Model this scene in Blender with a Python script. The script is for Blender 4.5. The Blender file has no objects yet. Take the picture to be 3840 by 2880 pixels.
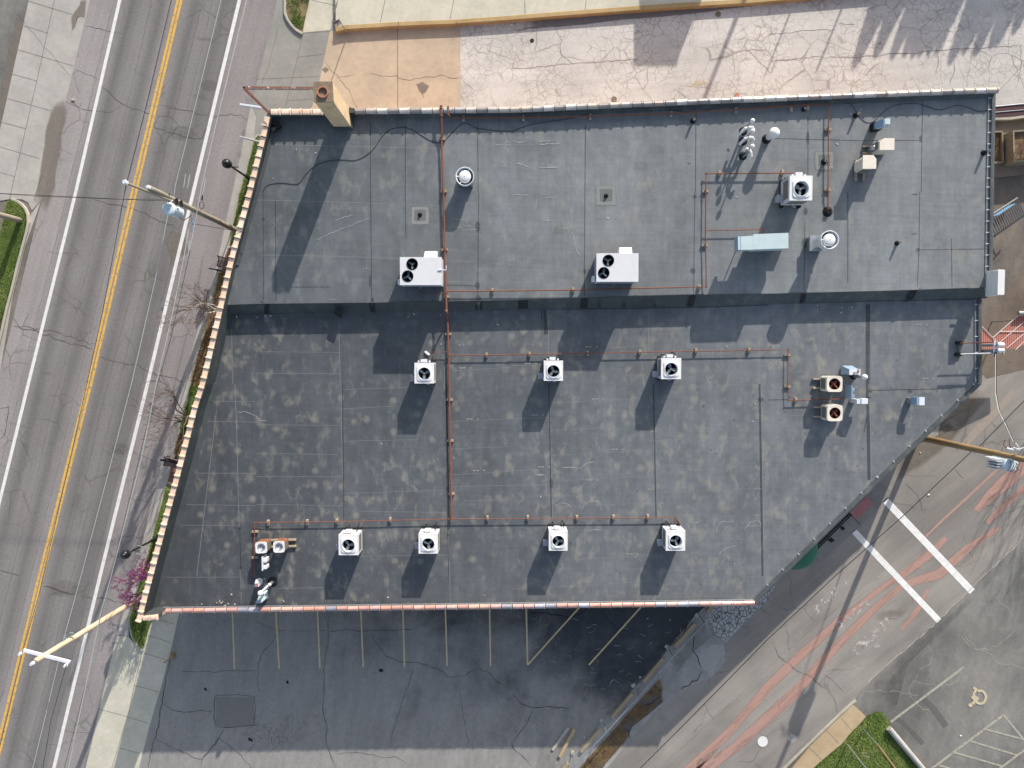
import bpy, math, random
from mathutils import Vector, Matrix
import mathutils.noise as mn
R = math.radians
col = bpy.context.scene.collection
sc = bpy.context.scene

# ---------------------------------------------------------------- camera
CH, FPX, TILT = 45.0, 2662.0, R(-2.366)
cam_d = bpy.data.cameras.new('camera'); cam = bpy.data.objects.new('camera', cam_d); col.objects.link(cam)
cam.location = (0, 0, CH); cam.rotation_euler = (TILT, 0, 0)
cam_d.sensor_width = 36; cam_d.lens = FPX / 3840 * 36; cam_d.clip_end = 2000
sc.camera = cam
# ---------------------------------------------------------------- sky, sun, exposure
SUN_EL, SUN_AZ = R(23), math.atan2(.367, .930)
w = bpy.data.worlds.new('World'); sc.world = w; w.use_nodes = True
wn = w.node_tree; bg = wn.nodes['Background']
sky = wn.nodes.new('ShaderNodeTexSky'); sky.sky_type = 'NISHITA'; sky.sun_disc = False
sky.sun_elevation = SUN_EL; sky.sun_rotation = SUN_AZ; sky.air_density = 1.0; sky.dust_density = 1.5
hs = wn.nodes.new('ShaderNodeHueSaturation'); hs.inputs['Saturation'].default_value = .78; wn.links.new(sky.outputs[0], hs.inputs['Color']); wn.links.new(hs.outputs[0], bg.inputs[0]); bg.inputs[1].default_value = 0.145
sl = bpy.data.lights.new('sun', 'SUN'); sl.energy = 4.1; sl.angle = R(0.5); sl.color = (1.0, .945, .875)
so = bpy.data.objects.new('sun', sl); col.objects.link(so)
tos = Vector((math.sin(SUN_AZ) * math.cos(SUN_EL), math.cos(SUN_AZ) * math.cos(SUN_EL), math.sin(SUN_EL)))
so.rotation_euler = tos.to_track_quat('Z', 'Y').to_euler(); so.location = (30, 60, 60)
sc.view_settings.view_transform = 'Standard'; sc.view_settings.look = 'None'
sc.view_settings.exposure = 0.55; sc.view_settings.gamma = 1
sc.cycles.max_bounces = 6; sc.cycles.transparent_max_bounces = 12

# ---------------------------------------------------------------- photo pixel (3840x2880) at a known height -> world
_c, _s = math.cos(TILT), math.sin(TILT)
def P(u, v, z=0.0):
    dx, dy = (u - 1920) / FPX, (1440 - v) / FPX
    y1, z1 = dy * _c + _s, dy * _s - _c
    t = (z - CH) / z1
    return Vector((dx * t, y1 * t, z))
def Z(r, c, x, y): return (960 * c + x / 2.304, 720 * r + y / 2.304)      # crop row, column, crop pixel
def PZ(r, c, x, y, z=0.0): return P(*Z(r, c, x, y), z)
def PL(pts, z=0.0): return [P(p[0], p[1], z) for p in pts]
def ZL(r, c, pts): return [Z(r, c, *p) for p in pts]
def SC(z): return (CH - z) / FPX                                           # metres per photo pixel at height z
def s2l(v):
    v /= 255.0
    return v / 12.92 if v <= .04045 else ((v + .055) / 1.055) ** 2.4
ILL = 1.13
def A(r, g, b):                                                            # sunlit tone -> base colour
    r, g, b = s2l(r) / ILL, s2l(g) / ILL, s2l(b) / ILL; y = .3 * r + .59 * g + .11 * b; k = .9
    return (min(.86, y + (r - y) * k), min(.86, y + (g - y) * k), min(.86, y + (b - y) * k), 1)

# ---------------------------------------------------------------- mesh builder
class MB:
    def __init__(s): s.v = []; s.f = []; s.m = []; s.a = []; s.cur = 1.0
    def add(s, vs, fs, m=0, a=None):
        b = len(s.v); s.v += [tuple(v) for v in vs]
        s.a += list(a) if a else [s.cur] * len(vs)
        for f in fs: s.f.append([b + i for i in f]); s.m.append(m)
        return s
    def poly(s, pts, m=0, a=None): return s.add(pts, [range(len(pts))], m, a)
    def hexa(s, b, t, m=0):
        n = len(b)
        return s.add(list(b) + list(t), [list(range(n))[::-1], list(range(n, 2 * n))] + [[i, (i + 1) % n, n + (i + 1) % n, n + i] for i in range(n)], m)
    def prism(s, pts, z0, z1, m=0):
        return s.hexa([(p[0], p[1], z0) for p in pts], [(p[0], p[1], z1) for p in pts], m)
    def box(s, cx, cy, cz, sx, sy, sz, rz=0, m=0):                         # cz = bottom
        c, n = math.cos(rz), math.sin(rz); q = []
        for dx, dy in ((-1, -1), (1, -1), (1, 1), (-1, 1)):
            x, y = dx * sx / 2, dy * sy / 2; q.append((cx + x * c - y * n, cy + x * n + y * c))
        return s.prism(q, cz, cz + sz, m)
    def bevbox(s, cx, cy, cz, sx, sy, sz, b, rz=0, m=0, top=True):
        def ring(k, z):
            x, y = sx / 2 - k, sy / 2 - k
            pts = [(-x + b, -y), (x - b, -y), (x, -y + b), (x, y - b), (x - b, y), (-x + b, y), (-x, y - b), (-x, -y + b)]
            c, n = math.cos(rz), math.sin(rz)
            return [(cx + p[0] * c - p[1] * n, cy + p[0] * n + p[1] * c, z) for p in pts]
        r0, r1, r2 = ring(0, cz), ring(0, cz + sz - b * .5), ring(b * .4, cz + sz)
        f = [[i, (i + 1) % 8, 8 + (i + 1) % 8, 8 + i] for i in range(8)] + [[8 + i, 8 + (i + 1) % 8, 16 + (i + 1) % 8, 16 + i] for i in range(8)]
        f.append(list(range(8))[::-1])
        if top: f.append(list(range(16, 24)))
        return s.add(r0 + r1 + r2, f, m)
    def cyl(s, p, q, r0, r1=None, n=12, m=0, cap=True):
        p, q = Vector(p), Vector(q); r1 = r0 if r1 is None else r1
        d = (q - p).normalized(); u = d.orthogonal().normalized(); w_ = d.cross(u)
        vs = []
        for c, r in ((p, r0), (q, r1)):
            for i in range(n):
                t = 2 * math.pi * i / n; vs.append(c + (u * math.cos(t) + w_ * math.sin(t)) * r)
        f = [[i, (i + 1) % n, n + (i + 1) % n, n + i] for i in range(n)]
        if cap: f += [list(range(n))[::-1], list(range(n, 2 * n))]
        return s.add(vs, f, m)
    def tube(s, pts, r, n=6, m=0, r1=None):
        pts = [Vector(p) for p in pts]; k = len(pts); vs = []; u = None
        for i, p in enumerate(pts):
            d = (pts[min(i + 1, k - 1)] - pts[max(i - 1, 0)]).normalized()
            if u is None: u = d.orthogonal().normalized()
            else:
                u = u - d * u.dot(d); u = u.normalized() if u.length > 1e-6 else d.orthogonal().normalized()
            w_ = d.cross(u); rr = r if r1 is None else r + (r1 - r) * i / (k - 1)
            for j in range(n):
                t = 2 * math.pi * j / n; vs.append(p + (u * math.cos(t) + w_ * math.sin(t)) * rr)
        f = [[i * n + j, i * n + (j + 1) % n, (i + 1) * n + (j + 1) % n, (i + 1) * n + j] for i in range(k - 1) for j in range(n)]
        f += [list(range(n))[::-1], list(range((k - 1) * n, k * n))]
        return s.add(vs, f, m)
    def lathe(s, cx, cy, prof, n=24, m=0):
        vs = []; k = len(prof)
        for r, z in prof:
            for i in range(n):
                t = 2 * math.pi * i / n; vs.append((cx + math.cos(t) * r, cy + math.sin(t) * r, z))
        return s.add(vs, [[i * n + j, i * n + (j + 1) % n, (i + 1) * n + (j + 1) % n, (i + 1) * n + j] for i in range(k - 1) for j in range(n)], m)
    def ball(s, c, r, n=14, m=0, sz=1):
        k = 8
        return s.lathe(c[0], c[1], [(max(1e-4, r * math.sin(math.pi * i / k)), c[2] - r * sz * math.cos(math.pi * i / k)) for i in range(k + 1)], n, m)
    def disc(s, c, r, n=20, m=0, a=None):
        return s.poly([(c[0] + r * math.cos(2 * math.pi * i / n), c[1] + r * math.sin(2 * math.pi * i / n), c[2]) for i in range(n)], m, a)
    def sweep(s, path, prof, m=0, closed=False):                           # profile = (offset to the left of travel, z)
        pts = [Vector((p[0], p[1])) for p in path]; k = len(pts); nrm = []
        for i in range(k):
            a = pts[i] - pts[i - 1] if (i or closed) else None
            b = pts[(i + 1) % k] - pts[i] if (i < k - 1 or closed) else None
            a = a or b; b = b or a; a = a.normalized(); b = b.normalized()
            na, nb = Vector((-a.y, a.x)), Vector((-b.y, b.x)); q = (na + nb)
            q = q.normalized(); q = q / max(.3, q.dot(na)); nrm.append(q)
        vs = []; L = len(prof)
        for p, q in zip(pts, nrm):
            for o, z in prof: vs.append((p.x + q.x * o, p.y + q.y * o, z))
        kk = k if closed else k - 1
        f = [[i * L + j, i * L + (j + 1) % L, ((i + 1) % k) * L + (j + 1) % L, ((i + 1) % k) * L + j] for i in range(kk) for j in range(L)]
        if not closed: f += [list(range(L))[::-1], list(range((k - 1) * L, k * L))]
        return s.add(vs, f, m)
    def ribbon(s, pts, w_, m=0, wf=None):
        pts = [Vector(p) for p in pts]; k = len(pts); vs = []
        for i, p in enumerate(pts):
            d = pts[min(i + 1, k - 1)] - pts[max(i - 1, 0)]; d.z = 0
            d = d.normalized() if d.length > 1e-9 else Vector((1, 0, 0)); q = Vector((-d.y, d.x, 0)) * (w_ / 2 * (wf(i / (k - 1)) if wf else 1))
            vs += [p + q, p - q]
        return s.add(vs, [[2 * i, 2 * i + 1, 2 * i + 3, 2 * i + 2] for i in range(k - 1)], m)
    def crack(s, pts, w_, m=0, jit=.06, seed=0, step=.25):
        rnd = random.Random(seed + len(s.v)); out = []; w_ *= .62
        for i in range(len(pts) - 1):
            a, b = Vector(pts[i]), Vector(pts[i + 1]); n = max(1, int((b - a).length / step))
            for j in range(n):
                p = a.lerp(b, j / n)
                if i or j: p += Vector((rnd.uniform(-jit, jit), rnd.uniform(-jit, jit), 0))
                out.append(p)
        out.append(Vector(pts[-1])); ws = [rnd.uniform(.5, 1.3) for _ in range(len(out) + 2)]
        return s.ribbon(out, w_, m, lambda t: ws[int(t * (len(out) - 1))] * (1 if .03 < t < .97 else .4))
    def soft(s, pts, m=0, inset=.35):                                      # stain with a soft rim (attribute a: 1 inside, 0 at the rim)
        c = Vector((0, 0, 0))
        for p in pts: c += Vector(p)
        c /= len(pts); n = len(pts)
        inn = [Vector(p).lerp(c, inset) for p in pts]; vs = [Vector(p) for p in pts] + inn + [c]
        f = [[i, (i + 1) % n, n + (i + 1) % n, n + i] for i in range(n)] + [[n + i, n + (i + 1) % n, 2 * n] for i in range(n)]
        return s.add(vs, f, m, [0] * n + [1] * (n + 1))
    def build(s, name, mats, parent=None, org=(0, 0, 0), smooth=False):
        me = bpy.data.meshes.new(name)
        me.from_pydata([(v[0] - org[0], v[1] - org[1], v[2] - org[2]) for v in s.v], [], s.f)
        for k in (mats if isinstance(mats, (list, tuple)) else [mats]): me.materials.append(k)
        me.polygons.foreach_set('material_index', s.m)
        at = me.attributes.new('a', 'FLOAT', 'POINT'); at.data.foreach_set('value', [float(x) for x in s.a])
        if smooth: me.polygons.foreach_set('use_smooth', [True] * len(s.f))
        me.update()
        o = bpy.data.objects.new(name, me); col.objects.link(o)
        if parent: o.parent = parent
        else: o.location = org
        return o
def tag(o, label, cat, group=None, kind=None):
    o['label'] = label; o['category'] = cat
    if group: o['group'] = group
    if kind: o['kind'] = kind
    return o
def struct(o): o['kind'] = 'structure'; return o
def thing(name, label, cat, loc, rz=0, group=None):
    o = bpy.data.objects.new(name, None); col.objects.link(o); o.location = loc; o.rotation_euler = (0, 0, rz); o.empty_display_size = .2
    return tag(o, label, cat, group)
def copy_tree(o, parent=None):
    c = o.copy(); col.objects.link(c)
    if parent: c.parent = parent
    for ch in list(o.children): copy_tree(ch, c)
    return c
ORD = ['first', 'second', 'third', 'fourth', 'fifth', 'sixth', 'seventh', 'eighth', 'ninth', 'tenth', 'eleventh', 'twelfth', 'thirteenth', 'fourteenth']

# ---------------------------------------------------------------- node materials
class NT:
    def __init__(s, name, rough=.85, metal=0.0, spec=.3):
        s.mat = bpy.data.materials.new(name); s.mat.use_nodes = True; s.t = s.mat.node_tree
        s.b = s.t.nodes['Principled BSDF']; s.b.inputs['Roughness'].default_value = rough
        s.b.inputs['Metallic'].default_value = metal; s.b.inputs['Specular IOR Level'].default_value = spec
    def n(s, t, **k):
        o = s.t.nodes.new('ShaderNode' + t)
        for a, b in k.items(): setattr(o, a, b)
        return o
    def L(s, a, b):
        if hasattr(a, 'is_linked') or hasattr(a, 'links'): s.t.links.new(a, b)
        else: b.default_value = a
    def pos(s): return s.n('NewGeometry').outputs['Position']
    def obj(s): return s.n('TexCoord').outputs['Object']
    def attr(s, name='a'):
        o = s.n('Attribute'); o.attribute_name = name; return o.outputs['Fac']
    def mp(s, v, rot=0, sc_=(1, 1, 1), loc=(0, 0, 0)):
        if rot and sc_ != (1, 1, 1): v = s.mp(v, rot); rot = 0                 # turn first, then stretch
        o = s.n('Mapping'); s.L(v, o.inputs[0]); o.inputs['Rotation'].default_value = (0, 0, rot); o.inputs['Scale'].default_value = sc_; o.inputs['Location'].default_value = loc
        return o.outputs[0]
    def noise(s, v, scale, detail=4, rough=.55, dist=0):
        o = s.n('TexNoise'); s.L(v, o.inputs['Vector']); o.inputs['Scale'].default_value = scale; o.inputs['Detail'].default_value = detail
        o.inputs['Roughness'].default_value = rough; o.inputs['Distortion'].default_value = dist
        return o.outputs['Fac']
    def noisec(s, v, scale, detail=3):
        o = s.n('TexNoise'); s.L(v, o.inputs['Vector']); o.inputs['Scale'].default_value = scale; o.inputs['Detail'].default_value = detail
        return o.outputs['Color']
    def vor(s, v, scale, feat='DISTANCE_TO_EDGE', out='Distance', rnd=1):
        o = s.n('TexVoronoi', feature=feat); s.L(v, o.inputs['Vector']); o.inputs['Scale'].default_value = scale; o.inputs['Randomness'].default_value = rnd
        return o.outputs[out]
    def ma(s, op, a, b=None, clamp=False):
        o = s.n('Math', operation=op); o.use_clamp = clamp; s.L(a, o.inputs[0])
        if b is not None: s.L(b, o.inputs[1])
        return o.outputs[0]
    def mr(s, v, a, b, c=0.0, d=1.0):
        o = s.n('MapRange'); s.L(v, o.inputs[0]); o.interpolation_type = 'SMOOTHSTEP' if (c, d) == (0.0, 1.0) or (c, d) == (1.0, 0.0) else 'LINEAR'
        for i, x in enumerate((a, b, c, d)): o.inputs[1 + i].default_value = x
        return o.outputs[0]
    def ramp(s, f, stops, mode='LINEAR'):
        o = s.n('ValToRGB'); s.L(f, o.inputs[0]); e = o.color_ramp; e.interpolation = mode
        while len(e.elements) < len(stops): e.elements.new(.5)
        for q, (p, c) in zip(e.elements, stops): q.position = p; q.color = c if len(c) == 4 else (*c, 1)
        return o.outputs[0]
    def mix(s, f, a, b, mode='MIX'):
        o = s.n('Mix', data_type='RGBA', blend_type=mode); o.clamp_factor = True
        s.L(f, o.inputs[0]); s.L(a, o.inputs[6]); s.L(b, o.inputs[7]); return o.outputs[2]
    def gain(s, c, f, lo, hi):                                             # multiply colour by lo..hi following f
        return s.mix(1.0, c, s.ramp(f, [(.27, (lo, lo, lo, 1)), (.73, (hi, hi, hi, 1))]), 'MULTIPLY')
    def sep(s, v):
        o = s.n('SeparateXYZ'); s.L(v, o.inputs[0]); return o.outputs
    def warp(s, v, scale, amt):
        o = s.n('VectorMath', operation='MULTIPLY_ADD'); s.L(s.noisec(v, scale), o.inputs[0]); o.inputs[1].default_value = (amt, amt, 0); s.L(v, o.inputs[2]); return o.outputs[0]
    def bump(s, h, strength=.3, dist=.02):
        o = s.n('Bump'); s.L(h, o.inputs['Height']); o.inputs['Strength'].default_value = strength; o.inputs['Distance'].default_value = dist
        s.t.links.new(o.outputs[0], s.b.inputs['Normal'])
    def done(s, c, alpha=None):
        s.L(c, s.b.inputs['Base Color'])
        if alpha is not None: s.L(alpha, s.b.inputs['Alpha'])
        return s.mat
def plain(name, c, rough=.7, metal=0.0, var=.12, scale=6, spec=.3):
    n = NT(name, rough, metal, spec); v = n.obj()
    return n.done(n.gain(n.mix(n.noise(v, scale * .3, 3), c, tuple(x * .9 for x in c[:3]) + (1,)), n.noise(v, scale, 5), 1 - var, 1 + var))
# ---------------------------------------------------------------- materials
ROAD_ROT = math.atan2(P(338, 0).x - P(-10, 1440).x, P(338, 0).y - P(-10, 1440).y)      # road direction from +Y
_a0 = P(338, 0); _a1 = P(-10, 1440); _rd = (_a0 - _a1).normalized(); _rn = Vector((_rd.y, -_rd.x, 0))
ROAD_W = (P(1040, 0) - _a0).dot(_rn); ROAD_O = _a0.dot(_rn)
def speckle(n, v, c, lo=.8, hi=1.2, sc_=9):
    c = n.gain(c, n.noise(v, sc_, 6, .75), lo, hi)
    return n.gain(c, n.noise(v, .35, 5, .6), .86, 1.14)
def m_road():
    n = NT('road_asphalt', .9); v = n.pos(); x, y, _ = n.sep(v)
    acr = n.ma('DIVIDE', n.ma('SUBTRACT', n.ma('ADD', n.ma('MULTIPLY', x, _rn.x), n.ma('MULTIPLY', y, _rn.y)), ROAD_O), ROAD_W)
    along = n.mp(v, ROAD_ROT, (1, .06, 1))
    acr = n.ma('ADD', acr, n.mr(n.noise(along, .8, 4), 0, 1, -.012, .012))
    S, M, D, W_ = A(158, 149, 145), A(137, 131, 127), A(115, 111, 108), A(130, 126, 121)
    c = n.ramp(acr, [(0, S), (.12, A(154, 147, 142)), (.19, M), (.225, D), (.28, W_), (.335, A(134, 130, 125)), (.385, D), (.43, M), (.475, A(148, 140, 136)), (.52, M), (.57, D), (.62, W_), (.66, A(134, 130, 126)), (.72, D), (.78, A(122, 118, 115)), (.83, A(146, 137, 133)), (.9, A(150, 142, 138)), (1, A(146, 138, 135))])
    c = n.gain(c, n.noise(n.mp(v, ROAD_ROT, (2.2, .05, 1)), 1, 6, .7), .88, 1.12)
    sp = n.noise(v, 14, 5, .8)
    c = n.mix(n.mr(sp, .58, .75), c, A(176, 158, 150)); c = n.gain(c, n.noise(v, 7, 7, .85), .72, 1.28); c = n.gain(c, n.noise(v, .25, 4), .9, 1.1)
    cr = n.vor(n.warp(v, 1.2, .5), .6); mk = n.mr(n.noise(v, .3, 2), .5, .62)
    c = n.mix(n.ma('MULTIPLY', n.mr(cr, .012, .03, 1.0, 0.0), n.ma('MULTIPLY', mk, .35)), c, A(80, 74, 70))
    return n.done(c)
def m_concrete(name, a, b, joint=None, stain=.0, blot=A(120, 112, 98)):
    n = NT(name, .88); v = n.pos()
    c = n.mix(n.mr(n.noise(v, .5, 5, .6), .3, .7), a, b)
    c = n.gain(c, n.noise(v, 3, 6, .7), .9, 1.1); c = n.gain(c, n.noise(v, 16, 5, .8), .92, 1.08)
    c = n.mix(n.ma('MULTIPLY', n.mr(n.noise(v, 1.1, 6, .65), .6, .78), .35 + stain), c, blot)
    c = n.mix(n.ma('MULTIPLY', n.mr(n.vor(v, 1.3, 'F1'), .03, .05, 1.0, 0.0), .5), c, blot)
    return n.done(c)
def m_alley():
    n = NT('alley_concrete', .9); v = n.pos(); x, y, _ = n.sep(v)
    c = n.mix(n.mr(n.noise(v, .22, 5, .6), .35, .65), A(198, 192, 184), A(214, 206, 196))
    c = n.gain(c, n.noise(n.mp(v, R(-4), (.12, 1.4, 1)), 1, 6, .65), .88, 1.1)
    c = n.gain(c, n.noise(v, 6, 6, .8), .88, 1.1)
    wv = n.warp(v, 1.6, .35)
    m1 = n.mr(n.noise(v, .35, 4, .6), .4, .56)
    c = n.mix(n.ma('MULTIPLY', n.mr(n.vor(n.warp(v, .9, .5), .55), .004, .02, 1.0, 0.0), n.ma('MULTIPLY', n.mr(n.noise(v, .3, 3), .42, .6), .7)), c, A(140, 128, 116))
    c = n.mix(n.ma('MULTIPLY', n.mr(n.vor(wv, 2.1), .01, .06, 1.0, 0.0), n.ma('MULTIPLY', m1, .6)), c, A(150, 138, 126))
    c = n.mix(n.ma('MULTIPLY', n.mr(n.vor(n.warp(v, 3, .2), 3.0), .02, .08, 1.0, 0.0), n.ma('MULTIPLY', n.mr(n.noise(v, .5, 3), .5, .62), .45)), c, A(152, 140, 128))
    c = n.mix(n.ma('MULTIPLY', n.mr(n.noise(v, .6, 6, .7), .5, .8), .5), c, A(172, 163, 156))
    return n.done(c)
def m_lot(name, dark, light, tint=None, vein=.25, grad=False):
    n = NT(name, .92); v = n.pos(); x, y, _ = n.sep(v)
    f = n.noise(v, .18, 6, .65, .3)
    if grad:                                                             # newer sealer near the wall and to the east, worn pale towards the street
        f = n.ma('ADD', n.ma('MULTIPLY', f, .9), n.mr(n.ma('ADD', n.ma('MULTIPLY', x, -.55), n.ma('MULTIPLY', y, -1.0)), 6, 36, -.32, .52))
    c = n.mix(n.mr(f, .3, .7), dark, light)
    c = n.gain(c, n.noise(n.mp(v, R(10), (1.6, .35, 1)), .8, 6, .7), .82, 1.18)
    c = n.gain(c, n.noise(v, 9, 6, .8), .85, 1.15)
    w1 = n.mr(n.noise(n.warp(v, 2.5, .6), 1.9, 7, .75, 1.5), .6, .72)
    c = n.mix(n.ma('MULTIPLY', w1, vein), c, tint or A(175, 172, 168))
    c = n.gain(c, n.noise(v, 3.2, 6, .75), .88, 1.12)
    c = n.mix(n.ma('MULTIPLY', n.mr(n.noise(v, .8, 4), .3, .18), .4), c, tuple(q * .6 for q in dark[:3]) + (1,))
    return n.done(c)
def m_side_road():
    n = NT('side_road_asphalt', .92); v = n.pos()
    d = P(3392, 2160) - P(2880, 2577); rot = -math.atan2(d.y, d.x)
    u = n.mp(v, rot, (1, 1, 1)); us = n.mp(v, rot, (.1, 1.2, 1))
    c = n.mix(n.mr(n.noise(v, .12, 4, .6), .35, .65), A(134, 128, 120), A(158, 150, 140))
    c = n.gain(c, n.noise(us, .9, 6, .65), .8, 1.16); c = n.gain(c, n.noise(v, 8, 7, .8), .86, 1.14)
    c = n.mix(n.ma('MULTIPLY', n.mr(n.noise(us, .5, 4), .56, .72), .5), c, A(160, 150, 136))
    c = n.mix(n.ma('MULTIPLY', n.mr(n.noise(v, .45, 5, .65), .6, .75), .45), c, A(98, 93, 86))
    cr = n.vor(n.warp(v, 1.0, .9), .3)
    c = n.mix(n.ma('MULTIPLY', n.mr(cr, .004, .016, 1.0, 0.0), n.ma('MULTIPLY', n.mr(n.noise(v, .3, 2), .48, .6), .5)), c, A(100, 94, 86))
    return n.done(c)
def m_roof(name, west, east, xw, xe, blot, spots):
    n = NT(name, .62, spec=.35); v = n.pos(); x, y, _ = n.sep(v)
    c = n.mix(n.mr(x, xw, xe, 0.0, 1.0), west, east)
    c = n.gain(c, n.noise(v, .16, 5, .6), .78, 1.2)
    c = n.gain(c, n.noise(v, 1.1, 5, .65), .84, 1.16)
    c = n.gain(c, n.noise(n.mp(v, 0, (1.6, .22, 1)), 1, 5, .65), .87, 1.14)
    c = n.gain(c, n.noise(n.mp(v, R(2), (.25, 7, 1)), 1, 4, .6), .93, 1.07)
    c = n.gain(c, n.noise(n.mp(v, 0, (8, .3, 1)), 1, 3, .6), .95, 1.05)
    c = n.gain(c, n.noise(v, 5, 6, .75), .9, 1.1)
    # chalky weathering where water dries
    m = n.mr(n.noise(n.mp(v, 0, (1, .6, 1)), 1.7, 5, .62, .2), .5, .7)
    g = n.mr(n.noise(v, .13, 3), .3, .58)
    c = n.mix(n.ma('MULTIPLY', n.ma('MULTIPLY', m, g), blot), c, A(156, 152, 136))
    # fastener plates telegraphing through the membrane
    if spots:
        d = n.ma('MULTIPLY', n.vor(v, 1.35, 'F1'), .8); rc = n.sep(n.vor(v, 1.35, 'F1', 'Color'))[0]
        halo = n.ma('MULTIPLY', n.mr(d, .0, .33, 1.0, 0.0), n.mr(rc, .25, .95))
        c = n.mix(n.ma('MULTIPLY', halo, spots), c, A(150, 147, 132))
        ring = n.ma('MULTIPLY', n.mr(n.ma('ABSOLUTE', n.ma('SUBTRACT', d, .085)), .0, .03, 1.0, 0.0), n.mr(rc, .3, .6))
        c = n.mix(n.ma('MULTIPLY', ring, .3), c, A(60, 64, 66))
    return n.done(c)
def m_soft(name, c1, c2, lo=.25, hi=.75, ns=2.5, strength=1.0, rough=.9, c2s=3, streak=None):
    n = NT(name, rough); v = n.pos(); vv = v if streak is None else n.mp(v, streak, (.12, 1, 1))
    c = n.gain(n.mix(n.noise(v, c2s, 4), c1, c2), n.noise(v, 10, 5, .8), .85, 1.15)
    a = n.ma('ADD', n.ma('MULTIPLY', n.attr(), .62), n.ma('MULTIPLY', n.noise(vv, ns, 7, .72), .62))
    return n.done(c, n.ma('MULTIPLY', n.mr(a, lo + .25, hi + .25), strength))
def m_worn(name, c1, wear, scale=3.0, bare=None):                       # paint with worn-through patches
    n = NT(name, .8); v = n.pos()
    c = n.gain(c1, n.noise(v, 4, 5), .86, 1.1)
    a = n.mr(n.noise(n.warp(v, 6, .08), scale, 9, .82), wear, wear + .06, 0.0, 1.0)
    return n.done(c, n.ma('MULTIPLY', a, .93))
M = {}
M['road'] = m_road()
M['walk'] = m_concrete('walk_concrete', A(186, 178, 168), A(170, 164, 154), blot=A(150, 142, 124))
M['walk_cream'] = m_concrete('cream_concrete', A(212, 203, 180), A(196, 190, 168), blot=A(180, 166, 130))
M['walk_grey'] = m_concrete('grey_concrete', A(158, 154, 144), A(142, 139, 131), blot=A(112, 106, 96))
M['pad'] = m_concrete('tan_concrete', A(205, 180, 150), A(188, 166, 140), blot=A(150, 120, 88))
M['walk_tan'] = m_concrete('tan_walk_concrete', A(196, 172, 134), A(184, 158, 120), blot=A(150, 126, 90))
M['kerb'] = m_concrete('kerb_concrete', A(190, 182, 164), A(172, 165, 148), blot=A(130, 120, 104))
M['kerb_yellow'] = m_concrete('yellow_kerb_paint', A(192, 162, 110), A(172, 142, 92), stain=.3, blot=A(128, 100, 66))
M['alley'] = m_alley()
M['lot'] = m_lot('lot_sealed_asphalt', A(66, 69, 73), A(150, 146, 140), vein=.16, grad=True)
M['lot_east'] = m_lot('lot_grey_asphalt', A(104, 102, 97), A(142, 138, 130), vein=.4)
M['side_road'] = m_side_road()
M['ground'] = m_lot('yard_ground', A(108, 102, 92), A(138, 130, 118), vein=.25)
M['strip'] = m_lot('verge_paving', A(132, 128, 124), A(176, 172, 166), vein=.3)
def m_slab():
    n = NT('crazed_slab', .9); v = n.pos()
    c = n.gain(A(178, 176, 174), n.noise(v, 2, 5), .88, 1.1)
    c = n.mix(n.mr(n.vor(n.warp(v, 3, .12), 3.6), .03, .09, 1.0, 0.0), c, A(92, 88, 84))
    return n.done(c, n.mr(n.ma('ADD', n.attr(), n.mr(n.noise(v, 2, 6, .7), 0, 1, -.5, .5)), .2, .4))
M['slab_cracked'] = m_slab()
M['roof_up'] = m_roof('membrane_upper', A(94, 99, 102), A(122, 126, 127), -17, 12, .38, 0)
M['roof_low'] = m_roof('membrane_lower', A(78, 82, 86), A(110, 114, 117), -20, 18, .5, .7)
M['flash'] = m_roof('membrane_flashing', A(72, 77, 78), A(80, 86, 88), -16, 26, .2, 0)
M['seam_l'] = m_soft('seam_light', A(170, 172, 166), A(140, 144, 140), .1, .8, 3, .7)
M['seam_d'] = m_soft('seam_dark', A(58, 62, 64), A(70, 74, 76), .1, .8, 3, .5)
M['patch_d'] = m_soft('mastic_patch', A(52, 58, 58), A(74, 78, 78), .3, .9, 5, .5)
M['chalk'] = m_soft('chalk_mark', A(196, 196, 188), A(160, 160, 150), .4, .75, 6, .75)
M['crack'] = plain('crack_filler', A(96, 89, 83), .95, var=.3)
M['crack_tar'] = plain('tar_line', A(34, 34, 37), .7, var=.3)
M['joint'] = plain('joint_line', A(126, 119, 108), .95, var=.3)
M['white_paint'] = m_worn('white_road_paint', A(236, 233, 226), .30, 5)
M['cross_paint'] = m_worn('white_crosswalk_paint', A(246, 243, 236), .26, 2.5)
M['yellow_paint'] = m_worn('yellow_road_paint', A(236, 182, 62), .40, 5)
M['stall_paint'] = m_worn('stall_line_paint', A(226, 202, 148), .28, 6)
M['stall_grey'] = m_worn('stall_line_faded', A(186, 178, 158), .40, 6)
M['old_white'] = m_worn('old_white_blocks', A(204, 192, 184), .49, 2.2)
M['terracotta'] = m_soft('terracotta_wear', A(196, 152, 136), A(180, 142, 126), .50, .70, 2.2, .92, streak=R(-44))
M['mud'] = m_soft('dried_mud', A(146, 134, 120), A(124, 114, 102), .2, .8, 1.2, .75)
M['damp'] = m_soft('damp_stain', A(104, 98, 92), A(118, 112, 104), .35, 1.1, 1.5, .45)
M['asph_patch'] = m_soft('asphalt_patch', A(158, 154, 148), A(146, 142, 136), .1, .5, 3, .6)
M['ghost_yellow'] = m_soft('faded_yellow', A(220, 192, 120), A(210, 184, 120), .5, .8, 3, .4)
M['white'] = plain('white_enamel', A(236, 233, 228), .45, var=.05, scale=3)
M['white2'] = plain('galvanised_white', A(226, 230, 236), .4, var=.06, scale=3)
M['white_side'] = plain('cabinet_side', A(214, 208, 212), .5, var=.08, scale=4)
M['beige'] = plain('beige_enamel', A(236, 224, 204), .5, var=.06, scale=3)
M['louver'] = plain('louvre_grey', A(122, 120, 112), .6, var=.2, scale=8)
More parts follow.
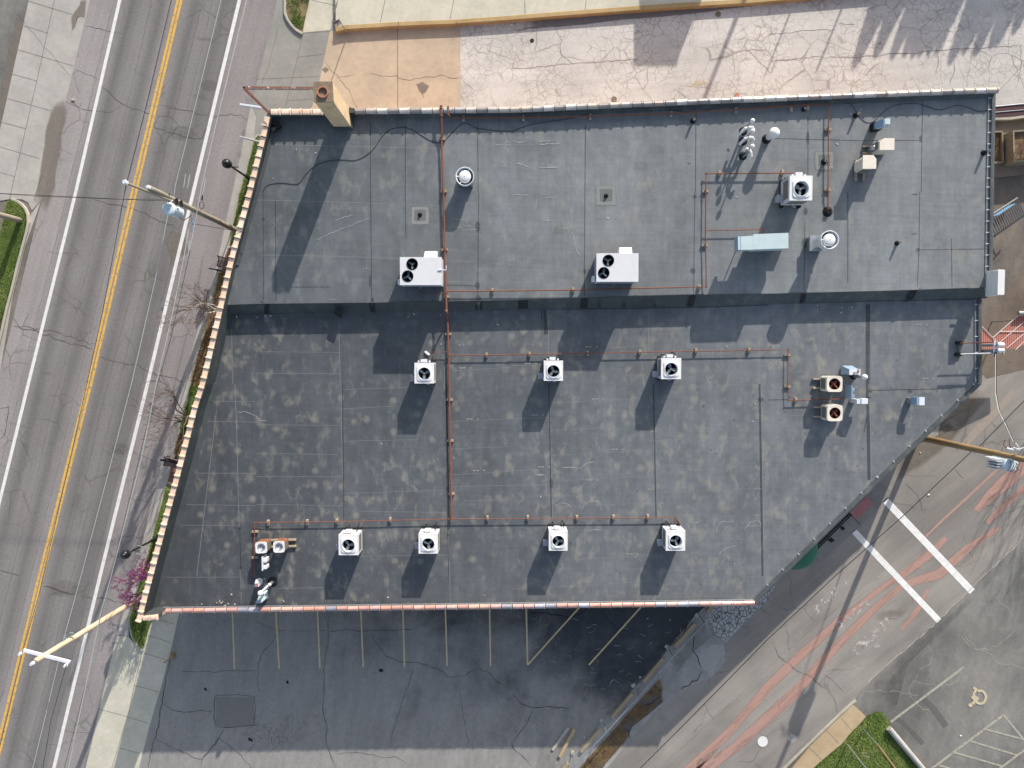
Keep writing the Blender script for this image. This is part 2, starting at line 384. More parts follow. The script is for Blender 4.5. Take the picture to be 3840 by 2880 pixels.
M['aqua'] = plain('pale_blue_sheet', A(196, 214, 214), .4, var=.06, scale=2)
M['blue_sheet'] = plain('blue_grey_sheet', A(142, 168, 192), .4, var=.08)
M['galv'] = plain('galvanised_steel', A(176, 182, 186), .38, .6, var=.15)
M['steel'] = plain('dull_steel', A(150, 152, 152), .5, .3, var=.15)
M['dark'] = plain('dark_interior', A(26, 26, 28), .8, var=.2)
M['black'] = plain('black_paint', A(34, 38, 42), .35, var=.1)
M['black_mat'] = plain('black_rubber', A(30, 33, 36), .8, var=.2)
M['blade'] = plain('fan_blade_metal', A(132, 144, 148), .4, .3, var=.15)
def m_rust(name, a, b, t=.5, paint=A(226, 214, 196)):
    n = NT(name, .8); v = n.obj()
    c = n.gain(n.mix(n.noise(v, 5, 5, .7), a, b), n.noise(v, 20, 4), .8, 1.2)
    return n.done(n.mix(n.mr(n.noise(v, 3.5, 7, .75), t, t + .05), c, paint))
M['pipe'] = m_rust('rusty_pipe', A(150, 92, 70), A(112, 66, 50), .66)
M['rust_side'] = m_rust('rusted_cabinet', A(150, 96, 66), A(120, 74, 52), .6, A(196, 176, 150))
M['rust'] = plain('rust_brown', A(112, 60, 44), .8, var=.3)
M['wood_block'] = plain('weathered_block', A(176, 158, 134), .9, var=.25, scale=10)
def m_wood(name, a, b, ax=(1, 1, .12)):
    n = NT(name, .85); v = n.obj()
    return n.done(n.gain(n.mix(n.noise(n.mp(v, 0, ax), 12, 5, .7), a, b), n.noise(v, 1.2, 3), .85, 1.15))
M['pole_grey'] = m_wood('pole_weathered', A(176, 166, 146), A(138, 128, 110))
M['pole_new'] = m_wood('pole_new_wood', A(222, 206, 174), A(200, 178, 140))
M['pole_brown'] = m_wood('pole_brown_wood', A(184, 152, 104), A(120, 94, 62))
M['timber'] = m_wood('timber_tan', A(196, 172, 132), A(170, 146, 108), (1, 1, 1))
M['log'] = m_wood('log_grey', A(190, 186, 178), A(150, 146, 140), (1, .08, 1))
M['wire'] = plain('black_wire', A(40, 40, 42), .5)
M['wire_pale'] = plain('aluminium_wire', A(190, 196, 190), .4, .2)
M['insul'] = plain('grey_insulator', A(222, 226, 228), .35, var=.05)
M['can'] = plain('transformer_paint', A(208, 222, 228), .35, var=.06, scale=2)
def m_brick(name, a, b, mortar, sx=1.0):
    n = NT(name, .88); o = n.n('TexBrick'); v = n.obj(); n.L(n.mp(v, 0, (1, 1, 1)), o.inputs['Vector'])
    o.inputs['Color1'].default_value = a; o.inputs['Color2'].default_value = b; o.inputs['Mortar'].default_value = mortar
    o.inputs['Scale'].default_value = 4 * sx; o.inputs['Mortar Size'].default_value = .02; o.inputs['Row Height'].default_value = .28; o.inputs['Brick Width'].default_value = .85
    return n.done(n.gain(o.outputs[0], n.noise(v, 5, 5), .85, 1.15))
M['brick_wall'] = m_brick('wall_brick', A(196, 150, 120), A(170, 122, 96), A(190, 180, 165))
M['pavers'] = m_brick('brick_pavers', A(160, 112, 92), A(128, 84, 68), A(112, 92, 78), .9)
def m_chim():
    n = NT('painted_block', .85); v = n.obj()
    c = n.gain(A(226, 196, 152), n.noise(v, 1.5, 6, .7), .85, 1.12)
    d = n.vor(n.warp(v, 2, .4), .9)
    return n.done(n.mix(n.ma('MULTIPLY', n.mr(d, .004, .015, 1.0, 0.0), .5), c, A(140, 112, 80)))
M['chimney'] = m_chim()
M['cap'] = plain('stained_cap', A(140, 122, 98), .9, var=.25, scale=5)
M['clay'] = plain('clay_flue', A(196, 128, 96), .8, var=.15)
def m_tile(name, stops):                                                # fired clay coping, one tone per tile from attribute a
    n = NT(name, .32, spec=.5); v = n.obj()
    c = n.ramp(n.attr(), stops, 'CONSTANT')
    return n.done(n.gain(n.gain(c, n.noise(v, 2.2, 5, .7), .82, 1.15), n.noise(v, 14, 4, .7), .9, 1.1))
M['tile_peach'] = m_tile('coping_peach', [(0, A(246, 212, 180)), (.4, A(240, 204, 174)), (.7, A(250, 220, 192))])
M['tile_red'] = m_tile('coping_red', [(0, A(206, 160, 142)), (.16, A(192, 144, 130)), (.32, A(172, 168, 178)), (.44, A(212, 166, 144)), (.56, A(198, 158, 150)), (.68, A(150, 146, 156)), (.78, A(200, 146, 126)), (.9, A(192, 166, 152))])
M['tile_grey'] = m_tile('coping_grey', [(0, A(176, 168, 160)), (.16, A(148, 138, 134)), (.32, A(190, 176, 158)), (.46, A(196, 184, 170)), (.6, A(160, 142, 130)), (.75, A(206, 198, 188)), (.9, A(170, 164, 160))])
M['grass'] = None
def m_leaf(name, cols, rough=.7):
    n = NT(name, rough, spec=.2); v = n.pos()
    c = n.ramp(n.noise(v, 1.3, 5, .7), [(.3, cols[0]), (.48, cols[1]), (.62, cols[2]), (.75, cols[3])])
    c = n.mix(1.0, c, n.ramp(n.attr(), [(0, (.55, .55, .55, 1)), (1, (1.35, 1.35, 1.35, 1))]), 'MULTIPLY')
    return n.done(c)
M['grass'] = m_leaf('grass_blades', [A(112, 136, 64), A(130, 154, 68), A(152, 166, 84), A(184, 172, 116)])
M['soil'] = m_leaf('soil', [A(96, 82, 62), A(112, 100, 66), A(130, 112, 80), A(90, 74, 58)], .95)
M['soil_green'] = m_leaf('turf_soil', [A(92, 112, 54), A(104, 124, 60), A(120, 130, 70), A(150, 136, 98)], .95)
M['mulch'] = m_leaf('mulch', [A(88, 68, 54), A(112, 88, 68), A(140, 116, 84), A(76, 60, 50)], .95)
M['straw'] = m_leaf('dry_stems', [A(120, 96, 66), A(150, 124, 84), A(176, 148, 98), A(100, 80, 58)], .9)
M['bark'] = plain('bare_bark', A(122, 100, 86), .9, var=.25)
M['birch'] = plain('pale_bark', A(206, 196, 182), .8, var=.3, scale=12)
M['flower'] = m_leaf('pink_blossom', [A(186, 96, 170), A(206, 112, 178), A(222, 136, 190), A(160, 84, 160)])
M['needle'] = m_leaf('conifer_needles', [A(60, 80, 50), A(70, 92, 54), A(84, 104, 60), A(56, 74, 46)])
M['maroon'] = plain('maroon_sheet', A(86, 54, 58), .6, var=.1)
def m_corr():
    n = NT('corrugated_red', .6); v = n.pos(); x = n.sep(v)[0]
    wv = n.ma('SINE', n.ma('MULTIPLY', x, 48)); c = n.mix(n.mr(wv, -1, 1, 0, 1), A(150, 88, 76), A(206, 134, 114))
    return n.done(n.gain(c, n.noise(v, 1.2, 4), .85, 1.12))
M['corr'] = m_corr()
M['green_awn'] = plain('green_canvas', A(34, 112, 84), .55, var=.08, scale=2)
M['blue_paint'] = plain('blue_paint', A(112, 160, 200), .5, var=.1)
M['pink_door'] = plain('faded_red_steel', A(176, 118, 116), .7, var=.15, scale=3)
M['grey_door'] = plain('grey_steel_plate', A(140, 137, 130), .7, var=.12, scale=3)
M['plank'] = plain('park_slat', A(138, 108, 100), .7, var=.15)
def m_mesh():
    n = NT('chain_link', .4, .5); v = n.obj(); x, y, z = n.sep(v)
    l = n.ma('ADD', n.ma('MULTIPLY', x, .7), n.ma('MULTIPLY', y, .7))
    p = n.ma('ABSOLUTE', n.ma('SINE', n.ma('MULTIPLY', n.ma('ADD', l, z), 32))); q = n.ma('ABSOLUTE', n.ma('SINE', n.ma('MULTIPLY', n.ma('SUBTRACT', l, z), 32)))
    return n.done(A(186, 192, 194), n.mr(n.ma('MINIMUM', p, q), .13, .2, 1.0, 0.0))
M['mesh'] = m_mesh()
# ---------------------------------------------------------------- ground level
def surf(name, px, z, mat, extra=None, mats=(), raised=0):
    """a flat sheet (or slab with real edges when raised) plus details drawn on it"""
    mb = MB(); pts = PL(px, z)
    if raised: mb.prism([(p.x, p.y) for p in pts], z - raised, z)
    else: mb.poly(pts)
    if extra: extra(mb, z)
    return struct(mb.build(name, [mat] + list(mats)))
rnd = random.Random(7)
# one base sheet to the horizon
g = MB(); g.poly([(-400, -400, -.03), (400, -400, -.03), (400, 400, -.03), (-400, 400, -.03)]); struct(g.build('ground', M['ground']))

def road_x(mb, z):
    cr = lambda pts, w_=.05, j=.06: mb.crack(PL(pts, z + .004), w_, 1, j)
    cr(ZL(0, 0, [(740, 225), (860, 250), (960, 270), (1060, 290)])); cr(ZL(0, 0, [(650, 600), (740, 640), (870, 690)]), .03)
    cr(ZL(0, 0, [(610, 870), (700, 930), (800, 960), (960, 970), (1040, 920)])); cr(ZL(0, 0, [(870, 740), (940, 790), (1000, 870), (1050, 900), (1130, 935), (1230, 955), (1300, 985)]), .07)
    cr(ZL(0, 0, [(1390, 905), (1500, 930), (1650, 955), (1700, 990), (1850, 1010), (1950, 990), (2080, 990), (2140, 1040)]), .05)
    cr(ZL(0, 0, [(1330, 1100), (1480, 1155), (1620, 1185), (1740, 1190), (1790, 1100)]), .09, .08)
    cr(ZL(1, 0, [(800, 60), (930, 105), (1040, 115), (1110, 140), (1180, 165), (1300, 210), (1380, 255), (1480, 285), (1550, 320)]), .07)
    cr(ZL(1, 0, [(120, 1160), (240, 1190), (350, 1215), (500, 1270), (620, 1310), (700, 1330), (800, 1360)]), .1, .1); cr(ZL(1, 0, [(180, 1160), (330, 1185), (500, 1215), (640, 1270), (810, 1310)]), .08, .1)
    cr(ZL(1, 0, [(850, 1425), (970, 1450), (1080, 1490), (1180, 1495), (1250, 1540), (1400, 1590), (1500, 1610), (1590, 1650)]), .06)
    cr(ZL(2, 0, [(1110, 570), (1200, 610), (1280, 640), (1380, 690)]), .05); cr(ZL(2, 0, [(0, 1610), (90, 1630), (170, 1655)]), .08)
    cr(ZL(3, 0, [(380, 90), (480, 110), (580, 140), (650, 160)]), .16, .1); cr(ZL(3, 0, [(650, 150), (740, 110), (770, 50)]), .07)
    cr(ZL(3, 0, [(690, 170), (800, 200), (900, 190), (1000, 220), (1110, 240)]), .07); cr(ZL(3, 0, [(500, 1330), (600, 1350), (780, 1360)]), .04)
    cr(ZL(2, 0, [(70, 335), (160, 350), (240, 375)]), .04); cr(ZL(2, 0, [(0, 210), (75, 205), (60, 330), (25, 460), (0, 475)]), .09)
    for t in (.13, .335, .44, .60, .66, .78):                             # long wavering cracks along the lanes
        pts = []
        for k in range(14):
            y = -60 + k * 230; xl, xr = 338 - .242 * y, 1040 - .25 * y; pts.append((xl + (xr - xl) * (t + rnd.uniform(-.006, .006)), y))
        mb.crack(PL(pts, z + .004), .03, 1, .03)
    mb.soft(PL([(610, 900), (640, 850), (700, 880), (720, 960), (640, 990)], z + .006), 3)
    for c, r in ((Z(0, 0, 1810, 740), 30), (Z(0, 0, 1560, 1150), 40), (Z(2, 0, 1040, 560), 30), (Z(3, 0, 560, 110), 45)):
        mb.soft([P(c[0] + r * 1.6 * math.cos(a), c[1] + r * math.sin(a), z + .006) for a in [k * .63 for k in range(10)]], 2)
struct_road = surf('road', [(540, -800), (1240, -800), (1040, 0), (933, 434), (872, 720), (803, 1037), (694, 1397), (603, 1744), (538, 2017), (482, 2238), (438, 2381), (321, 2880), (191, 3400), (60, 3950), (-620, 3950), (-485, 3400), (338, 0)], .0, M['road'], road_x, [M['crack'], M['damp'], M['mud']])
mb = MB()
def wline(pts, wpx, m, z=.008, mbx=None):
    q = PL(pts, z); (mbx or mb).ribbon([q[i].lerp(q[i + 1], j / 6) for i in range(len(q) - 1) for j in range(6)] + [q[-1]], wpx * SC(0), m)
wline([(597, -600), (449, 0), (284, 720), (106, 1440), (0, 1874), (-235, 2880), (-350, 3300)], 12, 0)
wline([(1050, -600), (898, 0), (725, 720), (553, 1440), (375, 2160), (202, 2880), (90, 3400)], 13, 0)
wline([(812, -600), (667, 0), (500, 700), (328, 1440), (146, 2160), (10, 2716), (-130, 3300)], 9, 1)
wline([(828, -600), (680, 0), (515, 700), (342, 1440), (160, 2160), (25, 2716), (-115, 3300)], 9, 1)
struct(mb.build('road_lines', [M['white_paint'], M['yellow_paint']]))

# left walk, drive and verge
surf('side_lot', [(-600, -800), (300, -800), (108, 0), (60, 240), (0, 486), (-120, 1000), (-600, 1000)], .0, M['lot_east'],
     lambda mb, z: mb.soft(PL([(108, 0), (70, 20), (50, 90), (30, 170), (20, 250), (0, 330), (-20, 480), (0, 500), (30, 380), (62, 240)], z + .004), 1), [M['mud']])
def walk_x(mb, z):
    j = lambda pts, w_=.035: mb.ribbon(PL(pts, z + .003), w_, 1)
    j(ZL(0, 0, [(560, -400), (470, 0), (318, 700), (95, 1659), (-60, 2400)]))
    for a, b in (((245, 10), (635, 128)), ((200, 222), (410, 285)), ((155, 430), (635, 570)), ((105, 640), (318, 700)), ((60, 850), (435, 955)), ((10, 1055), (220, 1112)), ((0, 1270), (340, 1370)), ((0, 1490), (125, 1525))): j(ZL(0, 0, [a, b]))
    mb.crack(PL(ZL(0, 0, [(130, 110), (240, 230), (380, 400), (500, 530), (620, 670)]), z + .004), .03, 2, .05)
    mb.soft(PL(ZL(0, 0, [(600, 160), (640, 90), (690, 30), (700, -20), (760, -20), (750, 90), (740, 160), (700, 150), (660, 170), (640, 260), (610, 300)]), z + .005), 3, .3)
    mb.soft(PL(ZL(0, 0, [(570, 790), (500, 830), (440, 900), (410, 1000), (385, 1100), (370, 1250), (345, 1400), (320, 1550), (300, 1700), (260, 1800), (400, 1900), (480, 1700), (490, 1500), (540, 1300), (550, 1150), (590, 1000), (600, 900)]), z + .005), 3, .3)
surf('sidewalk_left', [(300, -800), (540, -800), (338, 0), (210, 530), (158, 744), (120, 790), (105, 760), (85, 748), (41, 746), (-40, 760), (-200, 1400), (-260, 1400), (0, 486), (108, 0)], .006, M['walk'], walk_x, [M['joint'], M['crack'], M['mud']])
gut = [(158, 744), (93, 928), (48, 1110), (0, 1397), (-120, 1900), (-140, 1900), (-15, 1390), (30, 1110), (76, 928), (118, 800)]
surf('gutter_left', gut, .005, M['walk'], lambda mb, z: mb.soft(PL([(120, 790), (112, 850), (90, 930), (62, 1020), (38, 1110), (10, 1240), (-40, 1440), (-50, 1440), (-20, 1240), (22, 1050), (74, 900), (100, 820)], z + .004), 1, .5), [M['damp']])
def kerb(path, name, mat='kerb', w_=.16, h=.13, z0=0):
    mb = MB(); mb.sweep([(p.x, p.y) for p in path], [(-w_ / 2, z0 - .02), (-w_ / 2, z0 + h - .02), (-w_ / 2 + .02, z0 + h), (w_ / 2 - .02, z0 + h), (w_ / 2, z0 + h - .02), (w_ / 2, z0 - .02)])
    return struct(mb.build(name, M[mat]))
kl = ZL(1, 0, [(95, 62), (140, 78), (180, 105), (215, 145), (235, 195), (240, 260), (225, 340), (190, 470), (150, 620), (100, 830), (50, 1020), (15, 1180), (-60, 1500), (-200, 2000)])
kerb(PL(kl, .13), 'kerb_left')
vl = [(41, 752)] + ZL(1, 0, [(130, 78), (172, 108), (205, 150), (225, 200), (230, 260), (215, 340), (180, 470), (140, 620), (90, 830), (40, 1020), (10, 1120), (-60, 1400), (-150, 1400), (-60, 900), (0, 390), (40, 200), (65, 90)])
mb = MB(); mb.poly(PL(vl, .10)); struct(mb.build('verge_left', [M['soil_green']]))
mb = MB(); mb.poly(PL(ZL(1, 0, [(48, 980), (18, 1115), (-60, 1400), (-200, 1400), (-100, 980)]), .104)); struct(mb.build('brick_paving_left', M['pavers']))

# north-east corner: apron, walks, alley
surf('apron', [(1240, -800), (1420, -800), (1264, -60), (1264, 115), (1242, 117), (1231, 143), (1214, 226), (1203, 282), (1168, 408), (1120, 640), (960, 640), (925, 640), (900, 720), (861, 911), (845, 960), (900, 1000), (803, 1037), (872, 720), (933, 434), (1040, 0)], .006, M['walk_grey'],
     lambda mb, z: [mb.ribbon(PL(q, z + .003), .03, 1) for q in (ZL(0, 1, [(0, 685), (545, 660)]), ZL(0, 1, [(270, 870), (495, 855)]), ZL(0, 1, [(355, 495), (590, 468)]), ZL(0, 1, [(405, 290), (360, 495), (310, 690), (250, 940)]), ZL(0, 1, [(400, 287), (640, 272)]), ZL(0, 1, [(190, 250), (110, 560), (50, 720)]))], [M['joint']])
def ribs(mb, lst, z, w_=.03, m=1):
    for q in lst: mb.ribbon(PL(q, z + .003), w_, m)
surf('walk_cream', [(1230, -800), (1264, -60), (1264, 0), (1257, 40), (1240, 112), (1138, 122), (1134, 118), (1160, 0), (1170, -60)], .012, M['walk_cream'], lambda mb, z: ribs(mb, [ZL(0, 1, [(480, 0), (690, 48)])], z), [M['joint']])
def pad_x(mb, z):
    ribs(mb, [ZL(0, 1, [(1222, 215), (1225, 1100)])], z, .04)
    c = lambda q, w_=.035: mb.crack(PL(ZL(0, 1, q), z + .004), w_, 2, .05)
    c([(585, 520), (650, 610), (730, 690), (800, 780), (830, 850), (890, 950)]); c([(680, 670), (760, 660), (860, 635)]); c([(990, 635), (1080, 660), (1210, 660), (1240, 680), (1330, 693), (1420, 670), (1540, 665), (1600, 650), (1680, 672), (1760, 670)], .045)
    c([(1430, 800), (1440, 830), (1450, 850)], .06)
    mb.soft(PL(ZL(0, 1, [(1370, 720), (1440, 690), (1510, 740), (1480, 800), (1440, 830), (1400, 790)]), z + .005), 3)
    mb.soft(PL(ZL(0, 1, [(560, 600), (600, 570), (640, 600), (600, 640)]), z + .005), 3)
surf('drive_pad', ZL(0, 1, [(640, 270), (690, 262), (1100, 240), (1700, 195), (1765, 200), (1765, 1200), (430, 1200), (480, 940), (560, 650), (585, 520), (625, 330)]), .008, M['pad'], pad_x, [M['joint'], M['crack'], M['mud']])
surf('alley', [(1726, 60), (1726, 640), (3740, 640), (3740, 400), (4400, 380), (4400, -900), (1700, -900)], .004, M['alley'],
     lambda mb, z: (mb.crack(PL(ZL(0, 2, [(0, 260), (300, 225), (700, 190), (1100, 130), (1600, 80), (2000, 40)]), z + .004), .1, 1, .08),
                    mb.soft(PL(ZL(0, 2, [(0, 180), (400, 150), (1000, 105), (1400, 80), (1800, 40), (2200, 0), (2200, 40), (1700, 110), (1300, 150), (900, 180), (500, 230), (0, 265)]), z + .005), 2, .35),  # darker band along the foot of the yellow kerb wall
                    [mb.crack(PL(ZL(0, 3, q), z + .006), .07, 1, .05) for q in ([(0, 295), (150, 285), (350, 262), (580, 255)], [(610, 205), (750, 212)], [(0, 530), (200, 510), (400, 495), (720, 500), (950, 480), (1050, 460), (1250, 460), (1450, 435), (1600, 425), (1900, 410), (2200, 395)], [(1460, 460), (1470, 550), (1450, 640)], [(2180, 400), (2190, 500), (2160, 720)], [(1610, 540), (1600, 640), (1570, 740)])],
                    [mb.crack(PL(ZL(0, 2, q), z + .006), .06, 1, .06) for q in ([(1840, 460), (2000, 440), (2200, 425)], [(0, 590), (300, 575), (560, 540), (900, 525), (1100, 515)], [(380, 235), (430, 350), (410, 450), (530, 560)], [(1170, 600), (1180, 700), (1120, 800)])],
                    mb.soft(PL(ZL(0, 2, [(1470, 760), (1560, 710), (1620, 660), (1680, 680), (1740, 720), (1650, 750), (1560, 770)]), z + .007), 3)), [plain('alley_crack', A(150, 138, 126), .95, var=.25), m_soft('dark_edge_band', A(120, 116, 116), A(146, 140, 136), .1, .6, 2.2, .8), M['ghost_yellow']])
# raised north walk held by the yellow kerb wall
ZN = .34
kt = [Z(0, 1, 690, 262), Z(0, 1, 780, 240), Z(0, 1, 1230, 212), Z(0, 1, 1730, 192), Z(0, 1, 2212, 158), Z(0, 2, 450, 122), Z(0, 2, 850, 92), Z(0, 2, 1400, 52), Z(0, 2, 2110, 10)]
kt += [(kt[-1][0] + 700, kt[-1][1] - 60)]
ktw = PL(kt, ZN)
mb = MB(); nn = [(p.x, p.y + .12) for p in ktw]
mb.prism(nn + [(ktw[-1].x, 40), (P(1264, -900).x, 40), (P(1262, 0).x, P(1264, 0).y)], -.02, ZN - .03)
pj = lambda q: mb.ribbon(PL(ZL(0, 1, q), ZN - .027), .035, 1)
pj([(1115, 0), (1070, 210)]); pj([(1710, 0), (1675, 165)]); mb.ribbon(PL(ZL(0, 2, [(640, 0), (632, 90)]), ZN - .027), .035, 1); mb.ribbon(PL(ZL(0, 2, [(110, 0), (112, 130)]), ZN - .027), .035, 1)
mb.soft(PL(ZL(0, 1, [(680, 60), (700, 0), (715, -20), (700, 60), (685, 100), (672, 95)]), ZN - .022), 2)
struct(mb.build('north_walk', [M['walk_cream'], M['joint'], M['mud']]))
mb = MB(); mb.sweep([(p.x, p.y) for p in ktw], [(-.1, -.02), (-.1, ZN - .03), (-.07, ZN), (.16, ZN), (.18, ZN - .02), (.18, -.02)])
for k in (1230, 1730): q = PZ(0, 1, k, 205, ZN + .002); mb.box(q.x, q.y, ZN, .03, .3, .004, 0, 1)
struct(mb.build('kerb_wall', [M['kerb_yellow'], M['crack']]))
# corner island, top
isl = ZL(0, 1, [(262, -200), (262, 110), (300, 180), (350, 235), (405, 278), (415, 200), (460, 0), (490, -200)])
mb = MB(); mb.poly(PL(isl, .09)); struct(mb.build('island_soil', M['soil']))
kerb(PL(ZL(0, 1, [(248, -300), (248, 0), (248, 110), (270, 165), (305, 215), (345, 255), (400, 288)]), .13), 'kerb_island')

# planting strip beside the building
st = [(955, 521), (925, 640), (900, 720), (861, 911), (825, 1015), (790, 1170), (716, 1440), (675, 1622), (655, 1717), (626, 1810), (588, 1960), (552, 2090), (512, 2235), (488, 2312), (488, 2342), (499, 2386), (514, 2412), (536, 2434)]
inner = [(553, 2373), (566, 2325), (640, 2280), (1060, 1000), (1120, 640), (1010, 500)]
mb = MB(); mb.poly(PL(st + inner, .08)); struct(mb.build('planting_bed', M['soil_green']))
for nm, q, mt in (('mulch_bed', [(829, 1010), (790, 1170), (716, 1440), (850, 1440), (940, 1040)], 'mulch'), ('mulch_patch', [(674, 1625), (657, 1710), (760, 1720), (790, 1640)], 'mulch')):
    mb = MB(); mb.poly(PL(q, .086)); struct(mb.build(nm, M[mt]))
for nm, q in (('brick_paving', [Z(1, 0, 1968, 478), Z(1, 0, 1935, 590), Z(1, 0, 1890, 700), (1000, 1030), (1030, 930)]), ('brick_paving', [Z(2, 0, 1500, 640), Z(2, 0, 1440, 845), (780, 1800), (830, 1720)])):
    mb = MB(); mb.poly(PL(q, .090)); o = struct(mb.build(nm, M['pavers']))
for q in ([Z(1, 0, 1966, 474), Z(1, 0, 2060, 492)], [Z(1, 0, 1880, 680), Z(1, 0, 1990, 712)], [Z(2, 0, 1440, 852), Z(2, 0, 1520, 872)]):
    kerb(PL(q, .1), 'paving_edge', w_=.14, h=.11)
kerb(PL([(968, 505), (951, 521), (922, 640), (897, 720), (858, 911), (822, 1015), (787, 1170), (713, 1440), (671, 1622), (652, 1717), (623, 1810), (584, 1960), (548, 2090), (508, 2235), (485, 2312), (484, 2342), (494, 2386), (509, 2414), (532, 2442)], .13), 'kerb_strip', w_=.14)
surf('kerb_walk', [(951, 521), (960, 440), (941, 391), (933, 434), (872, 720), (803, 1037), (694, 1397), (603, 1744), (538, 2017), (482, 2238), (438, 2381), (484, 2400), (480, 2312), (508, 2235), (548, 2090), (584, 1960), (652, 1717), (671, 1622), (713, 1440), (787, 1170), (822, 1015), (858, 911), (897, 720), (922, 640)], .010, M['walk'],
     lambda mb, z: (mb.soft(PL(ZL(2, 0, [(1370, 1000), (1340, 1100), (1300, 1230), (1290, 1330), (1310, 1330), (1330, 1230), (1370, 1110), (1400, 1010)]), z + .003), 1), [mb.soft([P(x + 14 * math.cos(k * 1.05), y + 22 * math.sin(k * 1.05), z + .003) for k in range(6)], 1) for x, y in ((900, 580), (915, 500), (760, 1190), (660, 1600))]), [M['damp']])
def fw(mb, z):
    ribs(mb, [ZL(3, 0, q) for q in ([(1340, 365), (1510, 418)], [(1280, 515), (1475, 575)], [(1240, 665), (1430, 722)], [(1155, 945), (1370, 1000)], [(855, 1150), (1080, 1210), (1285, 1275)], [(1030, 1485), (1210, 1535)], [(1228, 668), (1160, 940), (1115, 1170), (1020, 1480), (965, 1659), (900, 1900)], [(1010, 512), (1110, 520)])], z)
surf('sidewalk_front', [(438, 2381), (484, 2390), (532, 2444), (553, 2373), (566, 2325), (640, 2200), (700, 2200), (671, 2301), (640, 2442), (605, 2572), (560, 2724), (521, 2880), (360, 3500), (180, 3500), (321, 2880)], .014, M['walk_cream'], fw, [M['joint']])

# parking lot south of the building
lot_r = ZL(3, 2, [(1790, 130), (1700, 240), (1590, 330), (1310, 680), (1030, 1000), (830, 1210), (620, 1440), (430, 1640), (-100, 2200)])
def lot_x(mb, z):
    c = lambda r, cc, q, w_=.06, j=.05, m=1: mb.crack(PL(ZL(r, cc, q), z + .004), w_, m, j)
    c(3, 0, [(1480, 700), (1430, 900), (1400, 1100), (1370, 1300), (1320, 1450), (1280, 1659)], .1); c(3, 0, [(1410, 1110), (1480, 1150), (1560, 1175), (1700, 1165), (1840, 1165)], .08)
    c(3, 0, [(1860, 1035), (1850, 1180), (1860, 1300), (1950, 1315), (2080, 1300), (2200, 1290), (2205, 1100), (2200, 1040), (2050, 1030), (1860, 1035)], .08)
    c(3, 0, [(1335, 1400), (1450, 1460), (1560, 1510), (1680, 1570), (1745, 1585), (1830, 1470), (1900, 1400), (1990, 1470), (2080, 1550), (2200, 1690)], .07); c(3, 0, [(1935, 1325), (1870, 1440), (1745, 1585), (1730, 1659)], .06); c(3, 0, [(2110, 1550), (2212, 1440)], .05)
    c(3, 0, [(1560, 820), (1800, 830), (2030, 820), (2212, 815)], .05)
    c(3, 1, [(0, 390), (90, 440), (180, 470), (300, 475), (620, 470)], .04); c(3, 1, [(180, 480), (150, 560), (60, 650), (20, 750), (15, 850), (20, 1000)], .06)
    c(3, 1, [(620, 300), (625, 480), (610, 650), (590, 780), (585, 1000), (578, 1180), (620, 1300), (600, 1420), (640, 1550), (690, 1659)], .07)
    c(3, 1, [(625, 478), (780, 462), (900, 475), (1100, 470), (1350, 465)], .08); c(3, 1, [(970, 480), (1060, 610), (1130, 690), (1250, 745), (1400, 750), (1560, 800), (1680, 875), (1800, 860), (1900, 795), (2000, 830), (2100, 920), (2212, 990)], .07)
    c(3, 1, [(1360, 790), (1310, 950), (1240, 1150), (1190, 1330), (1150, 1470)], .05); c(3, 1, [(1760, 1000), (1780, 1150), (1810, 1300), (1840, 1450)], .05); c(3, 1, [(1830, 1480), (2000, 1490), (2212, 1490)], .04)
    c(3, 1, [(700, 1540), (860, 1520), (1000, 1540), (1100, 1570), (1200, 1560), (1300, 1620)], .06); c(3, 1, [(130, 1520), (220, 1430), (330, 1440)], .03)
    c(3, 2, [(130, 320), (300, 325), (500, 360), (620, 310), (680, 262)], .12, .05, 2); c(3, 2, [(740, 262), (830, 370), (920, 470)], .08, .05, 2)
    c(3, 2, [(0, 1010), (90, 1110), (180, 1140), (320, 1130), (500, 1145)], .07, .04, 2); c(3, 2, [(175, 1150), (140, 1250), (60, 1360), (0, 1450), (20, 1500), (110, 1580), (160, 1640)], .06, .04, 2)
    rr = random.Random(3)
    for k in range(95):                                                  # alligatored patch
        x, y = rr.gauss(1040, 70), rr.gauss(2740, 28); a = rr.uniform(0, 3.1); q = [(x, y)]
        for _ in range(3): a += rr.uniform(-.9, .9); x += 9 * math.cos(a); y += 9 * math.sin(a); q.append((x, y))
        mb.crack(PL(q, z + .004), .025, 1, .02)
    mb.poly(PL(ZL(3, 0, [(1865, 1045), (2195, 1050), (2195, 1290), (1950, 1308), (1868, 1292)]), z + .002), 3)
    for k in range(120):                                                 # pale scuffs in the sealer
        x, y = rr.uniform(1950, 2600), rr.uniform(2310, 2860)
        if x > 2660 - (y - 2275) * .93: continue
        a = rr.uniform(-.6, .6); q = []
        for _ in range(5): a += rr.uniform(-.8, .8); x += 7 * math.cos(a); y += 5 * math.sin(a); q.append((x, y))
        mb.crack(PL(q, z + .004), rr.uniform(.02, .05), 4, .03)
    for (r, cc, x, y) in ((3, 0, 2155, 1410), (3, 0, 2172, 1418), (3, 1, 1072, 817), (3, 1, 1088, 815), (3, 1, 272, 918), (3, 0, 1775, 978)):
        q = PZ(r, cc, x, y, z + .005); mb.box(q.x, q.y, z + .004, .14, .2, .004, .3, 2)
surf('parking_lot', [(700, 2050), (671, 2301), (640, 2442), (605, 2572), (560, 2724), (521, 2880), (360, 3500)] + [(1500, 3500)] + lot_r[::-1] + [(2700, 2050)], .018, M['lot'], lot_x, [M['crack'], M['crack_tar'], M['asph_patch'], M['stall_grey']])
mb = MB()
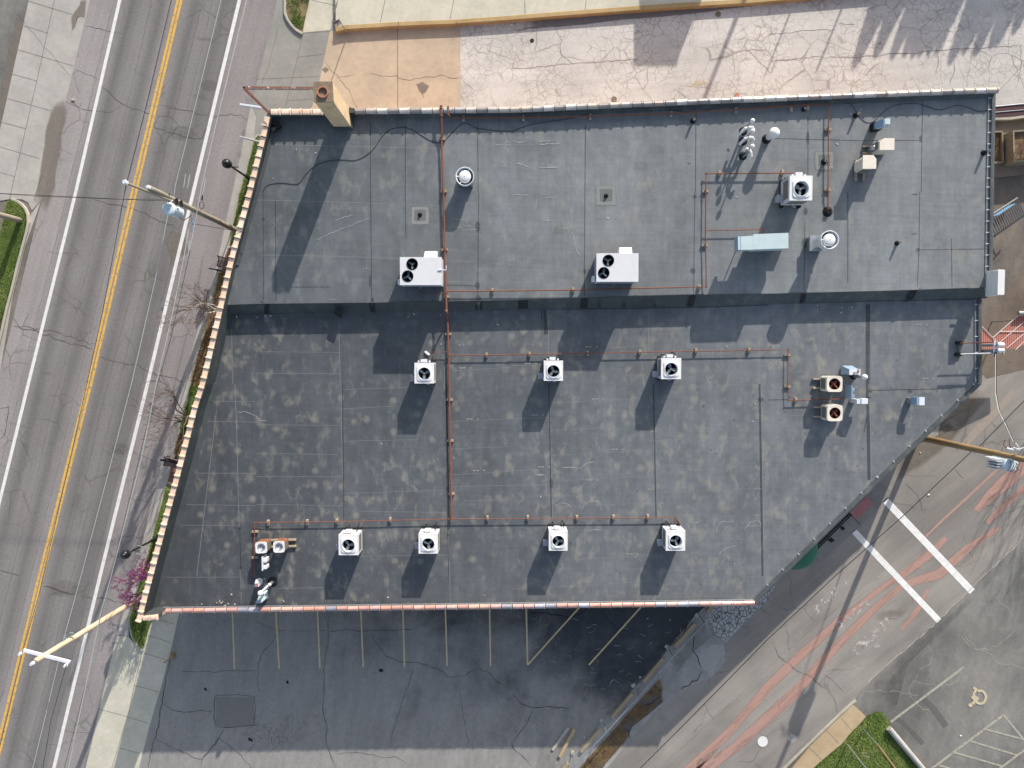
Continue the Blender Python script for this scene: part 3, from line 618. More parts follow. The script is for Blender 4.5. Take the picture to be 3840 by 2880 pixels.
for a, b in (((868, 2200), (879, 2509)), ((1028, 2190), (1047, 2507)), ((1186, 2190), (1199.5, 2505)), ((1349, 2190), (1362, 2501)), ((1508, 2190), (1517, 2501)), ((1667, 2190), (1676.5, 2497)), ((1834.5, 2190), (1839.5, 2497)), ((1971, 2190), (1978.5, 2494))): wline([a, b], 6, 0, .026)
wline([(2250, 2190), (2176, 2274), (1980, 2492)], 6, 0, .0275); wline([(2475, 2190), (2406, 2274), (2209, 2493)], 6, 0, .026)
struct(mb.build('stall_lines', M['stall_paint']))

# verge between lot and lane
vr = ZL(3, 2, [(2212, 190), (2090, 330), (1830, 600), (1840, 740), (1730, 870), (1450, 990), (1230, 1180), (1020, 1420), (820, 1659), (300, 2300)])
rim = lambda px: px
def vg(mb, z):
    jag = lambda q: PL(ZL(3, 2, q), z + .004)
    mb.soft(PL(ZL(3, 2, [(1275, 880), (1300, 960), (1340, 1060), (1200, 1180), (1050, 1290), (1000, 1400), (900, 1520), (800, 1640), (700, 1800), (400, 1900), (600, 1640), (930, 1270), (1110, 1060)]), z + .004), 1, .3)
    mb.soft(jag([(1700, 250), (1900, 190), (2200, 40), (2300, 60), (2212, 210), (2090, 330), (1900, 520), (1830, 570), (1760, 520), (1700, 420), (1640, 400)]), 2, .1)
    mb.soft(PL(ZL(3, 2, [(1610, 690), (1640, 650), (1730, 590), (1830, 600), (1845, 680), (1800, 700), (1770, 760), (1740, 860), (1710, 878), (1690, 830), (1620, 790)]), z + .006), 3, .1)
    mb.soft(jag([(1300, 760), (1450, 640), (1580, 420), (1700, 330), (1760, 520), (1600, 650), (1500, 760), (1400, 900)]), 4, .3)
    for q in ([(1580, 520), (1560, 640), (1600, 700), (1640, 800)], [(1460, 980), (1600, 900), (1640, 830)], [(1300, 1010), (1200, 1090), (1090, 1160)], [(1020, 1410), (1000, 1340), (960, 1320)], [(1520, 400), (1450, 560), (1400, 640)]):
        mb.crack(PL(ZL(3, 2, q), z + .008), .09, 5, .08)
surf('verge_paving', lot_r + vr[::-1], .010, M['strip'], vg, [m_soft('weedy_soil', A(88, 80, 76), A(106, 96, 90), .15, .42, 3.5), M['slab_cracked'], m_soft('pale_slab', A(176, 172, 166), A(162, 158, 152), -.05, .1, 4), M['damp'], M['crack_tar']])

# south-east lane, its worn paint, and the far lot
lane_r = [(4500, 1400), (3840, 2010), (3679, 2169), (3522, 2321), (3409, 2420), (3314, 2507), (3234, 2585), (3201, 2633), (3032, 2798), (2945, 2880), (2500, 3300)]
def lane_x(mb, z):
    def strip(q, ws, m):
        pts = [P(*p, z + .004) for p in q]; L, Rr = [], []
        fine = []
        for i in range(len(pts) - 1):
            for j in range(5): fine.append((pts[i].lerp(pts[i + 1], j / 5), ws[i] + (ws[i + 1] - ws[i]) * j / 5))
        fine.append((pts[-1], ws[-1])); vs = []; at = []
        for i, (p, w_) in enumerate(fine):
            d = (fine[min(i + 1, len(fine) - 1)][0] - fine[max(i - 1, 0)][0]).normalized(); n_ = Vector((-d.y, d.x, 0)) * w_ * SC(0)
            for k in (-1, -.45, .45, 1): vs.append(p + n_ * k); at.append(0 if abs(k) == 1 else 1)
        mb.add(vs, [[4 * i + k, 4 * i + k + 1, 4 * i + k + 5, 4 * i + k + 4] for i in range(len(fine) - 1) for k in range(3)], m, at)
    strip([(2560, 2910), (2597, 2880), (2745, 2733), (2880, 2577), (3023, 2438), (3114, 2360), (3179, 2303), (3271, 2230), (3392, 2150), (3479, 2082), (3548, 2017)], [40, 42, 30, 34, 34, 30, 28, 18, 26, 32, 18], 1)
    strip([(2560, 2960), (2632, 2890), (2760, 2800), (2880, 2690), (2988, 2590), (3075, 2490), (3158, 2403), (3271, 2290), (3383, 2195), (3522, 2152), (3618, 2065), (3744, 1978)], [40, 44, 34, 46, 40, 32, 30, 26, 24, 34, 28, 18], 1)
    strip([(3660, 1915), (3713, 1860), (3780, 1800), (3850, 1730), (3960, 1640)], [20, 40, 52, 50, 30], 1); strip([(3700, 1960), (3760, 1900), (3850, 1820), (3960, 1730)], [16, 26, 26, 20], 1)
    strip([(3455, 2030), (3470, 2013), (3540, 1945), (3618, 1874), (3739, 1761), (3800, 1700)], [8, 9, 8, 9, 10, 5], 1)
    strip([(3610, 1420 + 260), (3640, 1640), (3720, 1560), (3800, 1470)], [14, 26, 26, 20], 4)
    strip([(3380, 2360), (3440, 2290), (3480, 2210)], [14, 22, 12], 1)
    for q, w_ in (([(400, 310), (535, 175), (670, 40)], 30), ([(560, 468), (700, 350), (880, 215)], 27), ([(745, 655), (900, 510), (1050, 385)], 36)):
        pts = PL(ZL(3, 3, q), z + .012); mb.ribbon(pts, w_ * SC(0), 2)
    c = lambda q, w_=.05: mb.crack(PL(q, z + .006), w_, 3, .06)
    c(ZL(3, 3, [(40, 580), (90, 690), (180, 760), (270, 830), (380, 880), (480, 970)]), .06); c(ZL(3, 3, [(480, 850), (560, 900), (650, 1000)]), .03); c(ZL(3, 3, [(70, 1060), (110, 1160)]), .04); c(ZL(2, 3, [(1190, 860), (1290, 960), (1340, 1100)]), .05); c(ZL(2, 3, [(1610, 730), (1690, 820)]), .04)
    c(ZL(2, 3, [(1920, 320), (1960, 360), (2000, 390)]), .04); c(ZL(3, 2, [(1660, 1100), (1700, 1180), (1740, 1240)]), .04)
    for a, b in ((ZL(3, 3, [(0, 1310), (720, 690)]), 0), (ZL(3, 3, [(0, 790), (430, 420), (800, 120)]), 0), (ZL(3, 2, [(1300, 1640), (1700, 1270), (2212, 810)]), 0)): c(a, .02)
    mb.soft(PL(ZL(3, 3, [(150, 1420), (190, 1350), (250, 1370), (260, 1420), (210, 1450)]), z + .008), 5); mb.soft(PL(ZL(3, 3, [(280, 1000), (320, 960), (350, 1000), (310, 1040)]), z + .008), 5); mb.soft(PL(ZL(3, 3, [(900, 610), (960, 570), (980, 610), (930, 630)]), z + .008), 5)
    mb.soft(PL(ZL(2, 3, [(1060, 560), (1240, 540), (1420, 480), (1640, 380), (1660, 340), (1500, 260), (1650, 80), (1900, -60), (2000, 60), (1700, 420), (1500, 620), (1250, 800), (1080, 900), (1000, 840)]), z + .009), 6, .35)
    mb.poly(PL(ZL(2, 3, [(840, 960), (985, 835), (1020, 890), (1060, 920), (1050, 980), (960, 1060), (900, 1010)]), z + .010), 7); mb.poly(PL(ZL(2, 3, [(400, 1420), (700, 1110), (800, 1220), (770, 1250), (640, 1370), (480, 1520), (420, 1560), (360, 1640)]), z + .010), 7)
    mb.soft(PL(ZL(2, 3, [(510, 1350), (545, 1325), (580, 1350), (550, 1370)]), z + .016), 8); mb.soft(PL(ZL(2, 3, [(620, 1240), (640, 1225), (670, 1250), (640, 1268)]), z + .016), 8)
surf('lane', [(2840, 2180)] + vr[:1] + vr[1:] + [(2300, 3300)] + lane_r[::-1] + [(4500, 860), (3690, 860), (3600, 1350)], .006, M['side_road'], lane_x,
     [M['terracotta'], M['old_white'], M['crack'], m_soft('pale_dust', A(196, 180, 162), A(190, 168, 150), .3, .7, 2, .6), m_soft('pale_spall', A(188, 184, 178), A(170, 166, 160), .2, .5, 4, .8), m_soft('brown_silt', A(120, 110, 92), A(134, 122, 104), .3, .9, 1.2, .7), M['grey_door'], M['crack_tar']])
mb = MB(); wline([Z(2, 3, 1010, 1000), Z(3, 3, 1765, 135)], 26, 0, .016, mb); wline([Z(2, 3, 740, 1270), Z(3, 3, 1478, 388)], 23, 0, .016, mb); struct(mb.build('crosswalk_lines', M['cross_paint']))
def lot2(mb, z):
    rr = random.Random(5)
    for q in ([(1900, 620), (1800, 640), (1720, 560), (1620, 500)], [(1860, 640), (2000, 760), (2100, 770), (2212, 800)], [(1300, 820), (1400, 760), (1420, 640), (1380, 600)], [(1940, 150), (1980, 200), (2080, 280), (2140, 400)], [(1250, 900), (1400, 940), (1500, 960), (1650, 900), (1660, 860)], [(850, 990), (1000, 1000), (1150, 1000), (1300, 1030)], [(1700, 520), (1850, 660), (1980, 600), (2180, 420)], [(1300, 830), (1220, 1000), (1310, 1130), (1430, 1180)]):
        mb.crack(PL(ZL(3, 3, q), z + .004), .04, 1, .1)
    mb.soft(PL(ZL(3, 3, [(830, 970), (1000, 810), (1240, 600), (1500, 400), (1840, 60), (1900, 80), (1540, 430), (1300, 640), (1100, 820), (1040, 900), (1000, 960), (990, 1100), (1080, 1220), (1050, 1240), (850, 1040)]), z + .003), 3, .25)
    mb.ribbon(PL(ZL(3, 3, [(1345, 1060), (1430, 1150), (1540, 1300)]), z + .007), .42, 2); mb.ribbon(PL(ZL(3, 3, [(1110, 1230), (1200, 1300), (1340, 1450)]), z + .007), .3, 2)
surf('far_lot', [(4500, 1400), (3840, 2010), (3679, 2169), (3522, 2321), (3409, 2420), (3314, 2507), (3234, 2585), (3201, 2640), (3247, 2687), (3284, 2670), (3307, 2672), (3336, 2711), (3453, 2880), (3700, 3300), (5000, 3300), (5000, 1400)], .012, M['lot_east'], lot2,
     [M['stall_grey'], m_soft('scuffed', A(122, 120, 114), A(116, 112, 106), .3, .6, 3, .5), M['damp']])
mb = MB(); mb.crack(PL(ZL(3, 3, [(830, 960), (900, 880), (1060, 740), (1240, 590), (1500, 360), (1700, 160), (1840, 20), (2212, -330)]), .018), .09, 0, .05); struct(mb.build('lane_edge', plain('pale_edge', A(186, 178, 162), .9, var=.3)))
mb = MB()
for a, b, w_ in ((Z(3, 3, 1060, 1262), Z(3, 3, 1690, 788), 9), (Z(3, 3, 1300, 1750), Z(3, 3, 2035, 1200), 9), (Z(3, 3, 2035, 1200), Z(3, 3, 2300, 1520), 7), (Z(3, 3, 1880, 1325), Z(3, 3, 2212, 1412), 7), (Z(3, 3, 1745, 1425), Z(3, 3, 2160, 1550), 7), (Z(3, 3, 1610, 1525), Z(3, 3, 2030, 1645), 7), (Z(3, 3, 1460, 1630), Z(3, 3, 1800, 1730), 7), (Z(3, 3, 2250, 1478), Z(3, 3, 1900, 1740), 8)):
    zz = .022 + .0012 * len(mb.f) / 6; wline([a, b], w_, 0, zz, mb)
struct(mb.build('far_lot_lines', M['stall_grey']))
# wheelchair symbol painted on the far lot
mb = MB(); zc = .034; q = lambda pts, w_: mb.ribbon(PL(ZL(3, 3, pts), zc + .0006 * len(mb.f)), w_ * SC(0), 0)
mb.disc(PZ(3, 3, 1750, 1116, zc), 8 * SC(0), 14)
q([(1768, 1105), (1785, 1085), (1800, 1068), (1818, 1048)], 12); q([(1762, 1040), (1800, 1090)], 10); q([(1812, 1070), (1775, 1025), (1790, 1000), (1800, 972)], 10); q([(1803, 982), (1775, 962)], 9)
q([(1835 + 48 * math.cos(a), 1047 + 56 * math.sin(a)) for a in [(-118 + k * 16) * math.pi / 180 for k in range(17)]], 10)
struct(mb.build('accessible_symbol', m_worn('symbol_paint', A(212, 194, 156), .36, 5)))
surf('sidewalk_tan', [(3201, 2642), (3247, 2687), (3236, 2702), (3184, 2755), (3162, 2785), (3084, 2850), (2990, 2935), (2880, 3040), (2860, 2990), (2962, 2892), (3032, 2806), (3145, 2696)], .10, M['walk_tan'],
     lambda mb, z: ribs(mb, [ZL(3, 3, q) for q in ([(628, 1225), (725, 1335)], [(505, 1335), (612, 1445)], [(355, 1480), (465, 1590)])], z, .035), [M['joint']], raised=.1)
kerb(PL([(3212, 2628), (3195, 2640), (3140, 2690), (3028, 2798), (2945, 2880), (2860, 2960)], .1), 'kerb_tan', h=.09)
gse = [(3253, 2687), (3284, 2668), (3307, 2670), (3320, 2690), (3336, 2713), (3360, 2750), (3400, 2805), (3453, 2880), (3530, 2990), (2990, 2940), (3084, 2850), (3162, 2785), (3184, 2755), (3236, 2702)]
mb = MB(); mb.poly(PL(gse, .07)); mb.soft(PL(ZL(3, 3, [(820, 1540), (860, 1500), (960, 1600), (1080, 1640), (980, 1659), (880, 1600)]), .075), 1); mb.soft(PL(ZL(3, 3, [(660, 1450), (780, 1310), (850, 1340), (760, 1440), (700, 1480)]), .075), 1)
struct(mb.build('lawn_soil', [M['soil_green'], M['mud']]))

# yard east of the building
surf('yard_walk', [(3650, 600), (3650, 668), (3740, 666), (3840, 656), (4100, 630), (4100, 440), (3650, 450)], .010, m_concrete('yard_concrete', A(150, 138, 122), A(124, 114, 104), stain=.2))
surf('yard_drive', [(3600, 672), (3740, 668), (3840, 658), (4400, 620), (4400, 1000), (3840, 1010), (3600, 1320)], .014, m_lot('yard_asphalt', A(84, 80, 76), A(132, 122, 110), vein=.2))
surf('yard_gravel', [(3600, 1320), (3640, 1000), (3840, 1010), (4400, 1000), (4400, 1250), (3700, 1420)], .012, m_lot('yard_dirt', A(100, 88, 76), A(128, 114, 100), vein=.2))

# scattered grass blades, clipped to the beds
def inside(x, y, poly):
    r = False; n = len(poly); j = n - 1
    for i in range(n):
        xi, yi = poly[i][:2]; xj, yj = poly[j][:2]
        if (yi > y) != (yj > y) and x < (xj - xi) * (y - yi) / (yj - yi) + xi: r = not r
        j = i
    return r
def blades(name, label, px, z, n, mat, hmin=.05, hmax=.13, wd=.016, seed=1, thr=.0, lean=.6):
    rr = random.Random(seed); poly = PL(px, z); xs = [p.x for p in poly]; ys = [p.y for p in poly]; mb = MB(); k = 0; tries = 0
    while k < n and tries < n * 8:
        tries += 1
        x, y = rr.uniform(min(xs), max(xs)), rr.uniform(min(ys), max(ys))
        if not inside(x, y, poly): continue
        if mn.noise(Vector((x * 1.1, y * 1.1, seed))) * .5 + .5 < thr + rr.uniform(-.15, .15): continue
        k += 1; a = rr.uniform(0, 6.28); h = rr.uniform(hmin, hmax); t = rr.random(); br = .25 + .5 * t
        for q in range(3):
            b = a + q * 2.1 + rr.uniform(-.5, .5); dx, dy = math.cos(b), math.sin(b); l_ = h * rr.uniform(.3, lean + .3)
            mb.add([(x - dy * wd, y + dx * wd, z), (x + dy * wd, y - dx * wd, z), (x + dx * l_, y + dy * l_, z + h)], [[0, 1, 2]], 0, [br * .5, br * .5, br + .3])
    o = mb.build(name, mat); return tag(o, label, 'grass', kind='stuff')
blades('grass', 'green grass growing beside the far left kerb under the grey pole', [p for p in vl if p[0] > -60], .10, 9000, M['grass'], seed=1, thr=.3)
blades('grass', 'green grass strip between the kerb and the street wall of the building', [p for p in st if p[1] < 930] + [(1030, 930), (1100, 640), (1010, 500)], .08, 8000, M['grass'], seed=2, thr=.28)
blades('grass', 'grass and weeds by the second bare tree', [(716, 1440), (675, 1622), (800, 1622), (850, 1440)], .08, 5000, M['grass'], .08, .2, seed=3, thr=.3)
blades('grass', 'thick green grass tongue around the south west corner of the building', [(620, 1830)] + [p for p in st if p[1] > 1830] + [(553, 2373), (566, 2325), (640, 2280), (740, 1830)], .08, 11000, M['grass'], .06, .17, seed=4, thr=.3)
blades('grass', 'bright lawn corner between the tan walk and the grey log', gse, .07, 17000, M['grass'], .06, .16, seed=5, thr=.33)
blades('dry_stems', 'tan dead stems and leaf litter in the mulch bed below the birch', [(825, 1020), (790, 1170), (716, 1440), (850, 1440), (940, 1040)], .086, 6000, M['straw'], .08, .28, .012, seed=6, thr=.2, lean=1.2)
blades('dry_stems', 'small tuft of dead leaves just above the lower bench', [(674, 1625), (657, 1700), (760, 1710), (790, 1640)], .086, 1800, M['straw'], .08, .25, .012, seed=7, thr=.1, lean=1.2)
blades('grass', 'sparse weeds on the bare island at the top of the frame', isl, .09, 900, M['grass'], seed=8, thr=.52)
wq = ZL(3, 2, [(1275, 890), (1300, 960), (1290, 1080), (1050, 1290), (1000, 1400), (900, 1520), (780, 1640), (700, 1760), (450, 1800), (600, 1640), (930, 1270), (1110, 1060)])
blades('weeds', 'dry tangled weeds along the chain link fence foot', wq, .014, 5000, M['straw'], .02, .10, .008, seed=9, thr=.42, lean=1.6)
# ---------------------------------------------------------------- the flat roofed building
ZU, ZL_, ZW, ZNP, ZS = 5.40, 4.65, 5.95, 5.78, 4.98                      # upper roof, lower roof, west / north / south parapet tops
bl = thing('commercial_building', 'large flat roofed commercial building with grey membrane roof on two levels and tiled parapets', 'building', (0, 0, 0))
wp = [P(x, y, ZW) for x, y in ((1003, 436), (991, 497), (937, 720), (864, 989), (812, 1219), (760, 1440), (729, 1535), (694, 1674), (651, 1839), (616, 1965), (564, 2160), (523, 2318))]
sw_in = P(592, 2312, ZW); sp0, sp1 = P(603, 2291, ZS), P(2828, 2262, ZS)
np0, np1 = P(1190, 420, ZW), P(3741, 338, ZNP)
npath = [P(1330, 418, ZNP), P(1920, 412, ZNP), P(2640, 380, ZNP), P(3300, 354, ZNP), np1]
ne_top = [P(3729, 345, 5.52), P(3722, 700, 5.52), P(3716, 1090, 5.52)]
lo_e = [P(3674, 1118, ZL_ + .1), P(3676, 1432, ZL_ + .1)]; se_c = P(3640, 1478, ZL_ + .1); diag = [lo_e[1], P(3301, 1796, ZL_ + .1), P(2829, 2258, ZL_ + .1)]
xy = lambda pts: [(p[0], p[1]) for p in pts]
# walls (brick, full height, under the parapets)
wall = MB(); T = .14
def wall_run(path, top, mb=wall, a=-.14, b=.14, z0=-.02): mb.sweep(xy(path), [(a, z0), (a, top), (b, top), (b, z0)])
wall_run([P(1330, 418, ZNP), np0, P(1012, 424, ZW)] + wp[1:] + [P(592, 2312, ZW)], ZW - .5, b=.1)
wall_run([sw_in, P(603, 2291, ZS), sp1], ZS - .25, b=.1); wall_run([np1] + npath[:-1][::-1], ZNP - .5, b=.1)
wall_run([np1, ne_top[1], ne_top[2]], ZU - .12); wall_run([ne_top[2], lo_e[0], lo_e[1], diag[1], diag[2]], ZL_ - .12)
wall.build('wall', M['brick_wall'], bl)
# roof sheets with seams, patches and scuffs
def seam(mb, q, z, m=1, w_=.035): mb.cur = 1.0; mb.ribbon([P(*a, z) for a in q], w_, m)
ru = MB()
step_u = [(850, 1143), Z(1, 1, 0, 965), Z(1, 1, 1000, 955), (1920, 1124.5), Z(1, 2, 1640, 886), Z(1, 2, 2212, 878), Z(1, 3, 900, 855), Z(1, 3, 1250, 845), Z(1, 3, 1700, 829), (3712, 1079)]
step_b = [(843, 1182), Z(1, 1, 0, 1056), Z(1, 1, 1000, 1042), (1920, 1162), Z(1, 2, 1640, 993), Z(1, 2, 2212, 975), Z(1, 3, 900, 940), Z(1, 3, 1250, 934), Z(1, 3, 1700, 922), (3700, 1119)]
upx = [(1000, 430), (1330, 425), (1920, 415), (2640, 384), (3300, 358), (3733, 345), (3722, 700)] + step_u[::-1]
upx = [(x, y) for x, y in upx]; ru.poly([P(x, y, ZU) for x, y in upx])
zz = ZU + .004
def us(r, c, q, m=1, w_=.03): seam(ru, ZL(r, c, q), zz + .0006 * (len(ru.f) % 5), m, w_)
for q in ([(0, 2), (2212, 2)],): pass
for r, c, q in ((0, 1, [(100, 1250), (900, 1265), (2180, 1300)]), (1, 1, [(0, 68), (500, 82), (960, 95), (1600, 120)]), (1, 1, [(60, 543), (500, 552), (990, 565), (1240, 578)]), (1, 1, [(1900, 300), (2212, 302)]), (1, 1, [(1680, 597), (1920, 600)]), (1, 1, [(1620, 775), (2212, 780)]),
              (0, 2, [(640, 1193), (1100, 1197), (1585, 1203)]), (0, 2, [(1590, 1098), (2212, 1102)]), (0, 2, [(1560, 1582), (2212, 1584)]), (0, 2, [(0, 1248), (420, 1245)]), (1, 2, [(610, 22), (1570, 24)]), (1, 2, [(0, 305), (620, 305)]), (1, 2, [(610, 502), (1570, 501)]), (1, 2, [(1540, 250), (2200, 255)]), (1, 2, [(0, 780), (620, 782)]), (1, 2, [(1540, 722), (1900, 722)]),
              (0, 3, [(0, 1105), (350, 1105)]), (0, 3, [(340, 1085), (820, 1075)]), (0, 3, [(1330, 1085), (1910, 1092)]), (0, 3, [(370, 1510), (820, 1500), (1300, 1485)]), (0, 3, [(1325, 1572), (1910, 1578)]), (1, 3, [(380, 125), (900, 110), (1300, 105)]), (1, 3, [(340, 330), (800, 318), (1300, 303)]), (1, 3, [(1310, 390), (1900, 402)]), (1, 3, [(1310, 676), (1900, 680)]), (1, 3, [(0, 730), (600, 738)]), (1, 3, [(400, 808), (900, 795), (1260, 784)])):
    us(r, c, q)
for r, c, q in ((0, 1, [(990, 1050), (990, 1659)]), (1, 1, [(990, 0), (1000, 940)]), (1, 1, [(60, 0), (66, 940)]), (1, 1, [(168, 80), (172, 940)]), (0, 1, [(1290, 1070), (1290, 1659)]), (1, 1, [(1290, 0), (1295, 400)]), (0, 1, [(1915, 1060), (1920, 1659)]), (1, 1, [(1925, 0), (1915, 900)]), (0, 2, [(635, 1080), (630, 1659)]), (1, 2, [(630, 0), (625, 900)]), (0, 2, [(1590, 960), (1585, 1659)]), (1, 2, [(1580, 0), (1570, 880)]), (0, 3, [(345, 1010), (345, 1500)]), (0, 3, [(1335, 860), (1325, 1659)]), (1, 3, [(1312, 0), (1305, 500), (1290, 820)]), (1, 3, [(690, 0), (690, 790)]), (1, 3, [(320, 250), (310, 860)]), (1, 3, [(1585, 400), (1590, 820)]),
              (0, 3, [(0, 1195), (820, 1215), (1300, 1212)]), (1, 3, [(1310, 498), (1900, 492)]), (1, 1, [(300, 822), (640, 820)]), (1, 1, [(1560, 800), (1900, 810)])):
    us(r, c, q, 2, .045)
for (r, c, x, y, wx, wy) in ((1, 1, 985, 770, 18, 110), (1, 1, 1005, 945, 28, 70), (1, 1, 1915, 300, 36, 90), (1, 1, 1915, 805, 34, 70), (1, 1, 1920, 935, 44, 90), (0, 3, 1320, 1200, 24, 60), (1, 3, 1297, 500, 30, 36), (0, 3, 345, 1190, 26, 110), (1, 3, 325, 165, 30, 70), (1, 3, 320, 440, 44, 90), (0, 2, 1530, 1412, 30, 16), (1, 3, 1270, 20, 50, 14), (1, 3, 1265, 360, 50, 14), (1, 3, 960, 80, 0, 0), (1, 1, 65, 235, 26, 30), (1, 2, 630, 685, 26, 40), (1, 2, 1563, 680, 40, 50), (1, 2, 1580, 40, 30, 30), (0, 2, 1868, 1296, 26, 34)):
    if wx: q = [Z(r, c, x + wx * .7 * math.cos(k * .52), y + wy * .6 * math.sin(k * .52)) for k in range(12)]; ru.soft([P(*a, zz + .006) for a in q], 3, .2)
def pad(mb, cx, cy, w_, h_, z, m):                                       # square flashing patch around a drain or stack
    q = [(cx - w_, cy - h_), (cx, cy - h_ * 1.04), (cx + w_, cy - h_), (cx + w_ * 1.04, cy), (cx + w_, cy + h_), (cx, cy + h_ * 1.05), (cx - w_, cy + h_), (cx - w_ * 1.03, cy)]
    mb.soft([P(a[0], a[1], z) for a in q], m, .25)
for cx, cy, s_ in ((1575.5, 808, 36), (2273, 733, 40), (3091, 602, 37)):
    pad(ru, cx, cy, s_, s_, zz + .008, 5); pad(ru, cx, cy - 1, s_ * .62, s_ * .62, zz + .010, 6)
# wrinkles and chalky scuffs
def scuff(mb, r, c, q, z, w_=.05, m=4):
    mb.crack([P(*a, z) for a in ZL(r, c, q)], w_ * 1.6, m, .03, step=.12)
for q in ([(500, 130), (510, 180), (500, 190)], [(505, 200), (520, 225)], [(510, 250), (525, 270), (500, 305), (525, 310)], [(425, 314), (520, 316)], [(510, 345), (535, 370), (540, 420), (550, 470)], [(550, 480), (560, 520), (590, 550)]): scuff(ru, 1, 2, q, zz + .012)
for q in ([(0, 1210), (60, 1230), (120, 1215), (130, 1180)], [(20, 1410), (80, 1420), (120, 1435), (160, 1452)], [(225, 1450), (300, 1452), (390, 1440), (405, 1425)], [(225, 1222), (340, 1220)], [(230, 1247), (420, 1240)], [(580, 1150), (610, 1110)]): scuff(ru, 0, 2, q, zz + .012)
for q in ([(2075, 1610), (2090, 1659)], [(2120, 1440), (2180, 1445)], [(2130, 1380), (2170, 1480)], [(2140, 1140), (2160, 1200), (2150, 1280), (2200, 1330)], [(2040, 1250), (2200, 1252)]): scuff(ru, 0, 1, q, zz + .012, .04)
for q in ([(2080, 10), (2140, 20)], [(1690, 225), (1760, 235), (1810, 240)], [(1810, 262), (1830, 275)], [(1870, 265), (1900, 278)], [(1800, 290), (1860, 298)], [(1690, 300), (1790, 308)], [(1780, 325), (1850, 330), (1915, 318)], [(520, 410), (760, 310), (980, 225)], [(680, 245), (840, 195)], [(925, 660), (975, 658)], [(928, 660), (926, 700)], [(630, 925), (700, 926)]): scuff(ru, 1, 1, q, zz + .012, .035)
for q in ([(0, 25), (60, 28), (140, 28)], [(240, 0), (270, 22), (310, 28)], [(280, 48), (375, 50), (400, 10)], [(270, 245), (390, 246)], [(720, 20), (730, 60)]): scuff(ru, 1, 2, q, zz + .012, .04)
for x, y, r_ in ((2050, 590, 30), (1290, 800, 26), (1100, 640, 22), (1500, 900, 26), (2460, 560, 30), (2600, 900, 24), (3000, 640, 22), (2100, 860, 26), (1130, 980, 22), (1240, 1060, 30), (2400, 620, 26)):
    ru.soft([P(x + r_ * 1.5 * math.cos(k * .6) * (1 + .3 * math.sin(k * 2.1)), y + r_ * math.sin(k * .6), zz + .0035) for k in range(10)], 7)
ru.build('upper_roof', [M['roof_up'], M['seam_l'], M['seam_d'], M['patch_d'], M['chalk'], m_soft('flashing_pad', A(150, 152, 146), A(132, 136, 130), .05, .5, 4, .9), m_soft('flashing_inner', A(112, 117, 116), A(124, 128, 124), .1, .6, 6, .8), m_soft('faint_bloom', A(140, 143, 138), A(130, 132, 126), .4, 1.1, 1.4, .45)], bl)
# sloped step between the roofs
stp = MB(); k = len(step_u); U = [P(*a, ZU - .002) for a in step_u]; B = [P(*a, ZL_ - .002) for a in step_b]
stp.add(U + B, [[i, i + 1, k + i + 1, k + i] for i in range(k - 1)])
for i in range(len(U) - 1): stp.tube([U[i], U[i + 1]], .03, 6)
for (r, c, x0, y0, x1, y1, w_) in ((1, 1, 80, 960, 80, 1050, .5), (1, 1, 1000, 960, 1010, 1040, .3), (1, 1, 710, 1030, 715, 1080, .5), (1, 1, 1905, 940, 1905, 1020, .12), (1, 1, 1945, 940, 1945, 1020, .12), (1, 2, 95, 930, 95, 1010, .55), (1, 2, 625, 925, 620, 1005, .4), (1, 2, 1560, 900, 1530, 990, .35), (1, 3, 1270, 850, 1240, 930, .7), (1, 3, 310, 870, 290, 960, .3), (1, 2, 760, 985, 760, 1003, .12), (1, 2, 970, 978, 970, 1000, .14), (1, 2, 1230, 970, 1230, 998, .12)):
    a, b = PZ(r, c, x0, y0, ZU - .05), PZ(r, c, x1, y1, ZL_ + .02); a.z += .07; b.z += .05; a2 = a + Vector((0, 0, .04))
    stp.ribbon([a, a.lerp(b, .5) + Vector((0, 0, .02)), b], w_, 1)
stp.build('roof_step', [M['flash'], plain('step_patch', A(44, 47, 48), .7)], bl)
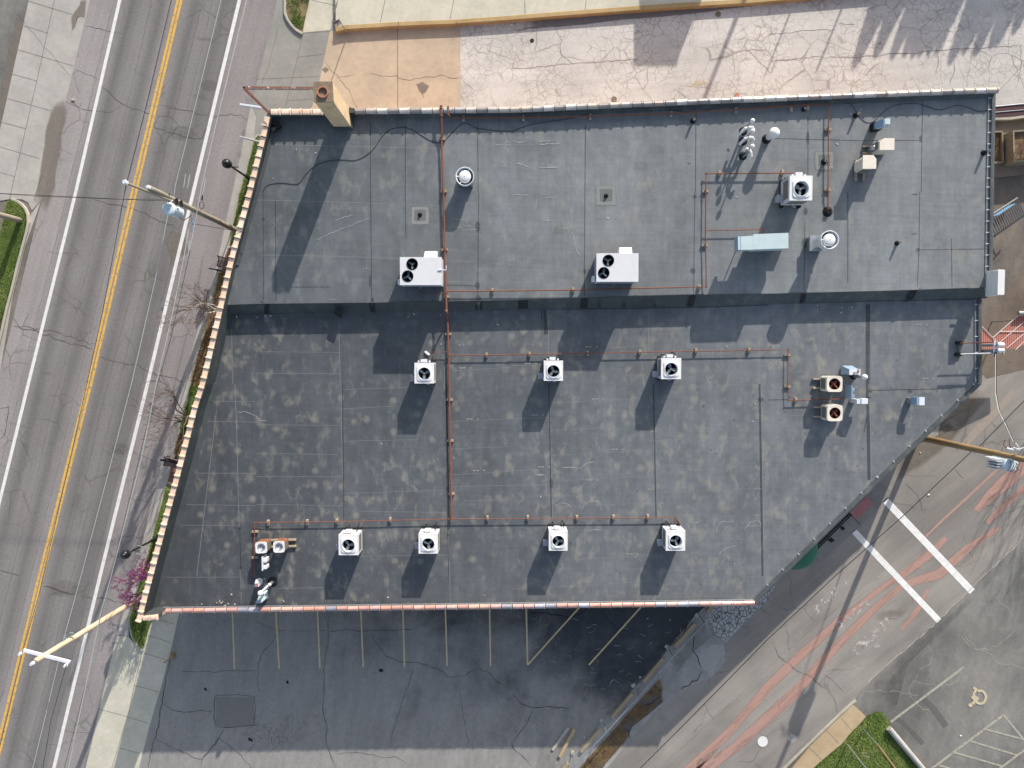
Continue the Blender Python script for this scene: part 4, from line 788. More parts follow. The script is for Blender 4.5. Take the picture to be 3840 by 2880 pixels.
# lower roof
rl = MB(); zl = ZL_ + .004
lpx = [(838, 1176)] + [(851, 1254), (801, 1440), (777, 1544), (738, 1700), (694, 1852), (660, 1970), (621, 2104), (599, 2186), (575, 2280), (600, 2297)]
inn = lambda x, y: (x - 14, y)
lpx = [inn(*a) for a in lpx] + [(2829, 2262), (3298, 1799), (3676, 1434), (3680, 1112)] + [(x, y - 22) for x, y in step_b[::-1][1:]]
rl.poly([P(x, y, ZL_) for x, y in lpx])
def ls(r, c, q, m=1, w_=.03): seam(rl, ZL(r, c, q), zl + .0006 * (len(rl.f) % 5), m, w_)
vx = [((1, 0, [(1960, 1230), (1985, 1659)]),), ]
for r, c, q in ((1, 0, [(2000, 1180), (2012, 1659)]), (2, 0, [(2030, 0), (2045, 400), (2060, 1000), (2075, 1659)]), (3, 0, [(2080, 0), (2085, 240)]), (1, 1, [(715, 1090), (728, 1659)]), (2, 1, [(735, 0), (745, 700), (765, 1190)]), (2, 1, [(1630, 0), (1650, 700), (1672, 1659)]), (3, 1, [(1675, 0), (1678, 215)]), (1, 1, [(1628, 1240), (1630, 1659)]), (1, 2, [(265, 1010), (270, 1230)]), (1, 2, [(312, 1010), (318, 1659)]), (2, 2, [(325, 0), (335, 600), (350, 1150)]), (3, 2, [(360, 100), (368, 200)]), (1, 2, [(1185, 1040), (1180, 1330)]), (1, 2, [(1215, 1040), (1220, 1659)]), (2, 2, [(1225, 0), (1240, 700), (1255, 1150)]), (3, 2, [(1275, 0), (1278, 200)]), (1, 2, [(2145, 990), (2140, 1659)]), (2, 2, [(2150, 0), (2165, 700), (2180, 1659)]), (3, 2, [(2195, 0), (2195, 100)]),
                (1, 3, [(885, 970), (880, 1659)]), (2, 3, [(870, 0), (885, 400), (890, 830)]), (2, 3, [(855, 260), (860, 0)]), (2, 3, [(185, 550), (190, 840)]), (2, 3, [(535, 850), (540, 1000)]), (2, 0, [(1870, 230), (1700, 1659)]), (2, 0, [(1840, 0), (1800, 240), (1600, 930), (1500, 1250), (1440, 1560)]), (3, 0, [(1395, 60), (1345, 265)])):
    ls(r, c, q)
for r, c, q in ((2, 0, [(1760, 322), (2212, 328)]), (2, 0, [(1640, 770), (2212, 772)]), (2, 0, [(1570, 1040), (2212, 1052)]), (2, 0, [(1520, 1220), (2060, 1222)]), (2, 0, [(1810, 150), (2200, 152)]), (2, 1, [(0, 352), (730, 358)]), (2, 1, [(740, 495), (1400, 480)]), (2, 1, [(0, 600), (700, 608)]), (2, 1, [(0, 800), (745, 800)]), (2, 1, [(750, 945), (1640, 918)]), (2, 1, [(0, 1040), (750, 1052)]), (2, 1, [(740, 48), (1300, 30)]), (2, 1, [(740, 215), (1220, 190)]), (2, 1, [(900, 1100), (1640, 1110)]), (2, 1, [(860, 1490), (1670, 1476)]), (2, 1, [(1690, 325), (2212, 300)]), (2, 1, [(1690, 560), (2212, 540)]), (2, 1, [(1690, 785), (2212, 755)]), (2, 1, [(1700, 888), (2212, 875)]), (2, 1, [(1800, 1010), (2212, 1000)]),
                (1, 1, [(0, 1380), (720, 1385)]), (1, 1, [(0, 1565), (725, 1570)]), (1, 1, [(1700, 1545), (2212, 1515)]), (1, 2, [(0, 1500), (260, 1495)]), (1, 2, [(840, 1350), (1180, 1325)]), (1, 2, [(1230, 1225), (1700, 1215), (2140, 1200)]), (2, 2, [(330, 165), (1200, 120)]), (2, 2, [(0, 300), (320, 290)]), (2, 2, [(335, 395), (900, 378)]), (2, 2, [(340, 618), (1200, 570)]), (2, 2, [(0, 750), (325, 735)]), (2, 2, [(340, 840), (1220, 795)]), (2, 2, [(0, 875), (330, 868)]), (2, 2, [(1230, 490), (2150, 452)]), (2, 2, [(1240, 715), (2100, 682)]), (2, 2, [(1250, 940), (2160, 900)]), (2, 2, [(1390, 30), (2140, 0)]), (2, 2, [(370, 1065), (1200, 1025)]), (2, 2, [(400, 1525), (1260, 1475)]), (2, 2, [(480, 1270), (900, 1262)]), (2, 2, [(1500, 1398), (2170, 1358)]), (2, 2, [(1290, 1620), (2200, 1580)]), (3, 2, [(400, 95), (1250, 42)]), (3, 2, [(1340, 190), (2050, 165)]), (3, 2, [(0, 112), (100, 112)]),
                (2, 3, [(880, 225), (1300, 208), (1640, 190)]), (2, 3, [(0, 275), (400, 270)]), (2, 3, [(680, 260), (860, 252)]), (2, 3, [(0, 505), (600, 500)]), (2, 3, [(0, 740), (880, 710)]), (2, 3, [(885, 688), (1060, 680)]), (2, 3, [(0, 955), (780, 935)]), (2, 3, [(0, 1195), (560, 1185)]), (2, 3, [(0, 1415), (370, 1405)]), (1, 3, [(890, 1175), (1580, 1180)]), (1, 3, [(880, 1632), (1800, 1640)]), (1, 3, [(190, 1550), (620, 1560)]), (1, 3, [(880, 1280), (1500, 1270)]), (3, 0, [(1380, 10), (2080, 10)]), (3, 1, [(200, 108), (580, 100)])):
    ls(r, c, q, 1, .022)
for r, c, q, w_ in ((1, 3, [(865, 970), (865, 1659)], .28), (2, 3, [(860, 0), (875, 830)], .2), (2, 2, [(2140, 0), (2165, 1659)], .12), (2, 1, [(745, 0), (760, 1190)], .07), (2, 1, [(1645, 0), (1668, 1659)], .09), (2, 2, [(320, 0), (340, 1150)], .07), (2, 2, [(1222, 0), (1245, 1150)], .08), (2, 0, [(2068, 1240), (2078, 1600)], .08), (2, 3, [(850, 290), (830, 420)], .06), (2, 3, [(0, 138), (170, 135)], .05), (2, 3, [(900, 55), (1600, 40)], .05), (1, 2, [(270, 1020), (290, 1230)], .3), (1, 1, [(0, 1052), (2200, 1018)], .08), (1, 2, [(0, 1018), (1600, 996), (2212, 975)], .08), (1, 3, [(0, 968), (900, 942), (1800, 926)], .07)):
    ls(r, c, q, 2, w_)
for (r, c, x, y, wx, wy) in ((2, 2, 340, 860, 30, 90), (2, 1, 1655, 905, 26, 50), (2, 0, 2068, 1248, 26, 26), (2, 0, 2078, 1585, 24, 20), (2, 2, 2150, 135, 60, 40), (2, 3, 870, 118, 50, 24), (2, 3, 885, 62, 34, 34), (2, 3, 1228, 60, 50, 36), (2, 2, 505, 1378, 22, 26), (2, 2, 1655, 190, 24, 26), (3, 0, 2085, 130, 20, 20), (2, 1, 1660, 1305, 24, 20), (2, 3, 890, 852, 24, 24)):
    rl.soft([PZ(r, c, x + wx * .6 * math.cos(k * .7), y + wy * .6 * math.sin(k * .7), zl + .006) for k in range(9)], 3, .2)
rr = random.Random(21)
def lscuff(r, c, q, w_=.045): scuff(rl, r, c, q, zl + .010, w_)
for q in ([(370, 1050), (420, 1028), (470, 1035), (520, 1062)], [(600, 1090), (630, 1030), (690, 1010), (750, 1020), (775, 1050)], [(760, 1060), (780, 1105)], [(1100, 1050), (1140, 1035), (1190, 1022), (1210, 1050)], [(1200, 980), (1200, 1010)], [(1165, 910), (1220, 910), (1222, 880)], [(660, 1270), (700, 1255), (760, 1262)], [(1530, 1198), (1620, 1193)], [(1660, 1210), (1685, 1240)], [(1770, 1290), (1780, 1220), (1820, 1188), (1920, 1183)], [(1785, 1480), (1810, 1440), (1860, 1410), (1940, 1398)], [(2010, 1260), (2050, 1200), (2100, 1180), (2140, 1185), (2150, 1240)], [(2020, 1228), (2140, 1225)], [(2090, 920), (2110, 900), (2160, 900)], [(2090, 960), (2110, 990), (2090, 1020)], [(1520, 1250), (1530, 1210)], [(2080, 1135), (2130, 1130)], [(1180, 820), (1195, 840)]): lscuff(2, 2, q)
for q in ([(430, 722), (520, 720), (590, 728)], [(590, 728), (640, 690), (710, 668)], [(200, 788), (270, 778)], [(230, 790), (300, 790)], [(345, 766), (378, 762)], [(412, 705), (438, 708)]): lscuff(2, 2, q, .06)
for q in ([(2055, 240), (2110, 240), (2160, 252), (2212, 280)],): lscuff(2, 0, q, .05)
for q in ([(0, 275), (30, 310), (90, 320)],): lscuff(2, 1, q, .05)
for k in range(34):                                                       # combed chalk ticks near the south edge
    x, y = rr.uniform(430, 520), rr.uniform(1560, 1640)
for (r, c, x0, x1, y0, n) in ((2, 2, 430, 510, 1585, 9), (2, 2, 590, 740, 1350, 8), (2, 2, 1560, 1690, 1455, 12), (3, 2, 1330, 1440, 60, 9), (3, 2, 1560, 1680, 50, 10), (3, 2, 1820, 1880, 50, 5), (2, 2, 1180, 1200, 1550, 3), (2, 0, 2100, 2160, 1000, 4)):
    for j in range(n):
        x = x0 + (x1 - x0) * j / n + rr.uniform(-4, 4); lscuff(r, c, [(x, y0 + rr.uniform(-18, 0)), (x + rr.uniform(-3, 3), y0 + rr.uniform(14, 34))], .025)
for (r, c, x, y) in ((2, 1, 1820, 303), (2, 1, 1875, 748), (2, 2, 168, 268), (2, 2, 690, 130), (2, 2, 860, 565), (2, 2, 225, 717), (2, 2, 990, 1470), (1, 2, 635, 1338), (1, 2, 110, 1483), (1, 1, 1757, 1520), (2, 3, 1330 // 2, 30), (1, 3, 1335, 1612), (1, 3, 480, 1122), (1, 3, 1275, 1146), (2, 2, 640, 830)):   # faded dashes of print on the membrane
    for j, l_ in enumerate((26, 14, 16, 0, 0, 14)):
        if l_: q = x + j * 18; rl.ribbon([PZ(r, c, q, y, zl + .014), PZ(r, c, q + l_, y - 1, zl + .014)], .07, 4)
for x, y, sx, sy in ((3190, 1705, 22, 60), (3190, 1805, 26, 40), (3175, 1760, 18, 30), (3005, 1640, 16, 30), (3005, 1750, 18, 40), (3200, 1600, 16, 22), (2500, 1750, 14, 46), (2640, 1760, 20, 22), (2640, 1700, 18, 18), (2840, 1760, 12, 40), (2845, 1810, 14, 20), (1614, 1590, 20, 36), (1510, 1880, 12, 18), (1620, 1780, 14, 16), (1225, 1462, 20, 18), (2180, 1675, 20, 26), (2410, 1740, 12, 30), (2255, 1800, 14, 40), (3450, 1340, 30, 60), (3560, 1400, 60, 40), (3520, 1330, 24, 50), (3650, 1330, 22, 80), (3640, 1250, 20, 60), (3380, 1290, 30, 60), (3570, 1290, 26, 50), (2600, 1300, 40, 24), (2760, 1330, 40, 30), (2720, 1400, 24, 40), (2430, 1280, 36, 14), (3320, 1560, 22, 20), (1250, 1900, 14, 26), (2420, 1400, 20, 20), (1330, 1740, 16, 16), (1380, 1728, 14, 24), (1560, 1735, 10, 16), (1480, 1726, 12, 14), (1840, 1700, 14, 40), (1850, 1930, 16, 26), (1300, 1825, 24, 50), (630, 2020, 36, 14), (680, 2030, 26, 10), (3075, 1480, 14, 18), (2100, 2090, 20, 10)):
    n_ = 11; rl.soft([P(x + sx * 1.15 * (1 + .25 * math.sin(k * 2.3 + x)) * math.cos(k * 2 * math.pi / n_), y + sy * 1.15 * (1 + .25 * math.sin(k * 1.7 + y)) * math.sin(k * 2 * math.pi / n_), zl + .0055) for k in range(n_)], 5, .5)
for k in range(230):                                                      # fastener plates: pale rim, dark dimple
    x, y = rr.uniform(900, 3600), rr.uniform(1270, 2240)
    if not inside(x, y, [(700, 1900), (860, 1270), (3660, 1270), (3660, 1400), (2830, 2200), (620, 2200)]): continue
    if rr.random() > .35 + .5 * (x - 900) / 2700: continue
    p = P(x, y, zl + .0075); r_ = rr.uniform(.05, .09)
    rl.soft([(p.x + r_ * 2.2 * math.cos(a * .7), p.y + r_ * 2.2 * math.sin(a * .7), p.z) for a in range(9)], 5, .5); rl.disc((p.x, p.y, p.z + .002), r_ * .5, 8, 6)
rl.build('lower_roof', [M['roof_low'], M['seam_l'], M['seam_d'], M['patch_d'], M['chalk'], m_soft('dried_puddle', A(158, 154, 138), A(140, 138, 124), .5, 1.25, 1.6, .6), plain('plate_dimple', A(88, 92, 92), .7)], bl)
# parapets: membrane lined inside
pw = MB(); pth = [npath[0], np0, P(1012, 424, ZW)] + wp[1:] + [sw_in]
pw.sweep(xy(pth), [(-.13, ZW - .5), (-.13, ZW - .004), (.12, ZW - .004), (.13, ZW - 1.5), (.0, ZW - 1.5), (0, ZW - .5)], 0)
pw.sweep(xy([sw_in, P(603, 2291, ZS), sp1]), [(-.13, ZS - .25), (-.13, ZS - .004), (.13, ZS - .004), (.13, ZS - .6), (0, ZS - .6), (0, ZS - .25)])
pw.sweep(xy([np1] + npath[:-1][::-1]), [(-.13, ZNP - .5), (-.13, ZNP - .004), (.13, ZNP - .004), (.14, ZNP - .9), (0, ZNP - .9), (0, ZNP - .5)])
# sloping membrane cant at the foot of the west parapet
def cant(mb, path_in, z0, h, run, side=1):
    mb.sweep(xy(path_in), [(0, z0 - .01), (0, z0 + h), (side * run, z0 - .01)])
pw.build('parapet', M['flash'], bl)
cn = MB(); g_ = P(577, 2277, ZL_)
cant(cn, [P(1016, 428, ZW), P(1003, 500, ZW)] + [Vector((p.x + .12, p.y, 0)) for p in wp[2:4]], ZU, .12, .18)
cant(cn, [Vector((p.x + .12, p.y, 0)) for p in wp[5:]], ZL_, .2, .28)
cant(cn, [Vector((p.x, p.y - .13, 0)) for p in npath], ZU, .12, .2, -1)
cant(cn, [P(3700, 1110, ZL_), P(3640, 1112, ZL_), P(2000, 1158, ZL_), P(860, 1180, ZL_)], ZL_, .05, .1)
cn.build('cant_strip', M['flash'], bl)
mb = MB(); q = [Vector((sp0.x + .1, sp0.y + .16, ZL_ + .22)), Vector((sp1.x, sp1.y + .16, ZL_ + .22))]; mb.tube(q, .03, 6); mb.build('termination_bar', M['galv'], bl)

def coping(name, path, z, w_, gab, mat, pitch, collar_h, seed, over=0.0):
    """fired tiles with raised socket collars"""
    rr = random.Random(seed); mb = MB(); pts = [Vector((p[0], p[1])) for p in path]; segs = []; d0 = 0
    L = sum((pts[i + 1] - pts[i]).length for i in range(len(pts) - 1)); n = round(L / pitch); pitch = L / n
    def at(s):
        for i in range(len(pts) - 1):
            l_ = (pts[i + 1] - pts[i]).length
            if s <= l_ + 1e-6 or i == len(pts) - 2: return pts[i].lerp(pts[i + 1], s / l_), (pts[i + 1] - pts[i]).normalized()
            s -= l_
    h = w_ / 2
    for k in range(n):
        tone = rr.random(); dz = rr.uniform(-.012, .012); sk = rr.uniform(-.006, .006); mb.cur = tone
        for a, b, e, zz in ((k * pitch + .03, (k + 1) * pitch - .06, 0, dz), ((k + 1) * pitch - .075 + rr.uniform(-.01, .01), (k + 1) * pitch - .01, .018, dz + collar_h)):
            vs = []
            for s in (a, b):
                p, d = at(s); nn = Vector((-d.y, d.x))
                for o, zc in ((-h - e, z - .03), (-h - e, z + .035 + zz), (-h * .55 - e * .3, z + .05 + gab * .62 + zz), (0, z + .05 + gab + zz), (h * .55 + e * .3, z + .05 + gab * .62 + zz), (h + e, z + .035 + zz), (h + e, z - .03)):
                    q = p + nn * (o + sk); vs.append((q.x, q.y, zc))
            f = [[i, i + 1, 8 + i, 7 + i] for i in range(6)] + [[6, 0, 7, 13], list(range(7))[::-1], list(range(7, 14))]
            mb.add(vs, f)
    mb.cur = 1.0
    o = mb.build(name, mat, bl); return o
coping('coping', [wp[0]] + wp[1:-1] + [P(520, 2330, ZW)], ZW, .28, .012, M['tile_peach'], .56, .075, 1)['label'] = 'peach tiles along the street side parapet'
coping('coping', [P(534, 2318, ZW), P(594, 2314, ZW)], ZW, .28, .012, M['tile_peach'], .5, .045, 9)
coping('coping', [P(1015, 420, ZW), P(1212, 420, ZW)], ZW, .3, .012, M['tile_peach'], .56, .075, 2)
coping('coping', [sp0, sp1], ZS, .27, .07, M['tile_red'], .63, .035, 3)['label'] = 'red, orange and slate tiles along the south parapet'
coping('coping', npath, ZNP, .30, .07, M['tile_grey'], .60, .035, 4)['label'] = 'grey and white tiles along the north parapet'
# metal edge, gutter and its straps on the east and diagonal sides
def gutter(path, z, pitch, wd=.15, lip=.09):
    mb = MB(); mb.sweep(xy(path), [(-.10, z - .10), (-.10, z + lip), (.0, z + lip + .015), (.10, z + lip), (.16, z - .002), (.14, z - .1)])
    o = mb.build('roof_edge', M['flash'], bl)
    mb = MB(); mb.sweep(xy(path), [(-.125 - wd, z - .1), (-.13 - wd, z + .05), (-.11 - wd, z + .05), (-.11 - wd, z - .07), (-.13, z - .07), (-.13, z + .02), (-.115, z + .02), (-.115, z - .1)])
    g = mb.build('gutter', M['steel'] if pitch < .8 else M['galv'], bl)
    L = 0
    for i in range(len(path) - 1):
        a, b = path[i], path[i + 1]; l_ = (b - a).length; d = (b - a).normalized(); nn = Vector((-d.y, d.x, 0)); s = .3 if i == 0 else 0
        while s < l_:
            p = a + d * s - nn * (.12 + wd / 2); m2 = MB(); m2.box(p.x, p.y, z + .05, .035, wd + .04, .012, math.atan2(d.y, d.x)); m2.build('gutter_strap', M['white2'], g); s += pitch
gutter([ne_top[2], ne_top[1], ne_top[0]][::-1], ZU, .62); 
gutter([P(3672, 1122, ZL_), P(3672, 1436, ZL_)], ZL_, .9)
gutter([P(3672, 1436, ZL_), P(3295, 1797, ZL_), P(2826, 2256, ZL_)], ZL_, 1.25, .1, .12)
# chimney
ch = MB(); top = [P(1175, 306, 9.5), P(1246, 305, 9.5), P(1251, 382, 9.5), P(1177, 382, 9.5)]; cxy = [(p.x, p.y) for p in top]; cc = Vector((sum(p[0] for p in cxy) / 4, sum(p[1] for p in cxy) / 4))
sh = [(cc.x + (p[0] - cc.x) * .97, cc.y + (p[1] - cc.y) * .97) for p in cxy]
ch.prism(sh, ZU - .6, 9.42)
chim = ch.build('chimney', M['chimney'], bl); cp = MB(); cp.prism(cxy, 9.42, 9.5); cp.build('chimney_cap', M['cap'], chim)
cp = MB(); fc = P(1211, 346, 9.55); cp.lathe(fc.x, fc.y, [(.27, 9.5), (.27, 9.62), (.225, 9.62), (.22, 8.6)], 28); cp.build('flue', M['clay'], chim)
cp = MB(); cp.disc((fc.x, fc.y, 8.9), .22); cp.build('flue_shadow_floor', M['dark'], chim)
cb = MB(); cb.prism([(cc.x + (p[0] - cc.x) * 1.12, cc.y + (p[1] - cc.y) * 1.12) for p in cxy], ZU, ZU + .28); cb.build('chimney_flashing', M['flash'], chim)
mb = MB(); lam = random.Random(4)
for i in range(7): q = P(1034 + lam.uniform(-9, 9), 476 + lam.uniform(-12, 12), ZU); mb.box(q.x, q.y, ZU + .02 + i * .05, .5, .22, .05, lam.uniform(-.6, .9))
o = mb.build('membrane_scraps', M['black_mat'], None, tuple(P(1034, 476, ZU))); tag(o, 'small heap of black membrane offcuts in the north west roof corner', 'scrap pile')
# awning, hatch, trench drain against the diagonal wall
dd = (diag[2] - diag[1]).normalized(); dn = Vector((-dd.y, dd.x, 0)); 
if dn.x < 0: dn = -dn
ac = P(3012, 2070, ZL_); mb = MB(); n = 14; vs = []; Rr_ = 1.38; k = 7
for j in range(k + 1):
    t = math.pi / 2 * j / k
    for i in range(n + 1):
        a = math.pi * i / n; r_ = Rr_ * math.cos(t); p = ac + dd * (Rr_ * 1.0 * math.cos(a) * math.cos(t)) + dn * (.14 + 1.5 * math.sin(a) * math.cos(t)); vs.append((p.x, p.y, 2.95 + .9 * math.sin(t)))
mb.add(vs, [[j * (n + 1) + i, j * (n + 1) + i + 1, (j + 1) * (n + 1) + i + 1, (j + 1) * (n + 1) + i] for j in range(k) for i in range(n)])
aw = mb.build('awning', M['green_awn'], bl, smooth=True)
h4 = PL(ZL(2, 3, [(850, 962), (952, 1072), (806, 1215), (702, 1108)]), .06); mb = MB(); mb.prism(xy(h4), .0, .07)
hc = (h4[0] + h4[2]) / 2; hatch = mb.build('cellar_hatch', M['grey_door'], None, (hc.x, hc.y, 0)); tag(hatch, 'sunken grey cellar door with a faded red panel against the diagonal wall', 'hatch')
mb = MB(); a, b, c_, d_ = h4; mb.prism(xy([a.lerp(b, .02).lerp(d_, .02), a.lerp(b, .62).lerp(d_.lerp(c_, .62), .03), d_.lerp(c_, .62), d_.lerp(c_, .04)]), .07, .078); o = mb.build('red_panel', M['pink_door'], hatch, (hc.x, hc.y, 0))
a, b = PZ(2, 3, 712, 1108, 0), PZ(2, 3, 402, 1420, 0); d = (b - a).normalized(); n_ = Vector((-d.y, d.x, 0)); L = (b - a).length; gt = MB()
for s_ in (-1, 1): p, q = a + n_ * .14 * s_, b + n_ * .14 * s_; gt.tube([Vector((p.x, p.y, .06)), Vector((q.x, q.y, .06))], .028, 4)
gt.tube([a + Vector((0, 0, .05)), b + Vector((0, 0, .05))], .03, 4)
k = int(L / .2)
for i in range(k): p = a + d * (L * (i + .5) / k); gt.tube([p + n_ * .14 + Vector((0, 0, .06)), p - n_ * .14 + Vector((0, 0, .06))], .02, 4)
o = gt.build('ladder_rack', M['black_mat'], None, (a.x, a.y, 0)); tag(o, 'long narrow black slotted grate lying along the diagonal wall foot', 'grate')
# ---------------------------------------------------------------- rooftop plant
def fan(parent, r, z, loc=(0, 0), ang=0, nb=3, mat=None, name='fan'):
    mb = MB()
    for k in range(nb):
        a = ang + k * 2 * math.pi / nb; w_ = r * .5; ca, sa = math.cos(a), math.sin(a)
        pts = [(r * .12, -w_ * .3, .01), (r * .5, -w_ * .52, .035), (r * .93, -w_ * .5, .05), (r * .97, w_ * .28, -.03), (r * .5, w_ * .42, -.03), (r * .12, w_ * .3, -.01)]
        mb.poly([(loc[0] + x * ca - y * sa, loc[1] + x * sa + y * ca, z + q) for x, y, q in pts])
    mb.cyl((loc[0], loc[1], z - .05), (loc[0], loc[1], z + .05), r * .17, n=12)
    return mb.build(name, mat or M['blade'], parent)
def plate_hole(mb, w_, d_, z, holes, m=0, n=24):                         # flat plate with circular openings
    x0, x1, y0, y1 = -w_ / 2, w_ / 2, -d_ / 2, d_ / 2
    (cx, cy, r) = holes
    sq = []
    for i in range(n):
        t = 2 * math.pi * i / n; c, s = math.cos(t), math.sin(t)
        tx = ((x1 - cx) / c if c > 1e-6 else ((x0 - cx) / c if c < -1e-6 else 1e9)); ty = ((y1 - cy) / s if s > 1e-6 else ((y0 - cy) / s if s < -1e-6 else 1e9))
        q = min(tx, ty); sq.append((cx + c * q, cy + s * q, z))
    inn = [(cx + r * math.cos(2 * math.pi * i / n), cy + r * math.sin(2 * math.pi * i / n), z) for i in range(n)]
    mb.add(sq + inn, [[i, (i + 1) % n, n + (i + 1) % n, n + i] for i in range(n)], m)
    # corners
    for X, Y in ((x0, y0), (x1, y0), (x1, y1), (x0, y1)):
        near = sorted(range(n), key=lambda i: (sq[i][0] - X) ** 2 + (sq[i][1] - Y) ** 2)[:2]; mb.add([(X, Y, z), sq[near[0]], sq[near[1]]], [[0, 1, 2]], m)
def make_condenser(w_=1.06, d_=1.12, h=1.05, leg=.28):
    t = bpy.data.objects.new('condenser', None); col.objects.link(t); z0 = leg; z1 = leg + h
    mb = MB(); x, y = w_ / 2, d_ / 2
    mb.add([(-x, -y, z0), (x, -y, z0), (x, y, z0), (-x, y, z0), (-x, -y, z1), (x, -y, z1), (x, y, z1), (-x, y, z1)], [[0, 1, 5, 4], [1, 2, 6, 5], [2, 3, 7, 6], [3, 0, 4, 7], [3, 2, 1, 0]])
    cb = mb.build('cabinet', M['white_side'], t)
    mb = MB()
    for s in (-1, 1): mb.box(s * (x + .004), .02, z0 + .32, .012, d_ * .78, h * .52, 0)
    mb.box(0, -y - .004, z0 + .32, w_ * .78, .012, h * .52, 0)
    mb.build('coil_grille', M['louver'], cb)
    mb = MB(); r = .335; plate_hole(mb, w_ + .02, d_ + .02, z1 + .03, (0, -.03, r + .06))
    mb.add([(-x - .01, -y - .01, z1 - .02), (x + .01, -y - .01, z1 - .02), (x + .01, y + .01, z1 - .02), (-x - .01, y + .01, z1 - .02), (-x - .01, -y - .01, z1 + .03), (x + .01, -y - .01, z1 + .03), (x + .01, y + .01, z1 + .03), (-x - .01, y + .01, z1 + .03)], [[0, 1, 5, 4], [1, 2, 6, 5], [2, 3, 7, 6], [3, 0, 4, 7]])
    b = .14; q = .41
    def rr_(s, z): return [(math.copysign(1, cx) * (s - b) + b * math.cos(a), -.03 + math.copysign(1, cy) * (s - b) + b * math.sin(a), z) for cx, cy, a0 in ((1, 1, 0), (-1, 1, 90), (-1, -1, 180), (1, -1, 270)) for a in [R(a0 + k * 22.5) for k in range(5)]]
    A_, B_ = rr_(q + .02, z1 + .03), rr_(q - .02, z1 + .075); n = 20
    cring = [((r + .03) * math.cos(R(0 + k * 18)), -.03 + (r + .03) * math.sin(R(k * 18)), z1 + .075) for k in range(n)]
    mb.add(A_ + B_ + cring, [[i, (i + 1) % n, n + (i + 1) % n, n + i] for i in range(n)] + [[n + i, n + (i + 1) % n, 2 * n + (i + 1) % n, 2 * n + i] for i in range(n)])
    tp = mb.build('top_panel', M['white'], t)
    mb = MB(); mb.lathe(0, -.03, [(r + .05, z1 + .078), (r + .035, z1 + .10), (r + .005, z1 + .10), (r - .01, z1 - .2)], 32); mb.build('fan_ring', M['white2'], tp)
    mb = MB(); mb.disc((0, -.03, z1 - .32), r + .12, 24); mb.cyl((0, -.03, z1 - .32), (0, -.03, z1 - .12), .1, n=12); mb.build('motor_well', M['dark'], tp)
    f = fan(t, r - .02, z1 - .06, (0, -.03))
    mb = MB(); mb.bevbox(-.05, y + .12, z1 - .42, .34, .16, .34, .02); hb = mb.build('service_hood', M['white2'], t)
    
    for vx in (-.33, .27): mb = MB(); mb.cyl((vx, y + .08, z1 - .3), (vx, y + .08, z1 - .16), .05, n=10); mb.build('valve_cap', M['white2'], t)
    mb = MB(); mb.box(-x - .16, -y + .24, z0 + .35, .3, .34, .04); mb.box(-x - .16, -y + .24, z0 + .05, .26, .26, .3); mb.build('disconnect_box', plain('grey_box', A(168, 172, 182), .5) if 'gb' not in M else M['gb'], t)
    for s in (-1, 1): mb = MB(); mb.box(s * (x - .1), 0, 0, .1, d_ + .2, z0); mb.build('stand_rail', M['black_mat'], t)
    mb = MB(); mb.tube([(.05, -y, z0 + .1), (.05, -y - .1, z0 + .1), (.18, -y - .1, z0 + .1)], .02, 6); mb.build('drain_pipe', M['white2'], t)
    mb = MB(); mb.tube([(.3, y, z0 + .5), (.38, y + .18, z0 + .4), (.35, y + .28, z0 + .15), (.3, y + .3, 0.02)], .025, 6); mb.build('hose', M['black_mat'], t); mb = MB(); mb.tube([(-.15, y, z0 + .3), (-.2, y + .16, z0 + .2), (-.25, y + .2, 0.02)], .03, 6); mb.build('hose', M['black_mat'], t)
    return t
M['gb'] = plain('grey_box', A(168, 172, 182), .5)
proto = make_condenser()
GRP = 'white rooftop condensers'
CD = [((1591, 1399), ZL_, 1.0, 'white square condenser at the west end of the middle row, beside the long rusty pipe', .5), ((2075.5, 1390), ZL_, .98, 'white square condenser in the middle of the middle row', 1.5), ((2517, 1382), ZL_, 1.02, 'white square condenser at the east end of the middle row', 1.45),
      ((1307, 2043), ZL_, 1.02, 'white square condenser at the west end of the bottom row', 1.75), ((1606, 2038), ZL_, 1.0, 'white square condenser second from the west in the bottom row', .2), ((2093.5, 2028), ZL_, .97, 'white square condenser third from the west in the bottom row', 1.7), ((2533.5, 2027), ZL_, 1.0, 'white square condenser at the east end of the bottom row, where the pipe stops', 2.6)]
for i, ((u, v), zb, s, lab, fa) in enumerate(CD):
    c = proto if i == 0 else copy_tree(proto); p = P(u, v, zb + 1.36); c.location = (p.x, p.y, zb); c.scale = (s, s, 1); tag(c, lab, 'air conditioner', GRP)
    for ch_ in c.children:
        if ch_.name.startswith('fan'): ch_.rotation_euler = (0, 0, 0); ch_.location = (0, 0, 0); ch_.matrix_parent_inverse = Matrix(); ch_.data = ch_.data.copy(); ch_.data.transform(Matrix.Translation((0, -.03, 0)) @ Matrix.Rotation(fa, 4, 'Z') @ Matrix.Translation((0, .03, 0)))
c = copy_tree(proto); p = P(3004, 705, ZU + 1.62); c.location = (p.x, p.y, ZU); c.scale = (1.12, 1.14, 1.19); tag(c, 'largest white square condenser, standing on the upper roof near the north east vents', 'air conditioner', GRP)

